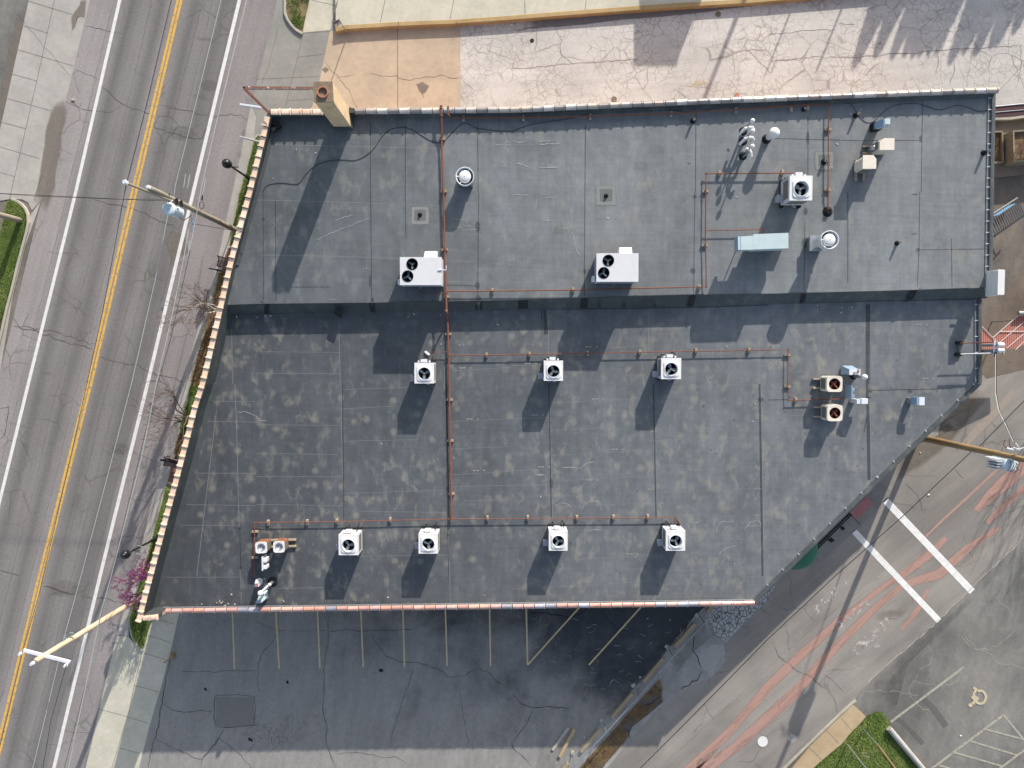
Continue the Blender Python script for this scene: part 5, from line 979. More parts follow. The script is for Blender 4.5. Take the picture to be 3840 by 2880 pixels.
def make_rtu(u, v, z, wpx, dpx, lab, hood_dx, fans, conduit):
    zt = 1.45; s = SC(z + zt); w_, d_ = wpx * s, dpx * s; p = P(u, v, z + zt); t = thing('packaged_unit', lab, 'air conditioner', (p.x, p.y, z), 0, 'white two-fan packaged units')
    mb = MB(); X, Y = w_ / 2, d_ / 2; mb.add([(-X, -Y, .3), (X, -Y, .3), (X, Y, .3), (-X, Y, .3), (-X, -Y, zt - .05), (X, -Y, zt - .05), (X, Y, zt - .05), (-X, Y, zt - .05)], [[0, 1, 5, 4], [1, 2, 6, 5], [2, 3, 7, 6], [3, 0, 4, 7], [0, 1, 2, 3]]); cb = mb.build('cabinet', M['white_side'], t)
    mb = MB(); mb.box(0, -d_ / 2 - .004, .4, w_ * .9, .012, zt - .6); mb.box(-w_ / 2 - .004, 0, .4, .012, d_ * .8, zt - .6); mb.build('coil_grille', plain('blue_grey_grille', A(150, 158, 176), .6, var=.15), cb)
    mb = MB(); e = .02; x, y = w_ / 2 + e, d_ / 2 + e; z0 = zt - .06
    mid = -w_ / 2 + .36 * w_; (f1, f2) = fans
    # lid in four plates round two openings
    def sub(x0, x1, y0, y1, hole):
        m2 = MB(); plate_hole(m2, x1 - x0, y1 - y0, zt, (hole[0] - (x0 + x1) / 2, hole[1] - (y0 + y1) / 2, hole[2])) if hole else m2.poly([((x0 - x1) / 2, (y0 - y1) / 2, zt), ((x1 - x0) / 2, (y0 - y1) / 2, zt), ((x1 - x0) / 2, (y1 - y0) / 2, zt), ((x0 - x1) / 2, (y1 - y0) / 2, zt)])
        mb.add([(q[0] + (x0 + x1) / 2, q[1] + (y0 + y1) / 2, q[2]) for q in m2.v], m2.f)
    ym = (f1[1] + f2[1]) / 2; sub(-x, mid, ym, y, f1); sub(-x, mid, -y, ym, f2); sub(mid, x, -y, y, None)
    mb.add([(-x, -y, z0), (x, -y, z0), (x, y, z0), (-x, y, z0), (-x, -y, zt), (x, -y, zt), (x, y, zt), (-x, y, zt)], [[0, 1, 5, 4], [1, 2, 6, 5], [2, 3, 7, 6], [3, 0, 4, 7]])
    lid = mb.build('lid', plain('lid_paint', A(224, 223, 222), .5, var=.04, scale=2), t)
    for k, (fx, fy, fr) in enumerate(fans):
        mb = MB(); mb.lathe(fx, fy, [(fr + .02, zt + .002), (fr + .02, zt + .02), (fr - .01, zt + .02), (fr - .015, zt - .25)], 28); mb.disc((fx, fy, zt - .3), fr + .02); mb.build('fan_well', M['dark'], lid)
        fan(t, fr - .03, zt - .14, (fx, fy), .6 + k * .9)
    mb = MB(); hx = hood_dx; mb.hexa([(hx - .34, y - .02, .5), (hx + .34, y - .02, .5), (hx + .34, y + .42, .5), (hx - .3, y + .42, .5)], [(hx - .34, y - .02, zt - .1), (hx + .34, y - .02, zt - .1), (hx + .34, y + .36, zt - .34), (hx - .3, y + .36, zt - .34)]); mb.build('rain_hood', M['white'], t)
    mb = MB(); mb.bevbox(-x - .1, -y + .2, .6, .16, .3, .5, .02); mb.build('disconnect_box', M['white2'], t)
    mb = MB(); mb.box(0, 0, 0, w_ * .96, d_ * .94, .3); mb.build('roof_curb', M['flash'], t)
    mb = MB(); mb.tube([(-.1, -y + .02, .8), (-.1, -y - .14, .8)], .035, 8); mb.build('vent_stub', M['steel'], t)
    if conduit: mb = MB(); mb.tube([(x - .2, .05, zt + .03), (x + .24, .05, zt + .03), (x + .24, .28, zt + .03)], .028, 6); mb.build('condensate_pipe', M['white2'], t)
    return t
s_ = SC(6.85)
make_rtu(1578, 1016.5, ZU, 153, 101, 'white packaged rooftop unit beside the long rusty pipe', (1612 - 1578) * s_, ((-32 * s_, 26 * s_, .29), (-49 * s_, -19 * s_, .29)), True)
make_rtu(2315.5, 1003, ZU, 154, 103, 'white packaged rooftop unit in the middle of the upper roof', (2348 - 2315.5) * s_, ((-34 * s_, 26 * s_, .29), (-51 * s_, -20 * s_, .29)), False)

def make_exhaust(u, v, ztop, lab, base):
    p = P(u, v, ZU + ztop); t = thing('exhaust_fan', lab, 'roof vent', (p.x, p.y, ZU), 0, 'round white exhaust fans'); h = ztop; r = .5 if not base else .49
    if base: mb = MB(); mb.box(-.22, -.02, 0, .74, .74, .5); mb.box(-.22, -.02, .5, .86, .86, .05); mb.build('curb', M['galv'], t)
    else: mb = MB(); mb.box(0, 0, 0, .74, .74, .35); mb.build('curb', M['flash'], t)
    mb = MB(); bz = h - .62
    mb.lathe(0, 0, [(.36, bz - .1 if base else .3), (.40, bz), (r - .02, bz + .3), (r, h - .05), (r, h), (r - .035, h), (r - .05, h - .06), (.36, bz + .05)], 36); mb.build('wind_band', M['white2'], t, smooth=True)
    mb = MB(); mb.disc((0, 0, bz + .1), .4, 24); mb.build('throat', M['dark'], t)
    mb = MB(); mb.lathe(0, 0, [(.30, bz + .1), (.335, h - .12), (.33, h - .06), (.29, h - .02), (.16, h + .015), (.02, h + .03)], 30); mb.build('motor_dome', M['white'], t, smooth=True)
    mb = MB()
    for a in (180, 235, 60): mb.tube([(.3 * math.cos(R(a)), .3 * math.sin(R(a)), h - .1), (r * math.cos(R(a)), r * math.sin(R(a)), h - .01)], .018 if a != 180 else .035, 6)
    mb.build('brace', M['white'], t)
    return t
make_exhaust(1743, 661, 1.05, 'round white exhaust fan standing alone east of the long rusty pipe', False)
make_exhaust(3112, 899, 1.55, 'round white exhaust fan on a square metal base near the roof step', True)

# pale blue duct unit
z = 6.9; q = [P(x, y, z) for x, y in ((2767, 887), (2825, 884), (2826, 878), (2956.5, 873), (2956.5, 931), (2768, 937))]; o3 = ((q[0] + q[3]) / 2)
t = thing('air_handler', 'long pale blue sheet metal air handler on legs beside the step in the roof', 'air handler', (o3.x, o3.y, ZU)); g = lambda p: (p[0] - o3.x, p[1] - o3.y)
mb = MB(); L = [g(p) for p in q]; mb.prism([L[0], L[1], L[5 - 0] if False else (L[1][0], L[5][1] + .01), L[5]], 1.02, 1.5); mb.build('intake_section', M['aqua'], t)
mb = MB(); mb.prism([(L[1][0] + .004, L[2][1]), L[3], L[4], (L[1][0] + .004, L[5][1] + .02)], .72, 1.503); mb.build('fan_section', M['aqua'], t)
mb = MB(); mb.hexa([(L[0][0] - .01, L[0][1] + .02, .9), (L[0][0] + .14, L[0][1] + .02, .9), (L[5][0] + .14, L[5][1] - .02, .9), (L[5][0] - .01, L[5][1] - .02, .9)], [(L[0][0] - .01, L[0][1] + .02, 1.45), (L[0][0] + .15, L[0][1] + .02, 1.512), (L[5][0] + .15, L[5][1] - .02, 1.512), (L[5][0] - .01, L[5][1] - .02, 1.45)]); mb.build('intake_hood', M['blue_sheet'], t)
mb = MB(); mb.box((L[1][0] + L[3][0]) / 2, (L[3][1] + L[4][1]) / 2, 0, (L[3][0] - L[1][0]) * .8, .6, .73); mb.build('curb', M['galv'], t)
for x in (L[0][0] + .35, L[0][0] + .8):
    mb = MB(); mb.tube([(x, L[5][1] + .12, 0), (x, L[5][1] + .12, 1.05)], .03, 6); mb.build('leg', M['galv'], t)

# small split condensers with louvred sides
def make_split(u, v, zb, h, wpx, dpx, lab, rot=0, cut=.12, fan_mat='rust', style='tan', mb_dir=-1, grp=None):
    zt = zb + h; s = SC(zt); w_, d_ = wpx * s, dpx * s; p = P(u, v, zt); t = thing('small_condenser', lab, 'air conditioner', (p.x, p.y, zb), rot, grp); leg = .16
    def oct_(k): x, y = w_ / 2 - k, d_ / 2 - k; b = cut * .8; return [(-x + b, -y), (x - b, -y), (x, -y + b), (x, y - b), (x - b, y), (-x + b, y), (-x, y - b), (-x, -y + b)]
    mb = MB(); o0 = oct_(.015); mb.add([(x, y, leg) for x, y in o0] + [(x, y, h - .045) for x, y in o0], [[i, (i + 1) % 8, 8 + (i + 1) % 8, 8 + i] for i in range(8)] + [list(range(8))]); bd = mb.build('cabinet', M['rust_side'] if style == 'rusty' else M['beige'], t)
    for sx in (-1, 1): mb = MB(); mb.box(sx * (w_ / 2 - .008), 0, leg + .1, .02, d_ * .66, h - leg - .3); mb.build('louvre', M['louver'], bd)
    if style != 'closed':
        mb = MB(); r = min(w_, d_) * .36; n = 24; o_ = oct_(0); Oc = []
        for i in range(n):
            tt = 2 * math.pi * i / n; c, s2 = math.cos(tt), math.sin(tt); best = 9
            for a, b in zip(o_, o_[1:] + o_[:1]):
                ex, ey = b[0] - a[0], b[1] - a[1]; den = c * ey - s2 * ex
                if abs(den) > 1e-9:
                    q_ = (a[0] * ey - a[1] * ex) / den; w2 = (a[0] * s2 - a[1] * c) / den
                    if q_ > 0 and -1e-6 <= w2 <= 1 + 1e-6: best = min(best, q_)
            Oc.append((best * c, best * s2))
        mb.add([(x, y, h - .05) for x, y in Oc] + [(x * .985, y * .985, h) for x, y in Oc] + [(r * math.cos(2 * math.pi * i / n), r * math.sin(2 * math.pi * i / n), h - .01) for i in range(n)], [[k * n + i, k * n + (i + 1) % n, (k + 1) * n + (i + 1) % n, (k + 1) * n + i] for k in range(2) for i in range(n)])
        tp = mb.build('top_panel', M['white'] if style == 'rusty' else M['beige'], t)
        if style == 'rusty':
            mb = MB(); mb.lathe(0, 0, [(r, h - .01), (r, h - .03), (r * .75, h - .10), (r * .3, h - .14), (.01, h - .15)], 24); mb.build('fan_dish', M['galv'], tp, smooth=True)
            mb = MB(); mb.tube([(0, 0, h - .1), (-r * .2, -r * .7, h - .04)], .015, 5); mb.build('dish_arm', M['white2'], tp)
        else:
            mb = MB(); mb.lathe(0, 0, [(r, h - .01), (r - .01, h - .25), (.02, h - .25)], 24); mb.build('fan_well', plain('rust_well', A(78, 40, 34), .8, var=.3), tp)
            fan(t, r * .92, h - .12, (0, 0), rot + .9, 4, M['rust'])
    else:
        mb = MB(); x, y = w_ / 2, d_ / 2; b = cut; o_ = [(-x, -y), (x, -y), (x, y), (-x + b * 1.3, y), (-x, y - b)]; mb.prism(o_, h - .05, h); mb.build('top_panel', M['beige'], t)
    for sy in (-.3, .28): mb = MB(); mb.box(mb_dir * .18, sy * d_, 0, w_ + .42, .09, leg); mb.build('skid', M['wood_block'], t)
    return t
make_split(3130, 1440, ZL_, 1.0, 60, 60, 'beige condenser with a rusty fan, directly below the small hooded vent', cut=.1, grp='beige condensers with rusty fans')
make_split(3131.5, 1549, ZL_, 1.0, 59, 62, 'beige condenser with a rusty fan, just below the end of the thin pipe', cut=.1, grp='beige condensers with rusty fans')
make_split(979, 2054, ZL_, .95, 44, 43, 'left of the two rusty condensers near the south west corner', .06, cut=.08, style='rusty', mb_dir=1, grp='rusty pair of condensers')
make_split(1045.5, 2051.5, ZL_, .95, 43, 43, 'right of the two rusty condensers near the south west corner', .02, cut=.08, style='rusty', mb_dir=1, grp='rusty pair of condensers')
make_split(3327, 540, ZU, 1.15, 54, 43, 'cream closed top condenser beside the black cables, upper one of two', 0, cut=.16, style='closed', mb_dir=-1)
make_split(3261, 607, ZU, 1.15, 50, 50, 'cream closed top condenser with cut corner, lower one of two', R(-90), cut=.16, style='closed', mb_dir=1)

# cowls, hoods and boxes
def post_thing(name, lab, cat, u, v, z, parts, grp=None):
    p = P(u, v, z); t = thing(name, lab, cat, tuple(p), 0, grp)
    for nm, mat, fn in parts: mb = MB(); fn(mb); mb.build(nm, M[mat], t, smooth=nm in ('ball', 'cap', 'tank'))
    return t
GN = 'white gooseneck vents with ball caps'
def goose(u, v, lab, flip):
    # (u,v) = base pixel on the roof
    def neck(mb):
        if not flip: pts = [(-.38, -.42, .62), (-.34, -.36, .80), (-.2, -.22, .92), (0, -.16, .95), (.2, -.16, .92), (.3, -.22, .82), (.24, -.34, .66)]
        else: pts = [(-.16, -.02, .75), (-.08, .05, .9), (.04, -.02, .95), (.12, -.16, .95), (.16, -.34, .9), (.12, -.46, .74)]
        mb.tube(pts, .075, 10)
    def stem(mb): mb.cyl((-.02, -.16, 0), (-.02, -.16, .93), .06, n=10); mb.cyl((.0, 0, 0), (.0, 0, 1.5), .035, n=8)
    post_thing('gooseneck_vent', lab, 'roof vent', u, v, ZU, [('flashing', 'black_mat', lambda mb: mb.lathe(0, -.08, [(.24, .004), (.2, .03), (.13, .1), (.08, .3), (.06, .3)], 14)), ('stem', 'steel', stem), ('neck', 'white', neck), ('ball', 'white', lambda mb: mb.ball((.0, 0, 1.52), .125, 16))], GN)
goose(2787, 487, 'topmost gooseneck vent of the three, closest to the north parapet', False); goose(2787, 524, 'middle gooseneck vent of the three', False); goose(2786, 579, 'lowest gooseneck vent of the three, with its neck turned sideways', True)
post_thing('mushroom_vent', 'large white ball topped vent pipe right of the goosenecks', 'roof vent', 2874, 522, ZU, [('flashing', 'black_mat', lambda mb: mb.lathe(0, 0, [(.26, .004), (.22, .05), (.17, .3), (.14, .32)], 18)), ('stem', 'white2', lambda mb: mb.cyl((0, 0, 0), (0, 0, .9), .15, n=16)), ('cap', 'white', lambda mb: (mb.ball((.02, 0, 1.12), .29, 22, sz=.8), mb.lathe(.02, 0, [(.2, .8), (.285, .98), (.29, 1.1)], 22)))])
post_thing('ball_vent', 'thin grey pipe leaning over to a white ball beside the rusty condensers', 'roof vent', 3200, 1411, ZL_, [('flashing', 'black_mat', lambda mb: mb.lathe(0, 0, [(.2, .004), (.13, .12), (.1, .14)], 14)), ('stem', 'galv', lambda mb: mb.cyl((0, 0, 0), (0, 0, 1.25), .075, n=12)), ('ball', 'white', lambda mb: mb.ball((.0, 0, 1.3), .16, 16))])
post_thing('hooded_vent', 'pale blue hooded vent box with two small fittings above the upper rusty fan', 'roof vent', 3172, 1388, ZL_, [
    ('hood', 'blue_sheet', lambda mb: mb.hexa([(-.34, -.24, .1), (.46, -.24, .1), (.46, .1, .1), (.3, .26, .1), (-.3, .26, .1)], [(-.14, -.24, .72), (.46, -.24, .72), (.46, .06, .72), (.38, .06, .72), (-.14, .06, .72)])),
    ('lid', 'white2', lambda mb: mb.hexa([(-.15, -.25, .72), (.47, -.25, .72), (.47, .08, .72), (-.15, .08, .72)], [(-.15, -.25, .74), (.47, -.25, .74), (.47, .08, .74), (-.15, .08, .74)])),
    ('fitting', 'wood_block', lambda mb: (mb.box(.14, -.14, .74, .1, .12, .08), mb.box(.34, -.04, .74, .05, .2, .1)))])
post_thing('duct_elbow', 'grey vent elbow with a white lid between the beige condensers', 'roof vent', 3195, 1502, ZL_, [('body', 'white2', lambda mb: (mb.box(0, 0, 0, .26, .24, .85), mb.box(.28, .02, .5, .36, .3, .4)))])
post_thing('electrical_rack', 'tall electrical rack with two switch boxes beside the beige condensers', 'electrical boxes', 3164, 1462, ZL_, [('backboard', 'blue_sheet', lambda mb: mb.box(0, -.1, .25, .07, .72, .75)), ('switch_box', 'white2', lambda mb: mb.bevbox(.12, .04, .55, .16, .18, .34, .02)), ('switch_box', 'white2', lambda mb: mb.bevbox(.12, -.3, .55, .16, .22, .36, .02)), ('post', 'steel', lambda mb: (mb.box(0, .2, 0, .06, .06, .3), mb.box(0, -.4, 0, .06, .06, .3)))])
post_thing('hooded_box', 'small blue roofed box alone near the diagonal edge', 'roof vent', 3410, 1501, ZL_, [('body', 'steel', lambda mb: mb.box(-.02, 0, 0, .3, .3, .35)),
    ('slope', 'blue_sheet', lambda mb: mb.hexa([(-.12, -.21, .35), (.1, -.21, .35), (.1, .22, .35), (-.12, .22, .35)], [(-.02, -.21, .78), (.1, -.21, .8), (.1, .22, .8), (-.02, .22, .78)])), ('lid', 'white2', lambda mb: mb.box(.26, 0, .72, .30, .45, .08))])
post_thing('hooded_duct', 'blue square cowl with a shaded sloping side by the north cables', 'roof vent', 3276, 481, ZU, [('neck', 'black_mat', lambda mb: mb.box(0, 0, 0, .42, .42, .5)),
    ('slope', 'blue_sheet', lambda mb: mb.hexa([(-.22, -.2, .45), (.1, -.2, .45), (.1, .16, .45), (-.22, .16, .45)], [(.04, -.22, .98), (.1, -.22, .98), (.1, .2, .98), (.04, .2, .98)])), ('lid', 'aqua', lambda mb: mb.box(.24, .06, .92, .28, .3, .08)), ('lower_lid', 'aqua', lambda mb: mb.box(.2, -.2, .84, .22, .14, .06))])
post_thing('pipe_can', 'galvanised round can fitting between the two cream condensers', 'pipe fitting', 3255, 567, ZU, [('tank', 'galv', lambda mb: mb.cyl((0, 0, .1), (0, 0, .75), .13, n=14)), ('pipe', 'galv', lambda mb: mb.cyl((0, -.12, .35), (0, .18, .35), .06, n=10)), ('strap', 'white2', lambda mb: mb.box(.1, 0, .3, .05, .5, .5))])
post_thing('electrical_rack', 'slim grey rack with two white switch boxes under the rusty pair of condensers', 'electrical boxes', 1014, 2096, ZL_, [('backboard', 'white2', lambda mb: mb.box(-.13, 0, .25, .04, .78, .75)), ('switch_box', 'white', lambda mb: mb.bevbox(0, .18, .5, .2, .24, .4, .02)), ('switch_box', 'white', lambda mb: mb.bevbox(0, -.22, .5, .2, .2, .4, .02)), ('post', 'steel', lambda mb: (mb.box(-.1, .3, 0, .05, .05, .3), mb.box(-.1, -.3, 0, .05, .05, .3)))])
post_thing('junction_box', 'small white junction box with a red brown face near the south parapet', 'electrical boxes', 980, 2178, ZL_, [('body', 'white2', lambda mb: (mb.box(-.02, 0, 0, .22, .24, .7), mb.box(-.04, .17, .2, .2, .1, .36))), ('face', 'pink_door', lambda mb: mb.box(-.03, -.02, .7, .18, .18, .012))])
post_thing('vent_pipe', 'white ball capped vent pipe lying between the junction box and the pale blue box', 'roof vent', 1022, 2182, ZL_, [('flashing', 'black_mat', lambda mb: mb.lathe(0, 0, [(.3, .004), (.2, .06), (.1, .12)], 14)), ('stem', 'galv', lambda mb: mb.tube([(0, 0, 0), (0, 0, .45), (-.1, -.08, .62), (-.34, -.32, 1.0)], .085, 10)), ('ball', 'white', lambda mb: mb.ball((-.34, -.32, 1.02), .16, 14)), ('cap', 'white', lambda mb: mb.ball((0.02, .02, .55), .1, 12))])
post_thing('vent_box', 'pale blue sloped vent box against the south parapet', 'roof vent', 990, 2229, ZL_, [('body', 'aqua', lambda mb: mb.hexa([(-.2, -.2, 0), (.24, -.2, 0), (.24, .24, 0), (-.2, .24, 0)], [(-.16, -.22, .75), (.1, -.22, .75), (.26, -.08, .7), (.26, .2, .62), (-.2, .2, .62)][:4])), ('lid', 'blue_sheet', lambda mb: mb.box(-.04, -.16, .75, .24, .16, .03))])
post_thing('edge_hood', 'tall white box cover standing on the roof edge at the east corner of the step', 'roof hood', 3703, 1064, ZU, [('cover', 'white', lambda mb: mb.bevbox(.08, -.02, .0, .38, 1.36, 1.0, .02)), ('flange', 'galv', lambda mb: mb.box(-.28, .6, .55, .3, .1, .05))])
# short stacks
def stack(u, v, z, h, r, lab, mat='black_mat', grp='short vent stacks'):
    post_thing('vent_stack', lab, 'roof vent', u, v, z, [('flashing', 'black_mat', lambda mb: mb.lathe(0, 0, [(r * 2.4, .006), (r * 1.7, .04), (r * 1.3, .1), (r * 1.1, h * .7)], 14)), ('pipe', mat, lambda mb: mb.lathe(0, 0, [(r, 0), (r, h), (r * .68, h), (r * .66, h - .2)], 14))], grp)
stack(2597, 455, ZU, .42, .06, 'short stack with pale tip just below the north parapet, left of the goosenecks', 'wood_block'); stack(3207, 434, ZU, .45, .06, 'short stack at the foot of the shaded north wall where the cable bends', 'wood_block')
stack(3688, 573, ZU, .5, .07, 'short open pipe stack nearest the east roof edge', 'galv'); stack(3363, 912, ZU, .42, .06, 'short stack with brass cap on the plain eastern part of the upper roof', 'wood_block'); stack(3103, 794, ZU, .2, .12, 'low black cone where the short rusty pipe ends beside the large condenser')
stack(1575, 806, ZU, .12, .06, 'low stack in the middle of the pale square patch left of the long rusty pipe'); stack(2272.5, 735, ZU, .14, .06, 'black capped stub in the middle of the pale square patch on the central upper roof'); stack(3089, 607, ZU, .34, .08, 'short stack on the patched square beside the thin vertical pipe', 'galv')
stack(3012, 412, ZU, .3, .05, 'tiny stub tucked under the pipe along the north parapet', 'galv')

# ---------------------------------------------------------------- rusty gas pipes and the blocks they lie on
def pipe(lab, pts, z, r, drop=()):
    q = [P(x, y, zz_) for (x, y), zz_ in zip(pts, z if isinstance(z, (list, tuple)) else [z] * len(pts))]
    fine = [q[0]]
    for a, b in zip(q, q[1:]):
        n = max(1, int((b - a).length / 1.5)); fine += [a.lerp(b, (i + 1) / n) for i in range(n)]
    mb = MB(); mb.tube(fine, r, 8); rr2 = random.Random(len(lab))
    o = mb.build('gas_pipe', M['pipe'], None, tuple(q[0])); tag(o, lab, 'pipe')
    s = 0; cp_ = MB()
    for a, b in zip(q, q[1:]):
        l_ = (b - a).length; k = max(1, int(l_ / 2.6))
        for i in range(k + 1):
            p = a.lerp(b, min(1, (i + rr2.uniform(-.1, .1)) / k) if 0 < i < k else i / k); d = (b - a).normalized(); cp_.cyl(p - d * r * 1.6, p + d * r * 1.6, r * 1.45, n=8)
    cp_.build('coupling', M['pipe'], o, tuple(q[0]))
hz = .26
def blocks(path_lab, lst, z, vert=True):
    for i, (u, v) in enumerate(lst):
        p = P(u, v, z + .1); mb = MB(); r4 = random.Random(int(u)); a = r4.uniform(-.06, .06)
        if vert: mb.bevbox(p.x, p.y, z, .13, .30, .16, .012, a)
        else: mb.bevbox(p.x, p.y, z, .34, .12, .14, .012, a)
        o = mb.build('pipe_block', M['wood_block'], None, (p.x, p.y, z)); tag(o, f'weathered block under {path_lab}, {ORD[i]} from the {"west" if vert else "north"}' if len(lst) > 1 else f'weathered block under {path_lab}', 'support block', 'blocks under the rusty pipes')
zu, zl2 = ZU + hz * .8, ZL_ + hz * .8
pipe('thick rusty gas pipe running north to south over both roofs', [Z(0, 1, 1600, 925), Z(0, 1, 1600, 990), Z(0, 1, 1605, 1200), Z(0, 1, 1618, 1659), Z(1, 1, 1632, 500), Z(1, 1, 1642, 860), Z(1, 1, 1646, 1030), Z(1, 1, 1655, 1100), Z(1, 1, 1665, 1400), Z(1, 1, 1668, 1659), Z(2, 1, 1680, 700), Z(2, 1, 1690, 1165)], [ZNP + .15, ZNP + .15, zu, zu, zu, zu, zu, zl2, zl2, zl2, zl2, zl2], .055)
pipe('rusty pipe running east along the foot of the north parapet', [Z(0, 1, 1660, 925), Z(0, 1, 1663, 990), Z(0, 1, 1690, 1018), Z(0, 1, 2212, 1016), Z(0, 2, 500, 1010), Z(0, 2, 1400, 980), Z(0, 2, 2212, 930), Z(0, 3, 0, 925), Z(0, 3, 300, 908), Z(0, 3, 525, 900), Z(0, 3, 523, 1100), Z(0, 3, 521, 1400), Z(0, 3, 520, 1659), Z(1, 3, 519, 170)], [ZNP + .12, ZNP + .1] + [zu] * 11 + [ZU + .12], .034)
pipe('rusty branch pipe leading east from the thick pipe below the packaged units', [Z(1, 1, 1645, 857), Z(1, 1, 2212, 853), Z(1, 2, 600, 846), Z(1, 2, 1100, 832), Z(1, 2, 1680, 818), Z(1, 2, 1672, 400), Z(1, 2, 1675, 0), Z(0, 2, 1678, 1500), Z(0, 2, 2212, 1497), Z(0, 3, 275, 1494)], zu, .034)
pipe('thin rusty pipe feeding the pale blue air handler', [Z(1, 2, 1675, 333), Z(1, 2, 2170, 324), Z(1, 2, 2172, 350)], [zu, zu, zu + .1], .026)
pipe('dark thin pipe stub looping under the west packaged unit', [Z(1, 1, 1428, 820), Z(1, 1, 1430, 876), Z(1, 1, 1640, 876)], zu, .02)
pipe('rusty branch pipe above the middle row of condensers', [Z(1, 1, 1668, 1412), Z(1, 1, 2212, 1407), Z(1, 2, 0, 1405), Z(1, 2, 1000, 1386), Z(1, 2, 2212, 1365), Z(1, 3, 175, 1363), Z(1, 3, 172, 1659), Z(2, 3, 176, 142), Z(2, 3, 640, 130)], zl2, .026)
pipe('short thin pipe dropping to the west condenser of the middle row', [Z(1, 1, 1664, 1382), Z(1, 1, 1545, 1384), Z(1, 1, 1543, 1465)], zl2, .018)
pipe('thin rusty pipe above the bottom row of condensers', [Z(2, 0, 2198, 1659), Z(2, 0, 2200, 1200), Z(2, 1, 0, 1197), Z(2, 1, 700, 1190), Z(2, 1, 1690, 1167), Z(2, 2, 0, 1163), Z(2, 2, 1000, 1158), Z(2, 2, 1405, 1153), Z(2, 2, 1408, 1180), Z(2, 2, 1440, 1190), Z(2, 2, 1450, 1210)], zl2, .024)
blocks('the pipe along the north parapet', [Z(0, 1, 1793, 1020), Z(0, 2, 98, 1020), Z(0, 2, 677, 1008), Z(0, 2, 1374, 985), Z(0, 2, 1935, 950), Z(0, 3, 200, 940), Z(0, 3, 345, 925)], ZU)
blocks('the thick pipe on the upper roof', [Z(0, 1, 1610, 1200), Z(0, 1, 1622, 1652), Z(1, 1, 1630, 498), Z(1, 1, 1645, 903)], ZU, False)
blocks('the thick pipe on the lower roof', [Z(1, 1, 1660, 1228), Z(2, 1, 1674, 136), Z(2, 1, 1680, 490), Z(2, 1, 1690, 950)], ZL_, False)
blocks('the branch pipe below the packaged units', [Z(1, 1, 2043, 856), Z(1, 2, 528, 846), Z(1, 2, 1617, 825)], ZU)
blocks('the pipe bend near the goosenecks', [Z(0, 2, 1672, 1652), Z(1, 2, 1665, 460)], ZU, False)
blocks('the pipe leading to the large condenser', [Z(0, 2, 1792, 1497), Z(0, 3, 125, 1490)], ZU)
blocks('the vertical pipe left of the cream condensers', [Z(0, 3, 520, 1118), Z(0, 3, 515, 1640)], ZU, False)
blocks('the pipe above the middle row', [Z(1, 1, 1992, 1410), Z(1, 2, 152, 1403), Z(1, 2, 655, 1393), Z(1, 2, 1105, 1385), Z(1, 2, 1590, 1373), Z(1, 2, 2047, 1368)], ZL_)
blocks('the pipe end by the beige condensers', [Z(1, 3, 168, 1408), Z(2, 3, 168, 22)], ZL_, False); blocks('the short pipe run between the beige condensers', [Z(2, 3, 240, 140)], ZL_)
blocks('the pipe above the bottom row', [Z(2, 1, 104, 1198), Z(2, 1, 441, 1195), Z(2, 1, 698, 1188), Z(2, 1, 1160, 1176), Z(2, 1, 2000, 1162), Z(2, 2, 136, 1160), Z(2, 2, 561, 1158), Z(2, 2, 877, 1155), Z(2, 2, 1175, 1152)], ZL_)
blocks('the pipe leg beside the rusty pair', [Z(2, 0, 2203, 1276), Z(2, 0, 2203, 1500)], ZL_, False)

# loose black cables on the upper roof
def cable(lab, q, z=ZU + .02, r=.012, mat='wire'):
    pts = [P(*a, z) for a in q]; out = []
    for i in range(len(pts) - 1):
        p0, p1, p2, p3 = pts[max(i - 1, 0)], pts[i], pts[i + 1], pts[min(i + 2, len(pts) - 1)]
        for j in range(5):
            t = j / 5; out.append(.5 * ((2 * p1) + (p2 - p0) * t + (2 * p0 - 5 * p1 + 4 * p2 - p3) * t * t + (3 * p1 - p0 - 3 * p2 + p3) * t ** 3))
    out.append(pts[-1]); mb = MB(); mb.tube(out, r, 6); o = mb.build('cable', M[mat], None, tuple(pts[0])); tag(o, lab, 'cable')
cable('black cable snaking across the west part of the upper roof', ZL(0, 1, [(60, 1659), (100, 1600), (220, 1580), (360, 1590), (420, 1520), (500, 1440), (600, 1395), (720, 1380), (850, 1385), (940, 1350), (1020, 1280), (1080, 1190), (1150, 1125), (1230, 1102), (1310, 1105), (1400, 1150), (1480, 1200), (1560, 1232), (1620, 1220), (1700, 1140), (1770, 1078), (1830, 1068), (1900, 1105), (1990, 1118), (2100, 1130), (2212, 1132)]) + ZL(0, 2, [(60, 1110), (150, 1080), (280, 1055), (400, 1040), (520, 1018), (680, 985), (900, 965), (1150, 955), (1350, 950), (1480, 965), (1640, 965), (1750, 930), (1900, 925)]))
cable('looping black cable running to the east roof edge', ZL(0, 3, [(665, 885), (720, 905), (760, 960), (800, 1020), (850, 1055), (910, 1050), (980, 985), (1060, 925), (1160, 898), (1290, 895), (1390, 925), (1480, 950), (1560, 930), (1640, 910), (1720, 925), (1820, 962), (1890, 955), (1950, 975)]))
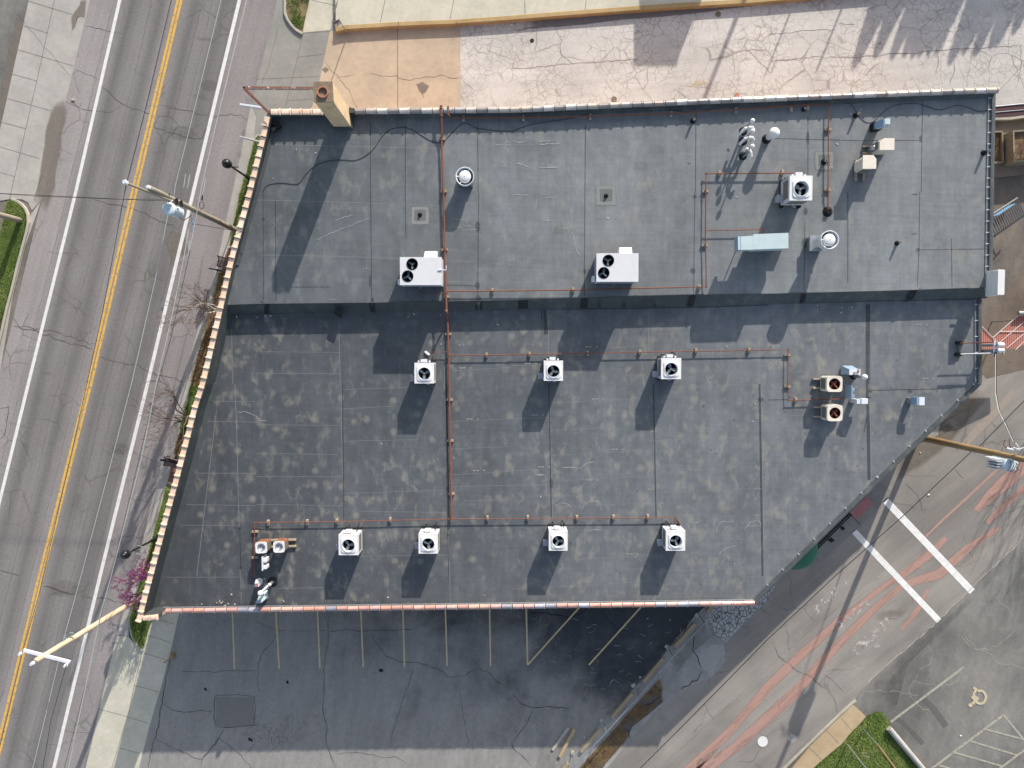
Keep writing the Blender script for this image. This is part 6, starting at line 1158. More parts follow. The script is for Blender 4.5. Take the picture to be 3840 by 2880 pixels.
# litter on the roofs
def bits(lab, lst, z, mat='white', s=.05):
    mb = MB(); r5 = random.Random(len(lst)); o0 = P(*lst[0], z)
    for u, v in lst:
        p = P(u, v, z)
        for k in range(2): mb.box(p.x + r5.uniform(-.05, .05), p.y + r5.uniform(-.05, .05), z + .012, s * r5.uniform(.5, 1.2), s * r5.uniform(.4, 1), .02, r5.uniform(0, 3))
    tag(mb.build('litter', M[mat], None, tuple(o0)), lab, 'litter', kind='stuff')
bits('scattered pale crumbs along the foot of the roof step', [Z(1, 0, 2050, 1075), Z(1, 1, 10, 1078), Z(1, 1, 75, 1076), Z(1, 1, 130, 1072), Z(1, 1, 1595, 1065), Z(1, 1, 1315, 1075), Z(1, 1, 2088, 1147), Z(1, 1, 1365, 1060), Z(1, 3, 425, 980), Z(1, 3, 640, 1000), Z(1, 3, 700, 990), Z(1, 3, 720, 997), Z(1, 3, 635, 1045)], ZL_)
bits('leaf crumbs gathered in the south west roof corner', [Z(3, 0, x, y) for x, y in ((1900, 215), (1880, 230), (1910, 235), (1920, 225), (1750, 240), (1970, 238), (2030, 240), (1940, 248), (2000, 155))], ZL_, 'beige', .06)
bits('white specks scattered on the upper roof', [Z(0, 1, 350, 1293), Z(0, 1, 155, 1540), Z(0, 1, 517, 1325), Z(0, 3, 805, 945), Z(0, 3, 555, 1447), Z(1, 2, 1935, 40), Z(1, 2, 828, 222), Z(0, 3, 708, 980), Z(0, 3, 595, 1242)], ZU)
bits('white specks scattered on the lower roof', [Z(2, 2, 250, 970), Z(2, 2, 2097, 172), Z(2, 2, 2076, 322), Z(2, 2, 1928, 1552), Z(3, 1, 1145, 185), Z(3, 1, 1975, 167), Z(2, 1, 1088, 515), Z(2, 1, 1710, 633), Z(1, 2, 1850, 1337), Z(1, 1, 1605, 1308), Z(1, 1, 1757, 1318), Z(3, 1, 235, 215)], ZL_)
mb = MB(); p = PZ(1, 1, 1480, 1393, ZL_); mb.bevbox(p.x, p.y, ZL_ + .01, .34, .13, .09, .03, R(-38)); tag(mb.build('pipe_offcut', M['white'], None, tuple(p)), 'small white offcut lying above the west condenser of the middle row', 'offcut')
# ---------------------------------------------------------------- street furniture, poles, wires
def lamp(bu, bv, lab, armdir, ring=False):
    p = P(bu, bv, 0); t = thing('street_lamp', lab, 'street lamp', (p.x, p.y, 0), 0, 'black street lamps'); h = 4.0; a = armdir
    mb = MB(); mb.lathe(0, 0, [(.17, .08), (.17, .25), (.12, .4), (.1, .9), (.075, 1.0)], 14); mb.build('base', M['black'], t)
    mb = MB(); mb.cyl((0, 0, .2), (0, 0, h - .75), .07, .055, 12); mb.build('pole', M['black'], t)
    mb = MB(); mb.tube([(0, 0, h - .9), (math.cos(a) * .1, math.sin(a) * .1, h - .6), (0, 0, h - .3)], .03, 6); mb.tube([(-math.cos(a) * .4, -math.sin(a) * .4, h - .86), (math.cos(a) * .4, math.sin(a) * .4, h - .86)], .03, 6); mb.build('banner_arm', M['black'], t)
    mb = MB(); mb.lathe(0, 0, [(.06, h - .8), (.09, h - .65), (.13, h - .55), (.24, h - .3), (.25, h - .12)], 20); mb.build('globe', plain('smoked_globe', A(60, 66, 72), .25, spec=.5), t, smooth=True)
    mb = MB(); mb.lathe(0, 0, [(.25, h - .12), (.27, h - .1), (.24, h + .02), (.15, h + .1), (.06, h + .15), (.05, h + .22), (.01, h + .25)], 22); mb.build('cap', M['black'], t, smooth=True)
    if ring: mb = MB(); R0 = .36; mb.tube([(R0 * math.cos(k * .3927) + math.cos(a) * .0 + .12, -.1 + .04 * 0 + R0 * .8 * math.sin(k * .3927), h - 1.4 + .1 * math.sin(k * .3927)) for k in range(17)], .022, 6); mb.build('basket_ring', M['steel'], t)
    return t
lamp(944, 676, 'black street lamp near the north west corner of the building', 0)
lamp(594, 2015, 'black street lamp with an empty basket ring above the pink tree', 0, True)
q = P(-60, 990, 0); lamp(-60, 985, 'black street lamp on the grass at the left edge of the frame', 0)

def insul(mb, p, r=.09, h=.26):
    mb.lathe(p[0], p[1], [(r * .4, p[2]), (r, p[2] + h * .25), (r * .5, p[2] + h * .35), (r, p[2] + h * .6), (r * .45, p[2] + h * .7), (r * .7, p[2] + h), (.01, p[2] + h)], 12)
def util_pole(name, lab, b, mat, h, r0, r1, lean=(0, 0), grp='timber utility poles'):
    t = thing(name, lab, 'utility pole', (b.x, b.y, 0), 0, grp); mb = MB(); rr3 = random.Random(int(h * 10)); n = 10
    mb.tube([(lean[0] * h * i / n + rr3.uniform(-.01, .01), lean[1] * h * i / n + rr3.uniform(-.01, .01), h * i / n) for i in range(n + 1)], r0, 14, 0, r1); mb.build('pole', M[mat], t, smooth=True); return t
def W(p, t): return (p.x - t.location.x, p.y - t.location.y, p.z)
# north west pole with transformer
b = P(897, 869, 0); top = P(560, 705, 11.3); t1 = util_pole('utility_pole', 'grey weathered utility pole with a pale transformer can over the road', b, 'pole_grey', 11.3, .17, .12, ((top.x - b.x) / 11.3, (top.y - b.y) / 11.3))
mb = MB(); insul(mb, W(P(560, 704, 11.3), t1), .1, .2); mb.build('pole_cap', M['insul'], t1)
a0, a1 = P(640, 752, 9.3), P(476, 687, 13.0); mb = MB(); mb.tube([W(a0, t1), W(a1, t1)], .065, 6); mb.build('pole_extension', M['pole_grey'], t1)
mb = MB(); insul(mb, W(P(475, 686, 13.0), t1), .12, .22); mb.build('insulator', M['insul'], t1)
mb = MB(); cb_ = W(P(632, 782, 9.35), t1); x0, y0, z0 = cb_; mb.lathe(x0, y0, [(.02, z0 - 1.05), (.30, z0 - 1.05), (.31, z0 - 1.0), (.29, z0 - .98), (.29, z0 - .1), (.33, z0 - .08), (.33, z0 - .03), (.25, z0 + .02), (.02, z0 + .05)], 26); cn_ = mb.build('transformer', M['can'], t1, smooth=False)
mb = MB(); insul(mb, (x0 + .12, y0 + .2, z0), .07, .3); mb.tube([(x0 + .2, y0 + .25, z0 + .2), (x0 + .28, y0 + .4, z0 + .1)], .02, 5); insul(mb, (x0 + .3, y0 + .1, z0 - .45), .05, .2); mb.build('bushing', M['insul'], cn_)
mb = MB(); mb.box(x0 + .25, y0 + .42, z0 - .4, .12, .3, .1); mb.box(x0 + .25, y0 + .42, z0 - .9, .12, .3, .1); mb.tube([(x0 + .1, y0 + .2, z0 + .2), (x0 + .05, y0 + .5, z0 + .1), (x0 + .2, y0 + .7, z0 + .3)], .025, 5); mb.tube([(x0 + .1, y0 - .25, z0 - .9), (x0 + .3, y0 - .4, z0 - 1), (x0 + .6, y0 - .1, z0 - 1.2)], .02, 5); mb.build('bracket', M['wire'], t1)
# south west pole, new wood
b = P(546, 2230, 0); top = P(135, 2477, 10.2); t2 = util_pole('utility_pole', 'light yellow utility pole with a white crossarm near the south west corner', b, 'pole_new', 10.2, .18, .13, ((top.x - b.x) / 10.2, (top.y - b.y) / 10.2))
mb = MB(); c0, c1 = W(P(84, 2440, 9.75), t2), W(P(260, 2485, 9.75), t2); dx, dy = c1[0] - c0[0], c1[1] - c0[1]; mb.box((c0[0] + c1[0]) / 2, (c0[1] + c1[1]) / 2, 9.62, math.hypot(dx, dy), .13, .13, math.atan2(dy, dx)); ca = mb.build('crossarm', M['white2'], t2)
for uv, zz_ in (((83, 2448), 9.8), ((252, 2492), 9.8)): mb = MB(); insul(mb, W(P(*uv, zz_), t2), .09, .24); mb.build('insulator', M['insul'], ca)
mb = MB(); insul(mb, W(P(128, 2484, 10.2), t2), .1, .26); mb.build('top_insulator', M['insul'], t2)
mb = MB(); g3 = [W(P(*Z(3, 0, x, y), 7.6), t2) for x, y in ((640, 495), (610, 490), (548, 530), (575, 540), (640, 505))]; mb.tube(g3, .035, 6); mb.tube([g3[2], W(P(*Z(3, 0, 620, 540), 7.5), t2)], .03, 6); mb.build('standoff_bracket', M['galv'], t2)
# east pole
b = P(3440, 1638, 0); t3 = util_pole('utility_pole', 'brown split utility pole with finned transformer leaning over the lane at the right edge', b, 'pole_brown', 12.0, .2, .13, (-.006, -.004))
x0, y0, z0 = W(P(3790, 1743, 8.6), t3); mb = MB(); mb.lathe(x0, y0, [(.02, z0 - 1.2), (.34, z0 - 1.2), (.34, z0 - .05), (.36, z0 - .03), (.28, z0 + .03), (.02, z0 + .06)], 26); tr = mb.build('transformer', M['can'], t3)
for k in range(5): mb = MB(); mb.box(x0 - .44, y0 + .26 - k * .13, z0 - 1.2, .26, .02, 1.02); mb.build('cooling_fin', M['white2'], tr)
mb = MB(); insul(mb, (x0 - .1, y0 + .3, z0), .07, .3); insul(mb, (x0 + .33, y0 + .1, z0 - .2), .06, .25); insul(mb, (x0 + .22, y0 - .22, z0 - .2), .06, .25); mb.build('bushing', M['insul'], tr)
mb = MB()
for dx_ in (-.12, .04, .15): mb.tube([(x0 + dx_, y0 + .35, z0 + .12), (x0 + dx_ + .03, y0, z0 + .16), (x0 + dx_ - .05, y0 - .34, z0 + .02)], .014, 5)
mb.tube([(x0 + .3, y0 - .1, z0), (x0 + .4, y0 - .25, z0), (x0 + .3, y0 - .4, z0 - .1), (x0, y0 - .36, z0 - .1)], .015, 5); mb.build('jumper_wire', M['wire'], t3)
mb = MB(); e0 = W(P(3776, 1682, 8.9), t3); 
for dx_, dy_ in ((0, 0), (.16, -.03), (.34, .02), (.5, -.04)): insul(mb, (e0[0] + dx_, e0[1] + dy_, e0[2]), .06, .22)
mb.tube([(e0[0] + .3, e0[1] + .3, e0[2] + .2), (e0[0] + .5, e0[1], e0[2] + .2), (e0[0] + .8, e0[1] + .14, e0[2] + .3)], .03, 6); mb.build('cutout', M['insul'], t3)
mb = MB(); mb.tube([e0, (e0[0] - .2, e0[1] + .2, e0[2]), (e0[0] - .1, e0[1] + .45, e0[2])], .02, 5); mb.tube([(e0[0] + .2, e0[1], e0[2]), (e0[0] + .05, e0[1] + .25, e0[2] + .1), (e0[0] + .1, e0[1] + .5, e0[2])], .02, 5); mb.build('pigtail', M['rust'], t3)
mb = MB(); mb.tube([(.02, -.2, .1), (-.01, -.19, 5), (0, -.17, 11.5)], .03, 6); mb.build('riser', M['steel'], t3)
for k in range(7):
    hh = 4 + k * .75; mb = MB(); s_ = 1 if k % 2 else -1; mb.tube([(0, .1 * s_, hh), (.05, .34 * s_, hh + .04)], .012, 5); mb.build('step_peg', M['rust'], t3)
# far left pole
b = P(82, 828, 0); util_pole('utility_pole', 'grey utility pole in the left verge running out of the frame', b, 'pole_grey', 9.5, .17, .12)
# shadow casters past the top edge
for u, v, h, r in ((3158, -925, 10.5, .16), (3260, -690, 7.2, .06), (3470, -740, 7.4, .07)):
    b = P(u, v, 0); t = util_pole('utility_pole', {10.5: 'thick pole north of the alley beyond the top edge, casting the widest pole shadow', 7.2: 'thin post beyond the top edge, casting the left thin shadow', 7.4: 'thin post beyond the top edge, casting the right thin shadow'}[h], b, 'pole_grey', h, r, r * .8)

# overhead lines
def wire(lab, pts, z, r=.018, mat='wire', sag=.25):
    q = [P(u, v, zz_) for (u, v), zz_ in zip(pts, z if isinstance(z, (list, tuple)) else [z] * len(pts))]; out = []
    for a, b in zip(q, q[1:]):
        for i in range(10):
            t = i / 10; p = a.lerp(b, t); p.z -= sag * 4 * t * (1 - t); out.append(p)
    out.append(q[-1]); mb = MB(); mb.tube(out, r, 5); tag(mb.build('overhead_wire', M[mat], None, tuple(q[0])), lab, 'wire')
wire('pale overhead wire just left of the right white road line, north span', [Z(0, 0, 1990, -400), Z(0, 0, 1910, 0), Z(0, 0, 1690, 900), Z(0, 0, 1515, 1600), Z(1, 0, 1500, 60)], 8.3, .015, 'wire_pale', 0)
wire('pale overhead wire running from the transformer to the crossarm pole', [Z(1, 0, 1450, 200), Z(1, 0, 1345, 740), Z(1, 0, 1140, 1640), Z(2, 0, 920, 830), Z(3, 0, 700, 0), Z(3, 0, 560, 510), Z(3, 0, 400, 1180), Z(3, 0, 200, 2000)], 8.2, .017, 'wire_pale', 0)
wire('black overhead wire along the double yellow line, north span', [Z(0, 0, 1530, -300), Z(0, 0, 1480, 0), Z(0, 0, 1260, 930), Z(0, 0, 1100, 1560), (474, 688)], 13.1, .014, 'wire', 0)
wire('black overhead wire along the double yellow line, south span', [(474, 688), Z(1, 0, 880, 1070), Z(2, 0, 640, 500), Z(3, 0, 340, 150), (84, 2447), Z(3, 0, 90, 1100), Z(3, 0, -130, 2000)], [13.1, 12.2, 11.2, 10.4, 10.0, 10, 10], .014, 'wire', 0)
wire('black overhead wire from the crossarm end running south', [(250, 2490), Z(3, 0, 440, 1250), Z(3, 0, 330, 1900)], 10.0, .014, 'wire', 0)
wire('pale cable over the right white road line, north span', [Z(0, 0, 2170, -300), Z(0, 0, 2130, 0), Z(0, 0, 1860, 1100), Z(0, 0, 1745, 1600), Z(1, 0, 1640, 500)], 6.6, .02, 'wire_pale', 0)
wire('pale cable over the right white road line, south span', [Z(1, 0, 1640, 250), Z(1, 0, 1590, 560), Z(1, 0, 1490, 1050), Z(1, 0, 1350, 1659), Z(2, 0, 1220, 650), Z(2, 0, 960, 1659), Z(3, 0, 870, 330), Z(3, 0, 740, 950), Z(3, 0, 560, 1800)], 6.6, .02, 'wire_pale', 0)
wire('dark cable beside the right white road line, running to the south', [Z(1, 0, 1700, 150), Z(1, 0, 1640, 520), Z(1, 0, 1480, 1250), Z(2, 0, 1320, 150), Z(2, 0, 1020, 1400), Z(3, 0, 840, 480), Z(3, 0, 760, 860), Z(3, 0, 520, 1800)], 6.2, .013, 'wire', 0)
wire('thin dark wire crossing the road from the left edge to the transformer pole', [(-60, 722), Z(1, 0, 0, 12), Z(1, 0, 700, 45), Z(1, 0, 1250, 72), Z(1, 0, 1440, 75)], 9, .013, 'wire', 0)
wire('second thin dark wire crossing the road beside the first', [(-60, 722), Z(1, 0, 300, 35), Z(1, 0, 1000, 62), Z(1, 0, 1440, 62)], 9.1, .011, 'wire', 0)
wire('thin service wire from the road cable to the building', [Z(1, 0, 1690, 278), Z(1, 0, 1990, 328), Z(1, 0, 2140, 350)], [6.6, 6.2, 5.9], .014, 'wire', 0)
wire('black overhead wire above the south east lane, north part', [Z(2, 3, 2400, 0), Z(2, 3, 2212, 145), Z(2, 3, 1830, 535)], 9, .02, 'wire', 0)
wire('black overhead wire above the south east lane, south part', [Z(2, 3, 1760, 580), Z(2, 3, 1200, 1110), Z(2, 3, 580, 1659), Z(3, 3, 0, 545), Z(3, 2, 1500, 1270), Z(3, 2, 1110, 1659), Z(3, 2, 700, 2100)], 9, .02, 'wire', 0)
wire('twisted pale service cable from the roof bracket to the east pole', [Z(1, 3, 1965, 1400), Z(2, 3, 1965, 80), Z(2, 3, 1990, 220), Z(2, 3, 2060, 370), Z(2, 3, 2120, 500)], [6.0, 6.9, 7.6, 8.3, 8.8], .018, 'wire_pale', 0)
wire('black service cable twisted round the pale one at the east pole', [Z(1, 3, 1972, 1400), Z(2, 3, 1975, 90), Z(2, 3, 2002, 230), Z(2, 3, 2072, 372), Z(2, 3, 2128, 505)], [6.0, 6.9, 7.6, 8.3, 8.8], .018, 'wire', 0)
def gadget(lab, u, v, z, fn, mat, name='splice_case'):
    p = P(u, v, z); mb = MB(); fn(mb, p); tag(mb.build(name, M[mat], None, tuple(p)), lab, 'cable fitting')
gadget('grey cable splice can hanging beside the right white line', *Z(1, 0, 1668, 290), 6.5, lambda mb, p: (mb.cyl(p + Vector((-.05, -.35, 0)), p + Vector((.05, .35, 0)), .07, n=10), mb.cyl(p + Vector((-.0, .1, 0)), p + Vector((.03, .4, .02)), .1, n=10)), 'galv')
gadget('black coil hook hanging over the road shoulder', *Z(1, 0, 1742, 90), 6.5, lambda mb, p: (mb.tube([p + Vector((.13 * math.sin(k * .5), -.15 + .18 * math.cos(k * .5), 0)) for k in range(13)], .015, 5), mb.cyl(p + Vector((.02, .1, 0)), p + Vector((.06, .45, 0)), .05, .02, 8)), 'wire', 'cable_hook')
gadget('pale drip loop on the cable over the upper road', *Z(0, 0, 1750, 1620), 6.6, lambda mb, p: mb.tube([p + Vector(q) for q in ((-.25, -.6, 0), (.0, -.35, 0), (.08, 0, 0), (.16, .5, 0))], .025, 5), 'wire_pale', 'drip_loop')
gadget('pale drip loop on the cable just below the splice can', *Z(1, 0, 1622, 500), 6.6, lambda mb, p: mb.tube([p + Vector(q) for q in ((-.2, -.55, 0), (.0, -.3, 0), (.07, 0, 0), (.12, .5, 0))], .025, 5), 'wire_pale', 'drip_loop')
gadget('small grey cable bracket beside the first bare tree', *Z(1, 0, 1403, 1010), 6.6, lambda mb, p: (mb.box(p.x, p.y, p.z, .12, .2, .08, -.2), mb.tube([p + Vector((.1, .7, 0)), p + Vector((.06, .6, 0)), p + Vector((0, 0, 0)), p + Vector((-.08, -.7, 0))], .014, 5)), 'galv', 'cable_bracket')
for i, (r, c, x, y) in enumerate(((1, 0, 1610, 560 - 560 + 1), (0, 0, 1605, 1560))):
    if i: gadget('twin pale wire spacers over the road above the transformer', *Z(r, c, x, y), 7.4, lambda mb, p: (mb.cyl(p + Vector((-.12, -.35, 0)), p + Vector((0, .35, 0)), .02, n=6), mb.cyl(p + Vector((.08, -.4, 0)), p + Vector((.22, .3, 0)), .02, n=6)), 'wire_pale', 'wire_spacer')

# sign frame at the north west corner
zf = 6.1; t = thing('sign_frame', 'rusty steel sign frame projecting from the north west roof corner over the walk', 'sign frame', tuple(P(1010, 424, ZW)))
fr = [((912, 328), (1176, 330)), ((914, 328), (1012, 424)), ((900, 391), (984, 403))]
o_ = t.location
def fx(p): return (p.x - o_.x, p.y - o_.y, p.z - o_.z)
for i, (a, b) in enumerate(fr):
    mb = MB(); za = 6.3 if i < 2 else 4.6; A1, B1 = P(*a, za), P(*b, za); d = (B1 - A1).normalized(); n_ = Vector((-d.y, d.x, 0)) * .05
    mb.hexa([fx(A1 - n_), fx(B1 - n_), fx(B1 + n_), fx(A1 + n_)], [fx(A1 - n_ + Vector((0, 0, .05))), fx(B1 - n_ + Vector((0, 0, .05))), fx(B1 + n_ + Vector((0, 0, .05))), fx(A1 + n_ + Vector((0, 0, .05)))]); mb.tube([fx(A1 - n_ * 1.4 - Vector((0, 0, .06))), fx(B1 - n_ * 1.4 - Vector((0, 0, .06)))], .02, 5)
    mb.build('frame_bar', m_rust('flaking_frame', A(150, 104, 84), A(120, 80, 64), .56, A(236, 232, 230)) if i == 0 else (M['pipe'] if i == 1 else M['white2']), t)
mb = MB(); p = PZ(0, 0, 2170, 1213, 3.6); mb.hexa([fx(p + Vector(q)) for q in ((-.5, .1, 0), (.9, -.25, 0), (.9, -.2, 0), (-.5, .14, 0))], [fx(p + Vector(q)) for q in ((-.5, .1, .4), (.9, -.25, .4), (.9, -.2, .4), (-.5, .14, .4))]); mb.build('sign_panel', M['white'], t)
mb = MB(); p = PZ(0, 1, 62, 1062, ZW + .02); mb.box(p.x, p.y, ZW - .1, .16, .2, .2, .2); o2 = mb.build('coping_fragment', M['tile_peach'], bl)
# sign on the kerb wall
b = P(1305, 128, 0); t = thing('street_sign', 'small brown backed sign on a thin grey post at the end of the yellow kerb', 'sign', tuple(b)); tp = P(1270, 72, 2.5)
mb = MB(); mb.tube([(0, 0, 0), (tp.x - b.x, tp.y - b.y, 2.5)], .03, 6); mb.build('post', M['steel'], t)
mb = MB(); s1 = P(1270, 70, 2.4); s2 = P(1253, 84, 2.1); dx_, dy_ = tp.x - b.x, tp.y - b.y
mb.hexa([(dx_ + x, dy_ + y, z_) for x, y, z_ in ((.0, .0, 1.95), (-.34, -.14, 1.95), (-.35, -.12, 1.95), (-.01, .02, 1.95))], [(dx_ + x, dy_ + y, z_) for x, y, z_ in ((.0, .0, 2.45), (-.34, -.14, 2.45), (-.35, -.12, 2.45), (-.01, .02, 2.45))]); mb.hexa([(dx_ + x, dy_ + y, 2.35) for x, y in ((-.02, -.02), (.08, -.3), (-.22, -.42), (-.32, -.14))], [(dx_ + x, dy_ + y, 2.37) for x, y in ((-.02, -.02), (.08, -.3), (-.22, -.42), (-.32, -.14))]); mb.build('sign_plate', plain('sign_back', A(160, 138, 126), .6), t)

# benches, bin, rack
def slat_bench(u, v, rz, lab, n=6):
    p = P(u, v, .45); t = thing('bench', lab, 'bench', (p.x, p.y, .09), rz, 'slatted benches by the street wall')
    mb = MB()
    for k in range(n): mb.box(0, -.22 + k * .088, .40, 1.5, .07, .04)
    mb.build('seat', M['plank'], t); mb = MB()
    for k in range(3): mb.box(0, .3 + k * .03, .5 + k * .12, 1.5, .03, .09)
    mb.build('backrest', M['plank'], t)
    for s in (-1, 1): mb = MB(); mb.tube([(s * .68, -.26, 0), (s * .68, -.26, .62), (s * .68, .26, .62), (s * .68, .36, .9), (s * .68, .3, 0)], .03, 6); mb.build('end_frame', M['black'], t)
slat_bench(*Z(1, 0, 1990, 632), R(-14), 'slatted brown bench on the upper brick paving, left of the street wall')
slat_bench(*Z(2, 0, 1530, 692), R(-14), 'slatted brown bench on the lower brick paving, behind the black rack')
b = PZ(1, 0, 1935, 690, .09); t = thing('bike_rack', 'black bar shaped rack below the upper bench', 'rack', tuple(b), R(-12)); mb = MB(); mb.tube([(-.62, 0, .8), (.6, 0, .8)], .045, 6); mb.build('top_bar', M['black'], t); mb = MB(); mb.cyl((0, 0, 0), (0, 0, .8), .05, n=8); mb.bevbox(0, 0, .78, .28, .12, .1, .02); mb.build('post', M['black'], t)
b = PZ(2, 0, 1520, 648, .09); t = thing('bike_rack', 'black double bar rack above the lower bench', 'rack', tuple(b), R(-6))
for i, q in enumerate(([(-.62, -.02, .8), (-.15, .1, .8), (.55, .0, .8)], [(-.62, -.02, .75), (0, -.12, .5), (.5, -.2, .5)])): mb = MB(); mb.tube(q, .04, 6); mb.build('top_bar', M['black'], t)
mb = MB(); mb.cyl((0, .04, 0), (0, .04, .85), .06, n=8); mb.build('post', M['black'], t)

# trees
def bare_tree(lab, b, h, spread, mats, seed, lean=(0, 0), cat='tree', blossom=0, stems=3, name='bare_tree', twig=.006, depth=5, grp=None):
    rr = random.Random(seed); t = thing(name, lab, cat, tuple(b), 0, grp); tr = MB(); cr = MB(); bl_ = MB()
    def grow(p, d, L, r, lv):
        n = 3; pts = [p]; q = p.copy(); dd_ = d.copy()
        for i in range(n):
            dd_ = (dd_ + Vector((rr.uniform(-.12, .12), rr.uniform(-.12, .12), rr.uniform(-.02, .1)))).normalized(); q = q + dd_ * (L / n); pts.append(q)
        (tr if lv < 2 else cr).tube(pts, r, 6 if lv < 2 else 4 if lv < 4 else 3, 0, max(twig, r * .62))
        if blossom and lv >= 2:
            for _ in range(blossom):
                c = pts[rr.randint(0, n)] + Vector((rr.gauss(0, .05), rr.gauss(0, .05), rr.gauss(0, .05)))
                for j in range(3):
                    u = Vector((rr.uniform(-1, 1), rr.uniform(-1, 1), rr.uniform(-.4, 1))).normalized() * rr.uniform(.03, .06); v_ = u.orthogonal().normalized() * .035; a_ = rr.random()
                    bl_.add([c + u, c - u * .3 + v_, c - u * .3 - v_], [[0, 1, 2]], 0, [a_] * 3)
        if lv >= depth: return
        for k in range(rr.choice((2, 3, 3)) if lv < depth - 1 else rr.choice((2, 3))):
            s = rr.uniform(.35, 1) if k else 1; o = pts[min(n, int(s * n + .5))]; a_ = rr.uniform(0, 6.28); v_ = dd_.orthogonal().normalized(); v_.rotate(Matrix.Rotation(a_, 3, dd_)); 
            nd = (dd_ + v_ * rr.uniform(.35, .75) * spread + Vector((lean[0], lean[1], .12))).normalized(); grow(o, nd, L * rr.uniform(.62, .82), max(twig, r * .58), lv + 1)
    for s in range(stems):
        a_ = 6.28 * s / stems + rr.uniform(-.4, .4); grow(Vector((0, 0, 0)), Vector((math.cos(a_) * .28 * (stems > 1) + lean[0], math.sin(a_) * .28 * (stems > 1) + lean[1], 1)).normalized(), h * .3, h * .0085 + .012, 0)
    tr.build('trunk', M[mats[0]], t); cr.build('crown', M[mats[1]], t)
    if blossom: bl_.build('blossom', M['flower'], t)
    return t
bare_tree('bare white barked tree by the upper bench with thin brown twigs over the road', P(822, 1166, .08), 6.4, 1.0, ('birch', 'bark'), 11, (-.04, .02), depth=5, grp=None, twig=.007)
bare_tree('bare brown tree with forked stems beside the street wall, lower of the two', P(722, 1568, .08), 6.0, 1.0, ('bark', 'bark'), 23, (-.07, .02), depth=5, stems=3, twig=.007)
bare_tree('small tree covered in pink purple blossom below the basket lamp', P(572, 2156, .08), 4.2, 1.4, ('bark', 'bark'), 5, (-.10, .0), blossom=11, stems=4, name='redbud_tree', depth=4, twig=.008)
bare_tree('large bare tree beyond the right edge whose branch shadows fall on the far lot', P(4230, 1000, 0), 11, 1.0, ('bark', 'bark'), 31, depth=5, stems=2, twig=.014)

# conifers north of the alley, outside the frame, casting the pointed shadows
def conifer(u, v, h, r, lab, seed):
    rr = random.Random(seed); b = P(u, v, 0); t = thing('conifer', lab, 'tree', tuple(b), 0, 'conifer row north of the alley'); mb = MB(); mb.cyl((0, 0, 0), (0, 0, h * .9), .12, .02, 7); mb.build('trunk', M['bark'], t)
    mb = MB()
    for k in range(int(2400 * h / 6 * r)):
        z_ = rr.uniform(.03, 1) ** .8; rad = r * (1 - z_) * rr.uniform(.35, 1.0) + .03; a_ = rr.uniform(0, 6.28); c = Vector((math.cos(a_) * rad, math.sin(a_) * rad, z_ * h)); u_ = Vector((math.cos(a_), math.sin(a_), -.5)).normalized() * rr.uniform(.16, .34); v_ = Vector((-math.sin(a_), math.cos(a_), 0)) * rr.uniform(.1, .18)
        a2 = rr.random(); mb.add([c + u_, c - u_ * .4 + v_, c - u_ * .4 - v_], [[0, 1, 2]], 0, [a2] * 3)
    mb.build('crown', M['needle'], t)
tips = [(3203, 247, 1.3), (3283, 208, 1.3), (3345, 215, 1.1), (3392, 205, .9), (3420, 212, .8), (3447, 205, .8), (3480, 200, 1.), (3512, 192, .8), (3561, 234, 1.2), (3613, 195, 1.0), (3655, 202, 1.2), (3715, 172, 1.3), (3738, 160, 1.2), (3800, 120, 1.4), (3330, 110, 1.6), (3430, 100, 1.7), (3530, 110, 1.7), (3620, 90, 1.7)]
for i, (u, v, r_) in enumerate(tips):
    h = 6.5 + (i % 3) * .4; L_ = h / math.tan(SUN_EL); tipw = P(u, v, 0); bw = tipw + Vector((math.sin(SUN_AZ), math.cos(SUN_AZ), 0)) * L_
    uu = 1920 + (bw.x) * FPX / CH; vv = v
    rr_seed = 50 + i; t_u = bw
    _P = P; b = bw
    def P_(a, b_, z=0, _b=bw): return _b
    P = lambda a, b_, z=0, _b=bw: Vector((_b.x, _b.y, z)); conifer(0, 0, h, r_ * (1.45), ('front conifer north of the alley, %s from the west' % ORD[i]) if i < 14 else ('tall rear conifer north of the alley, %s from the west' % ORD[i - 14]), rr_seed); P = _P
# neighbouring stair tower outside the frame
se = P(2532, 247, 0) + Vector((math.sin(SUN_AZ), math.cos(SUN_AZ), 0)) * (6.2 / math.tan(SUN_EL)); w2 = 2.55
nb = thing('stair_tower', 'brick stair tower beyond the top edge that throws the four sided shadow on the alley', 'building', (se.x - w2 / 2, se.y + 2, 0))
mb = MB(); mb.box(0, 0, 0, w2, 4, 6.05); mb.build('wall', M['brick_wall'], nb); mb = MB(); mb.box(0, 0, 6.05, w2 + .1, 4.1, .15); mb.build('roof', M['cap'], nb)
# ---------------------------------------------------------------- fence, timbers and small ground items
fb = [P(2700, 2223, 0), P(2619, 2303, 0), P(2503, 2424, 0), P(2381, 2568, 0), P(2261, 2702, 0), P(2148, 2822, 0), P(2030, 2950, 0)]
t = thing('chain_link_fence', 'galvanised chain link fence between the parking lot and the lane', 'fence', tuple(fb[3])); o_ = fb[3]; H = 1.5
mb = MB(); mb.tube([(p.x - o_.x, p.y - o_.y, H) for p in fb], .03, 8); mb.build('top_rail', M['galv'], t)
for i, p in enumerate(fb): mb = MB(); mb.cyl((p.x - o_.x, p.y - o_.y, 0), (p.x - o_.x, p.y - o_.y, H + .03), .032, n=8); mb.build('fence_post', M['galv'], t)
mb = MB()
for a, b in zip(fb, fb[1:]): mb.poly([(a.x - o_.x, a.y - o_.y, .05), (b.x - o_.x, b.y - o_.y, .05), (b.x - o_.x, b.y - o_.y, H), (a.x - o_.x, a.y - o_.y, H)])
mb.build('chain_mesh', M['mesh'], t)
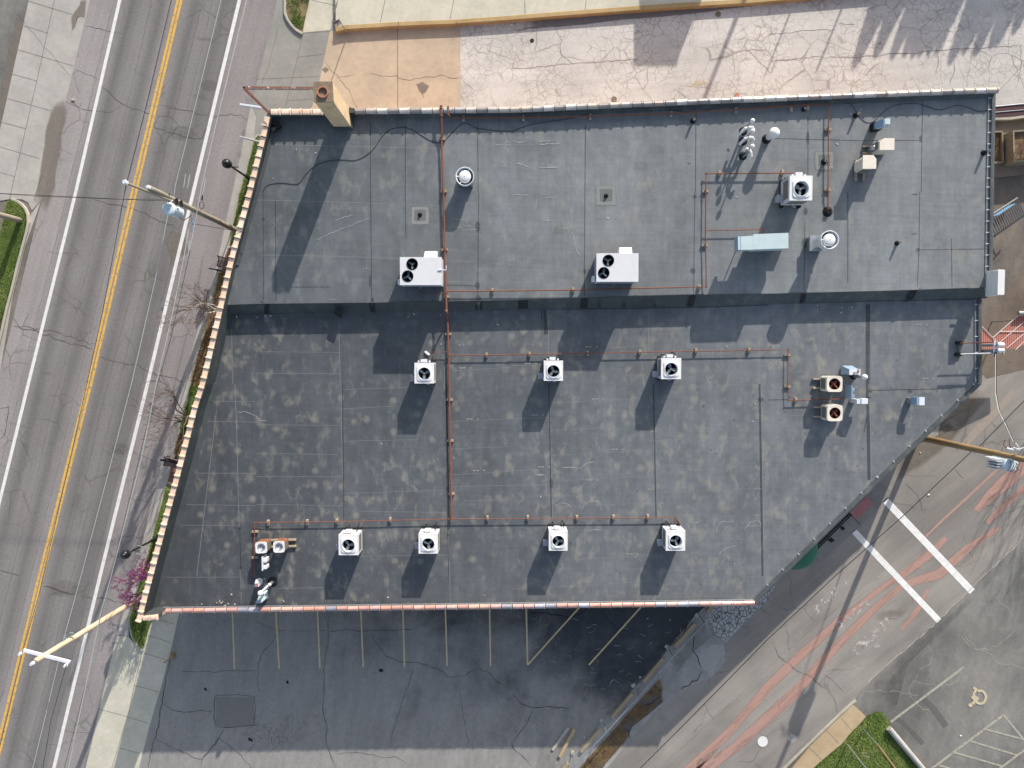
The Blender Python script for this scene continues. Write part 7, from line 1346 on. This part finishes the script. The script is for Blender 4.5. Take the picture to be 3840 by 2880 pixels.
for i, (u, v) in enumerate(((2613, 2306), (2501, 2425), (2375, 2570), (2255, 2701), (2146, 2822))):
    p = P(u, v, .02); mb = MB(); r6 = random.Random(i + 3); n = 9; pts = [(p.x + (.14 + r6.uniform(-.03, .04)) * math.cos(k * .698), p.y + (.14 + r6.uniform(-.03, .04)) * math.sin(k * .698)) for k in range(n)]; mb.prism(pts, .0, .10)
    tag(mb.build('post_footing', M['kerb'], None, (p.x, p.y, .02)), f'lump of pale concrete at a fence post foot, {ORD[i]} from the building', 'footing', 'concrete footings of the fence')
for i, ((u, v), r_) in enumerate((((2529, 2445), .08), ((2465, 2519), .07), ((2403, 2583), .08))):
    p = P(u, v, .02); mb = MB(); mb.lathe(p.x, p.y, [(r_, 0), (r_, .06), (.03, .08), (.03, .9), (.01, .9)], 12); tag(mb.build('bollard', M['kerb'], None, (p.x, p.y, .02)), f'small pale post beside the fence, {ORD[i]} from the building', 'post', 'small posts by the fence')
def timber(a, b, lab, wd=.22, h=.17, z=.018, mat='timber', grp='timber wheel stops along the fence'):
    A1, B1 = P(*a, z), P(*b, z); d = B1 - A1; c = (A1 + B1) / 2; mb = MB(); mb.bevbox(c.x, c.y, z, d.length, wd, h, .02, math.atan2(d.y, d.x))
    o = mb.build('wheel_stop', M[mat], None, (c.x, c.y, z)); return tag(o, lab, 'wheel stop', grp)
for i, (a, b) in enumerate((((1735, 248), (1682, 305)), ((1578, 408), (1400, 605)), ((1305, 705), (1132, 908)), ((1035, 1012), (858, 1215)), ((755, 1320), (592, 1512)), ((488, 1612), (330, 1790)))):
    timber(Z(3, 2, *a), Z(3, 2, *b), f'tan timber wheel stop along the fence, {ORD[i]} from the building')
timber(Z(3, 2, 538, 1318), Z(3, 2, 408, 1555), 'loose tan timber lying at an angle on the asphalt near the bottom edge', .2, .16, grp=None)
timber(Z(3, 2, 485, 1310), Z(3, 2, 348, 1500), 'broken grey concrete bar next to the loose tan timber', .18, .1, mat='kerb', grp=None)
# short iron stake on the front walk
a, b = P(*Z(3, 0, 1420, 748), .02), P(*Z(3, 0, 1505, 680), .02); mb = MB(); mb.tube([a + Vector((0, 0, .06)), b + Vector((0, 0, .35))], .035, 6); mb.bevbox(b.x, b.y, .02, .22, .22, .4, .03); tag(mb.build('guy_stub', M['pole_brown'], None, tuple(b)), 'rusty stub with a short strut where the front walk meets the parking lot', 'stub post')
# manholes and valve lids
for i, (u, v, r_, m, z, lab) in enumerate(((2860, 2781, .33, 'white', .012, 'white round manhole lid on the lane between the terracotta stripes'), (2303, 372, .17, 'cap', .008, 'small round brown valve lid in the alley near the middle of the north parapet'), (2763, 356, .14, 'clay', .008, 'small orange brown valve lid in the alley above the goosenecks'), (2693, 53, .17, 'cap', .008, 'small round lid in the alley by the yellow kerb end'), (1995, 152, .12, 'black_mat', .008, 'tiny dark drain lid in the cracked alley'))):
    p = P(u, v, z); mb = MB(); mb.lathe(p.x, p.y, [(.01, z + .012), (r_ * .9, z + .012), (r_ * .92, z + .018), (r_, z + .018), (r_ * 1.02, z)], 26); tag(mb.build('manhole_lid', M[m], None, tuple(p)), lab, 'manhole lid')
p = P(3298, 164, 0); mb = MB(); mb.cyl(p + Vector((-.06, -.03, .03)), p + Vector((.07, .03, .03)), .035, n=10); tag(mb.build('drink_can', plain('red_can', A(190, 70, 60), .4), None, tuple(p)), 'crushed red drink can lying in the alley', 'can')
p = PZ(0, 2, 1795, 58, .0); mb = MB(); mb.cyl(p + Vector((0, -.06, .03)), p + Vector((0, .06, .03)), .03, n=10); tag(mb.build('drink_can', plain('pink_can', A(190, 110, 100), .4), None, tuple(p)), 'small pinkish can beside the yellow kerb', 'can')
def litter(lab, q, s=.07, mat='white', z=.02):
    p = P(*q, z); mb = MB(); mb.hexa([(p.x - s, p.y - s * .5, z), (p.x + s * .8, p.y - s * .6, z), (p.x + s, p.y + s * .5, z), (p.x - s * .7, p.y + s * .7, z)], [(p.x - s * .6, p.y - s * .2, z + .04), (p.x + s * .5, p.y - s * .3, z + .03), (p.x + s * .6, p.y + s * .3, z + .05), (p.x - s * .4, p.y + s * .4, z + .03)]); tag(mb.build('litter', M[mat], None, tuple(p)), lab, 'litter')
litter('white scrap lying on the lane below the overhead wire', Z(2, 3, 1388, 958), .09); litter('small white scrap on the far lot beside the hatched bay', Z(3, 3, 1664, 1382), .07); litter('white scrap on the shaded lane near the pole foot', Z(2, 3, 1315, 594), .05)
litter('white scrap beside the second wheel stop', Z(3, 2, 1425, 538), .06); litter('small pale stone against the second wheel stop', Z(3, 2, 1522, 436), .08, 'kerb'); litter('white scrap beside the third wheel stop', Z(3, 2, 1107, 875), .07); litter('white scrap left of the fifth wheel stop', Z(3, 2, 627, 1395), .05)
litter('tiny white cup on the shaded lot near the slanted lines', Z(3, 2, 1172, 369), .05); litter('tiny white speck on the shaded lot right of the slanted lines', Z(3, 2, 1366, 381), .05); litter('pale stone on the crazed slab edge', Z(3, 2, 1726, 396), .09, 'kerb')
litter('white bent piece of pipe by the yellow kerb', Z(0, 2, -310 + 1908 - 1600 + 0, 215), .1); litter('pale lump beside the crack on the left of the road', Z(0, 0, 632, 865), .14, 'kerb')
# log, posts and rail on the lawn
a, b = P(*Z(3, 3, 1030, 1300), .07), P(*Z(3, 3, 1390, 1730), .07); d = b - a; L = d.length
mb = MB(); n = 8; mb.tube([a.lerp(b, i / n) + Vector((0, 0, .19)) for i in range(n + 1)], .185, 16, 0, .17); tag(mb.build('log', M['log'], None, tuple(a)), 'thick grey log lying along the edge of the lawn and the far lot', 'log')
def lawn_rail(q0, q1, z1, lab, mat, r_):
    a, b = P(*q0, .1), P(*q1, z1); mb = MB(); mb.tube([a, b], r_, 7); tag(mb.build('metal_rail', M[mat], None, tuple(a)), lab, 'post', None)
p = P(*Z(3, 3, 822, 1320), .07); tpx = P(*Z(3, 3, 945, 1455), 2.4)
lawn_rail(Z(3, 3, 822, 1322), Z(3, 3, 945, 1455), 2.4, 'grey metal post leaning over the middle of the lawn, above the brown stake', 'galv', .03)
lawn_rail(Z(3, 3, 678, 1450), Z(3, 3, 870, 1690), 3.4, 'silver metal post leaning over the left part of the lawn', 'galv', .04)
a, b = P(*Z(3, 3, 940, 1450), .07), P(*Z(3, 3, 1110, 1680), .07); mb = MB(); mb.tube([a + Vector((0, 0, .06)), b + Vector((0, 0, .08))], .07, 7); tag(mb.build('stake', M['pole_brown'], None, tuple(a)), 'long thin brown timber lying in the middle of the lawn', 'stake')
mb = MB(); r7 = random.Random(2); p = PZ(3, 3, 850, 1550, .07)
for k in range(9):
    q = p + Vector((r7.uniform(-.3, .3), r7.uniform(-.25, .25), 0)); s = r7.uniform(.06, .14); mb.ball((q.x, q.y, .1), s, 7, sz=.6)
tag(mb.build('rubble', plain('lawn_stone', A(140, 128, 114), .95, var=.3), None, tuple(p)), 'small grey brown stump of rubble in the lawn', 'rubble')

# yard on the east side
t = thing('lean_to_roof', 'dark maroon sheet roof strip at the right edge behind the alley', 'canopy', tuple(P(3790, 418, 2.2)))
mb = MB(); o_ = t.location; q = [P(3700, 402, 2.3), P(4300, 345, 2.3), P(4300, 395, 2.3), P(3700, 442, 2.3)]; mb.prism([(p.x - o_.x, p.y - o_.y) for p in q], .0, .08); mb.build('roof', M['maroon'], t)
mb = MB(); mb.tube([(q[0].x - o_.x, q[0].y - o_.y, .1), (q[1].x - o_.x, q[1].y - o_.y, .1)], .035, 6); mb.build('ridge_trim', M['white'], t)
mb = MB(); a, b = P(3700, 424, 2.3), P(4300, 372, 2.3); mb.tube([(a.x - o_.x, a.y - o_.y, .1), (b.x - o_.x, b.y - o_.y, .1)], .03, 6); mb.build('rib', M['steel'], t)
mb = MB(); q = [P(3700, 442, .35), P(3790, 440, .35), P(3850, 430, .35), P(4200, 395, .35), P(4200, 406, .35), P(3850, 440, .35), P(3790, 448, .35), P(3700, 450, .35)]; mb.prism(xy(q), 0, .35); tag(mb.build('low_wall', M['kerb'], None, tuple(q[0])), 'low tan curved wall just under the maroon roof strip', 'wall')
def planter(px, z, lab, seed, w_=.09):
    q = PL(px, z); c = sum(q, Vector()) / len(q); t = thing('raised_bed', lab, 'planter', (c.x, c.y, 0), 0, 'raised timber beds in the yard'); cx, cy = [(p.x - c.x, p.y - c.y) for p in q], None
    mb = MB(); mb.sweep(cx, [(-w_ / 2, 0), (-w_ / 2, z), (w_ / 2, z), (w_ / 2, 0)], closed=True); mb.build('frame', plain('bed_board', A(150, 140, 118), .9, var=.25), t)
    mb = MB(); mb.poly([(x, y, z - .2) for x, y in cx]); mb.build('soil', M['mulch'], t)
    mb = MB(); rr = random.Random(seed)
    for k in range(900):
        u_, v_ = rr.random(), rr.random(); a, b = Vector(cx[0]).lerp(Vector(cx[1]), u_), Vector(cx[3]).lerp(Vector(cx[2]), u_); p = a.lerp(b, v_); a_ = rr.uniform(0, 6.28); l_ = rr.uniform(.05, .2); br = rr.random()
        mb.add([(p.x - .01, p.y, z - .19), (p.x + .01, p.y, z - .19), (p.x + l_ * math.cos(a_), p.y + l_ * math.sin(a_), z - rr.uniform(.0, .15))], [[0, 1, 2]], 0, [br] * 3)
    mb.build('dry_plants', M['straw'], t)
planter([(3700, 495), (3759, 493), (3763, 607), (3700, 611)], .4, 'narrow raised bed of dead plants against the east wall', 3)
planter([(3801, 492), (4000, 478), (4000, 590), (3804, 605)], 1.0, 'deep boarded raised bed with reddish soil at the right edge', 4)
# metal stairs
t = thing('metal_stair', 'dark steel staircase with a blue rail against the upper east wall', 'stairs', tuple(P(3770, 800, 0))); o_ = t.location
A1, B1 = P(3700, 818, 3.6), P(3817, 742, 1.0); dv = (B1 - A1); dh = Vector((dv.x, dv.y, 0)).normalized(); nn = Vector((dh.y, -dh.x, 0)); wst = 1.15; nst = 15
for k in range(nst):
    c = A1.lerp(B1, (k + .5) / nst) + nn * (wst / 2); mb = MB(); mb.box(c.x - o_.x, c.y - o_.y, c.z, .075, wst, .03, math.atan2(dh.y, dh.x)); mb.build('tread', plain('stair_tread', A(84, 88, 92), .6, .3) if k == 0 else bpy.data.materials['stair_tread'], t)
for s, mt in ((0, 'steel'), (1, 'black')): mb = MB(); off = nn * (wst * s); mb.tube([tuple(A1 + off - o_ - Vector((0, 0, .05))), tuple(B1 + off - o_ - Vector((0, 0, .05)))], .05, 6); mb.build('stringer', M[mt], t)
mb = MB(); a, b = A1 + Vector((0, 0, .9)), A1.lerp(B1, .55) + Vector((0, 0, .9)); n2 = nn * .0; mb.hexa([tuple(x - o_) for x in (a - Vector((0, 0, .5)), b - Vector((0, 0, .5)), b - Vector((0, 0, .5)) + nn * .03, a - Vector((0, 0, .5)) + nn * .03)], [tuple(x - o_) for x in (a, b, b + nn * .03, a + nn * .03)]); mb.build('side_panel', M['blue_paint'], t)
# corrugated red canopy with white trim
t = thing('corrugated_canopy', 'rust red corrugated canopy with white edge strips at the right edge', 'canopy', tuple(P(3760, 1270, 2.4))); o_ = t.location
mb = MB(); q = [P(3660, 1215, 2.4), P(3724, 1268, 2.4), P(3820, 1186, 2.4), P(3950, 1180, 2.4), P(3950, 1240, 2.4), P(3812, 1307, 2.4), P(3650, 1312, 2.4)]; mb.prism([(p.x - o_.x, p.y - o_.y) for p in q], -.06, 0); mb.build('roof_sheet', M['corr'], t)
for a, b in (((3682, 1224), (3745, 1288)), ((3724, 1265), (3818, 1184)), ((3745, 1288), (3860, 1190)), ((3776, 1306), (3900, 1200)), ((3748, 1243), (3900, 1242)), ((3809, 1311), (3900, 1222))):
    mb = MB(); a_, b_ = P(*a, 2.45), P(*b, 2.45); mb.tube([tuple(a_ - o_), tuple(b_ - o_)], .018, 6); mb.build('edge_strip', M['white'], t)
for u, v in ((3700, 1240), (3820, 1200), (3812, 1300)): mb = MB(); p = P(u, v, 2.4); mb.cyl((p.x - o_.x, p.y - o_.y, -2.4), (p.x - o_.x, p.y - o_.y, -.06), .04, n=8); mb.build('post', M['steel'], t)
p = P(3850, 1178, 2.9); mb = MB(); mb.cyl(P(3818, 1175, 2.6), P(3900, 1172, 2.6), .14, n=12); tag(mb.build('tank', M['steel'], None, tuple(P(3818, 1175, 2.6))), 'grey cylinder lying at the back of the red canopy', 'tank')
# service mast brackets over the lower roof edge
t = thing('service_bracket', 'steel service bracket with two pipe weatherheads reaching over the east roof edge', 'service bracket', tuple(P(3630, 1315, ZL_))); o_ = t.location; L2 = lambda x, y, z_: tuple(P(3560 + x * .12658, 1160 + y * .12658, z_) - o_)
for a, b, z_, r_, mt in (((330, 1000), (1340, 970), 5.5, .03, 'rust'), ((330, 1330), (1300, 1300), 5.5, .045, 'galv'), ((240, 1000), (240, 1330), ZL_ + .15, .02, 'black'), ((1330, 920), (1330, 1300), 5.6, .05, 'white2')): mb = MB(); mb.tube([L2(*a, z_), L2(*b, z_)], r_, 8); mb.build('arm', M[mt], t)
for yy in (1060, 1230): mb = MB(); mb.tube([L2(1000, yy, 4.6), L2(1420, yy, 5.7)], .09, 10); mb.build('conduit', M['galv'], t); mb = MB(); a, b = L2(1420, yy - 10, 5.72), L2(1600, yy - 10, 5.75); mb.cyl(a, b, .13, n=14); mb.build('weatherhead', M['white2'], t); mb = MB(); c = L2(1610, yy + 40, 5.7); mb.box(c[0], c[1], c[2] - .06, .07, .26, .12, -.2); mb.build('wood_cleat', M['timber'], t)
for a in ((260, 990), (240, 1335)): mb = MB(); c = L2(*a, ZL_); mb.bevbox(c[0], c[1], 0, .34, .2, .16, .02); mb.build('foot_pad', M['black_mat'], t)
mb = MB(); mb.tube([L2(1350, 1280, 5.7), L2(1350, 1400, 5.8)], .05, 6); mb.tube([L2(1400, 1240, 5.6), L2(1380, 1400, 5.8)], .02, 5); mb.build('cable_tail', M['wire'], t)
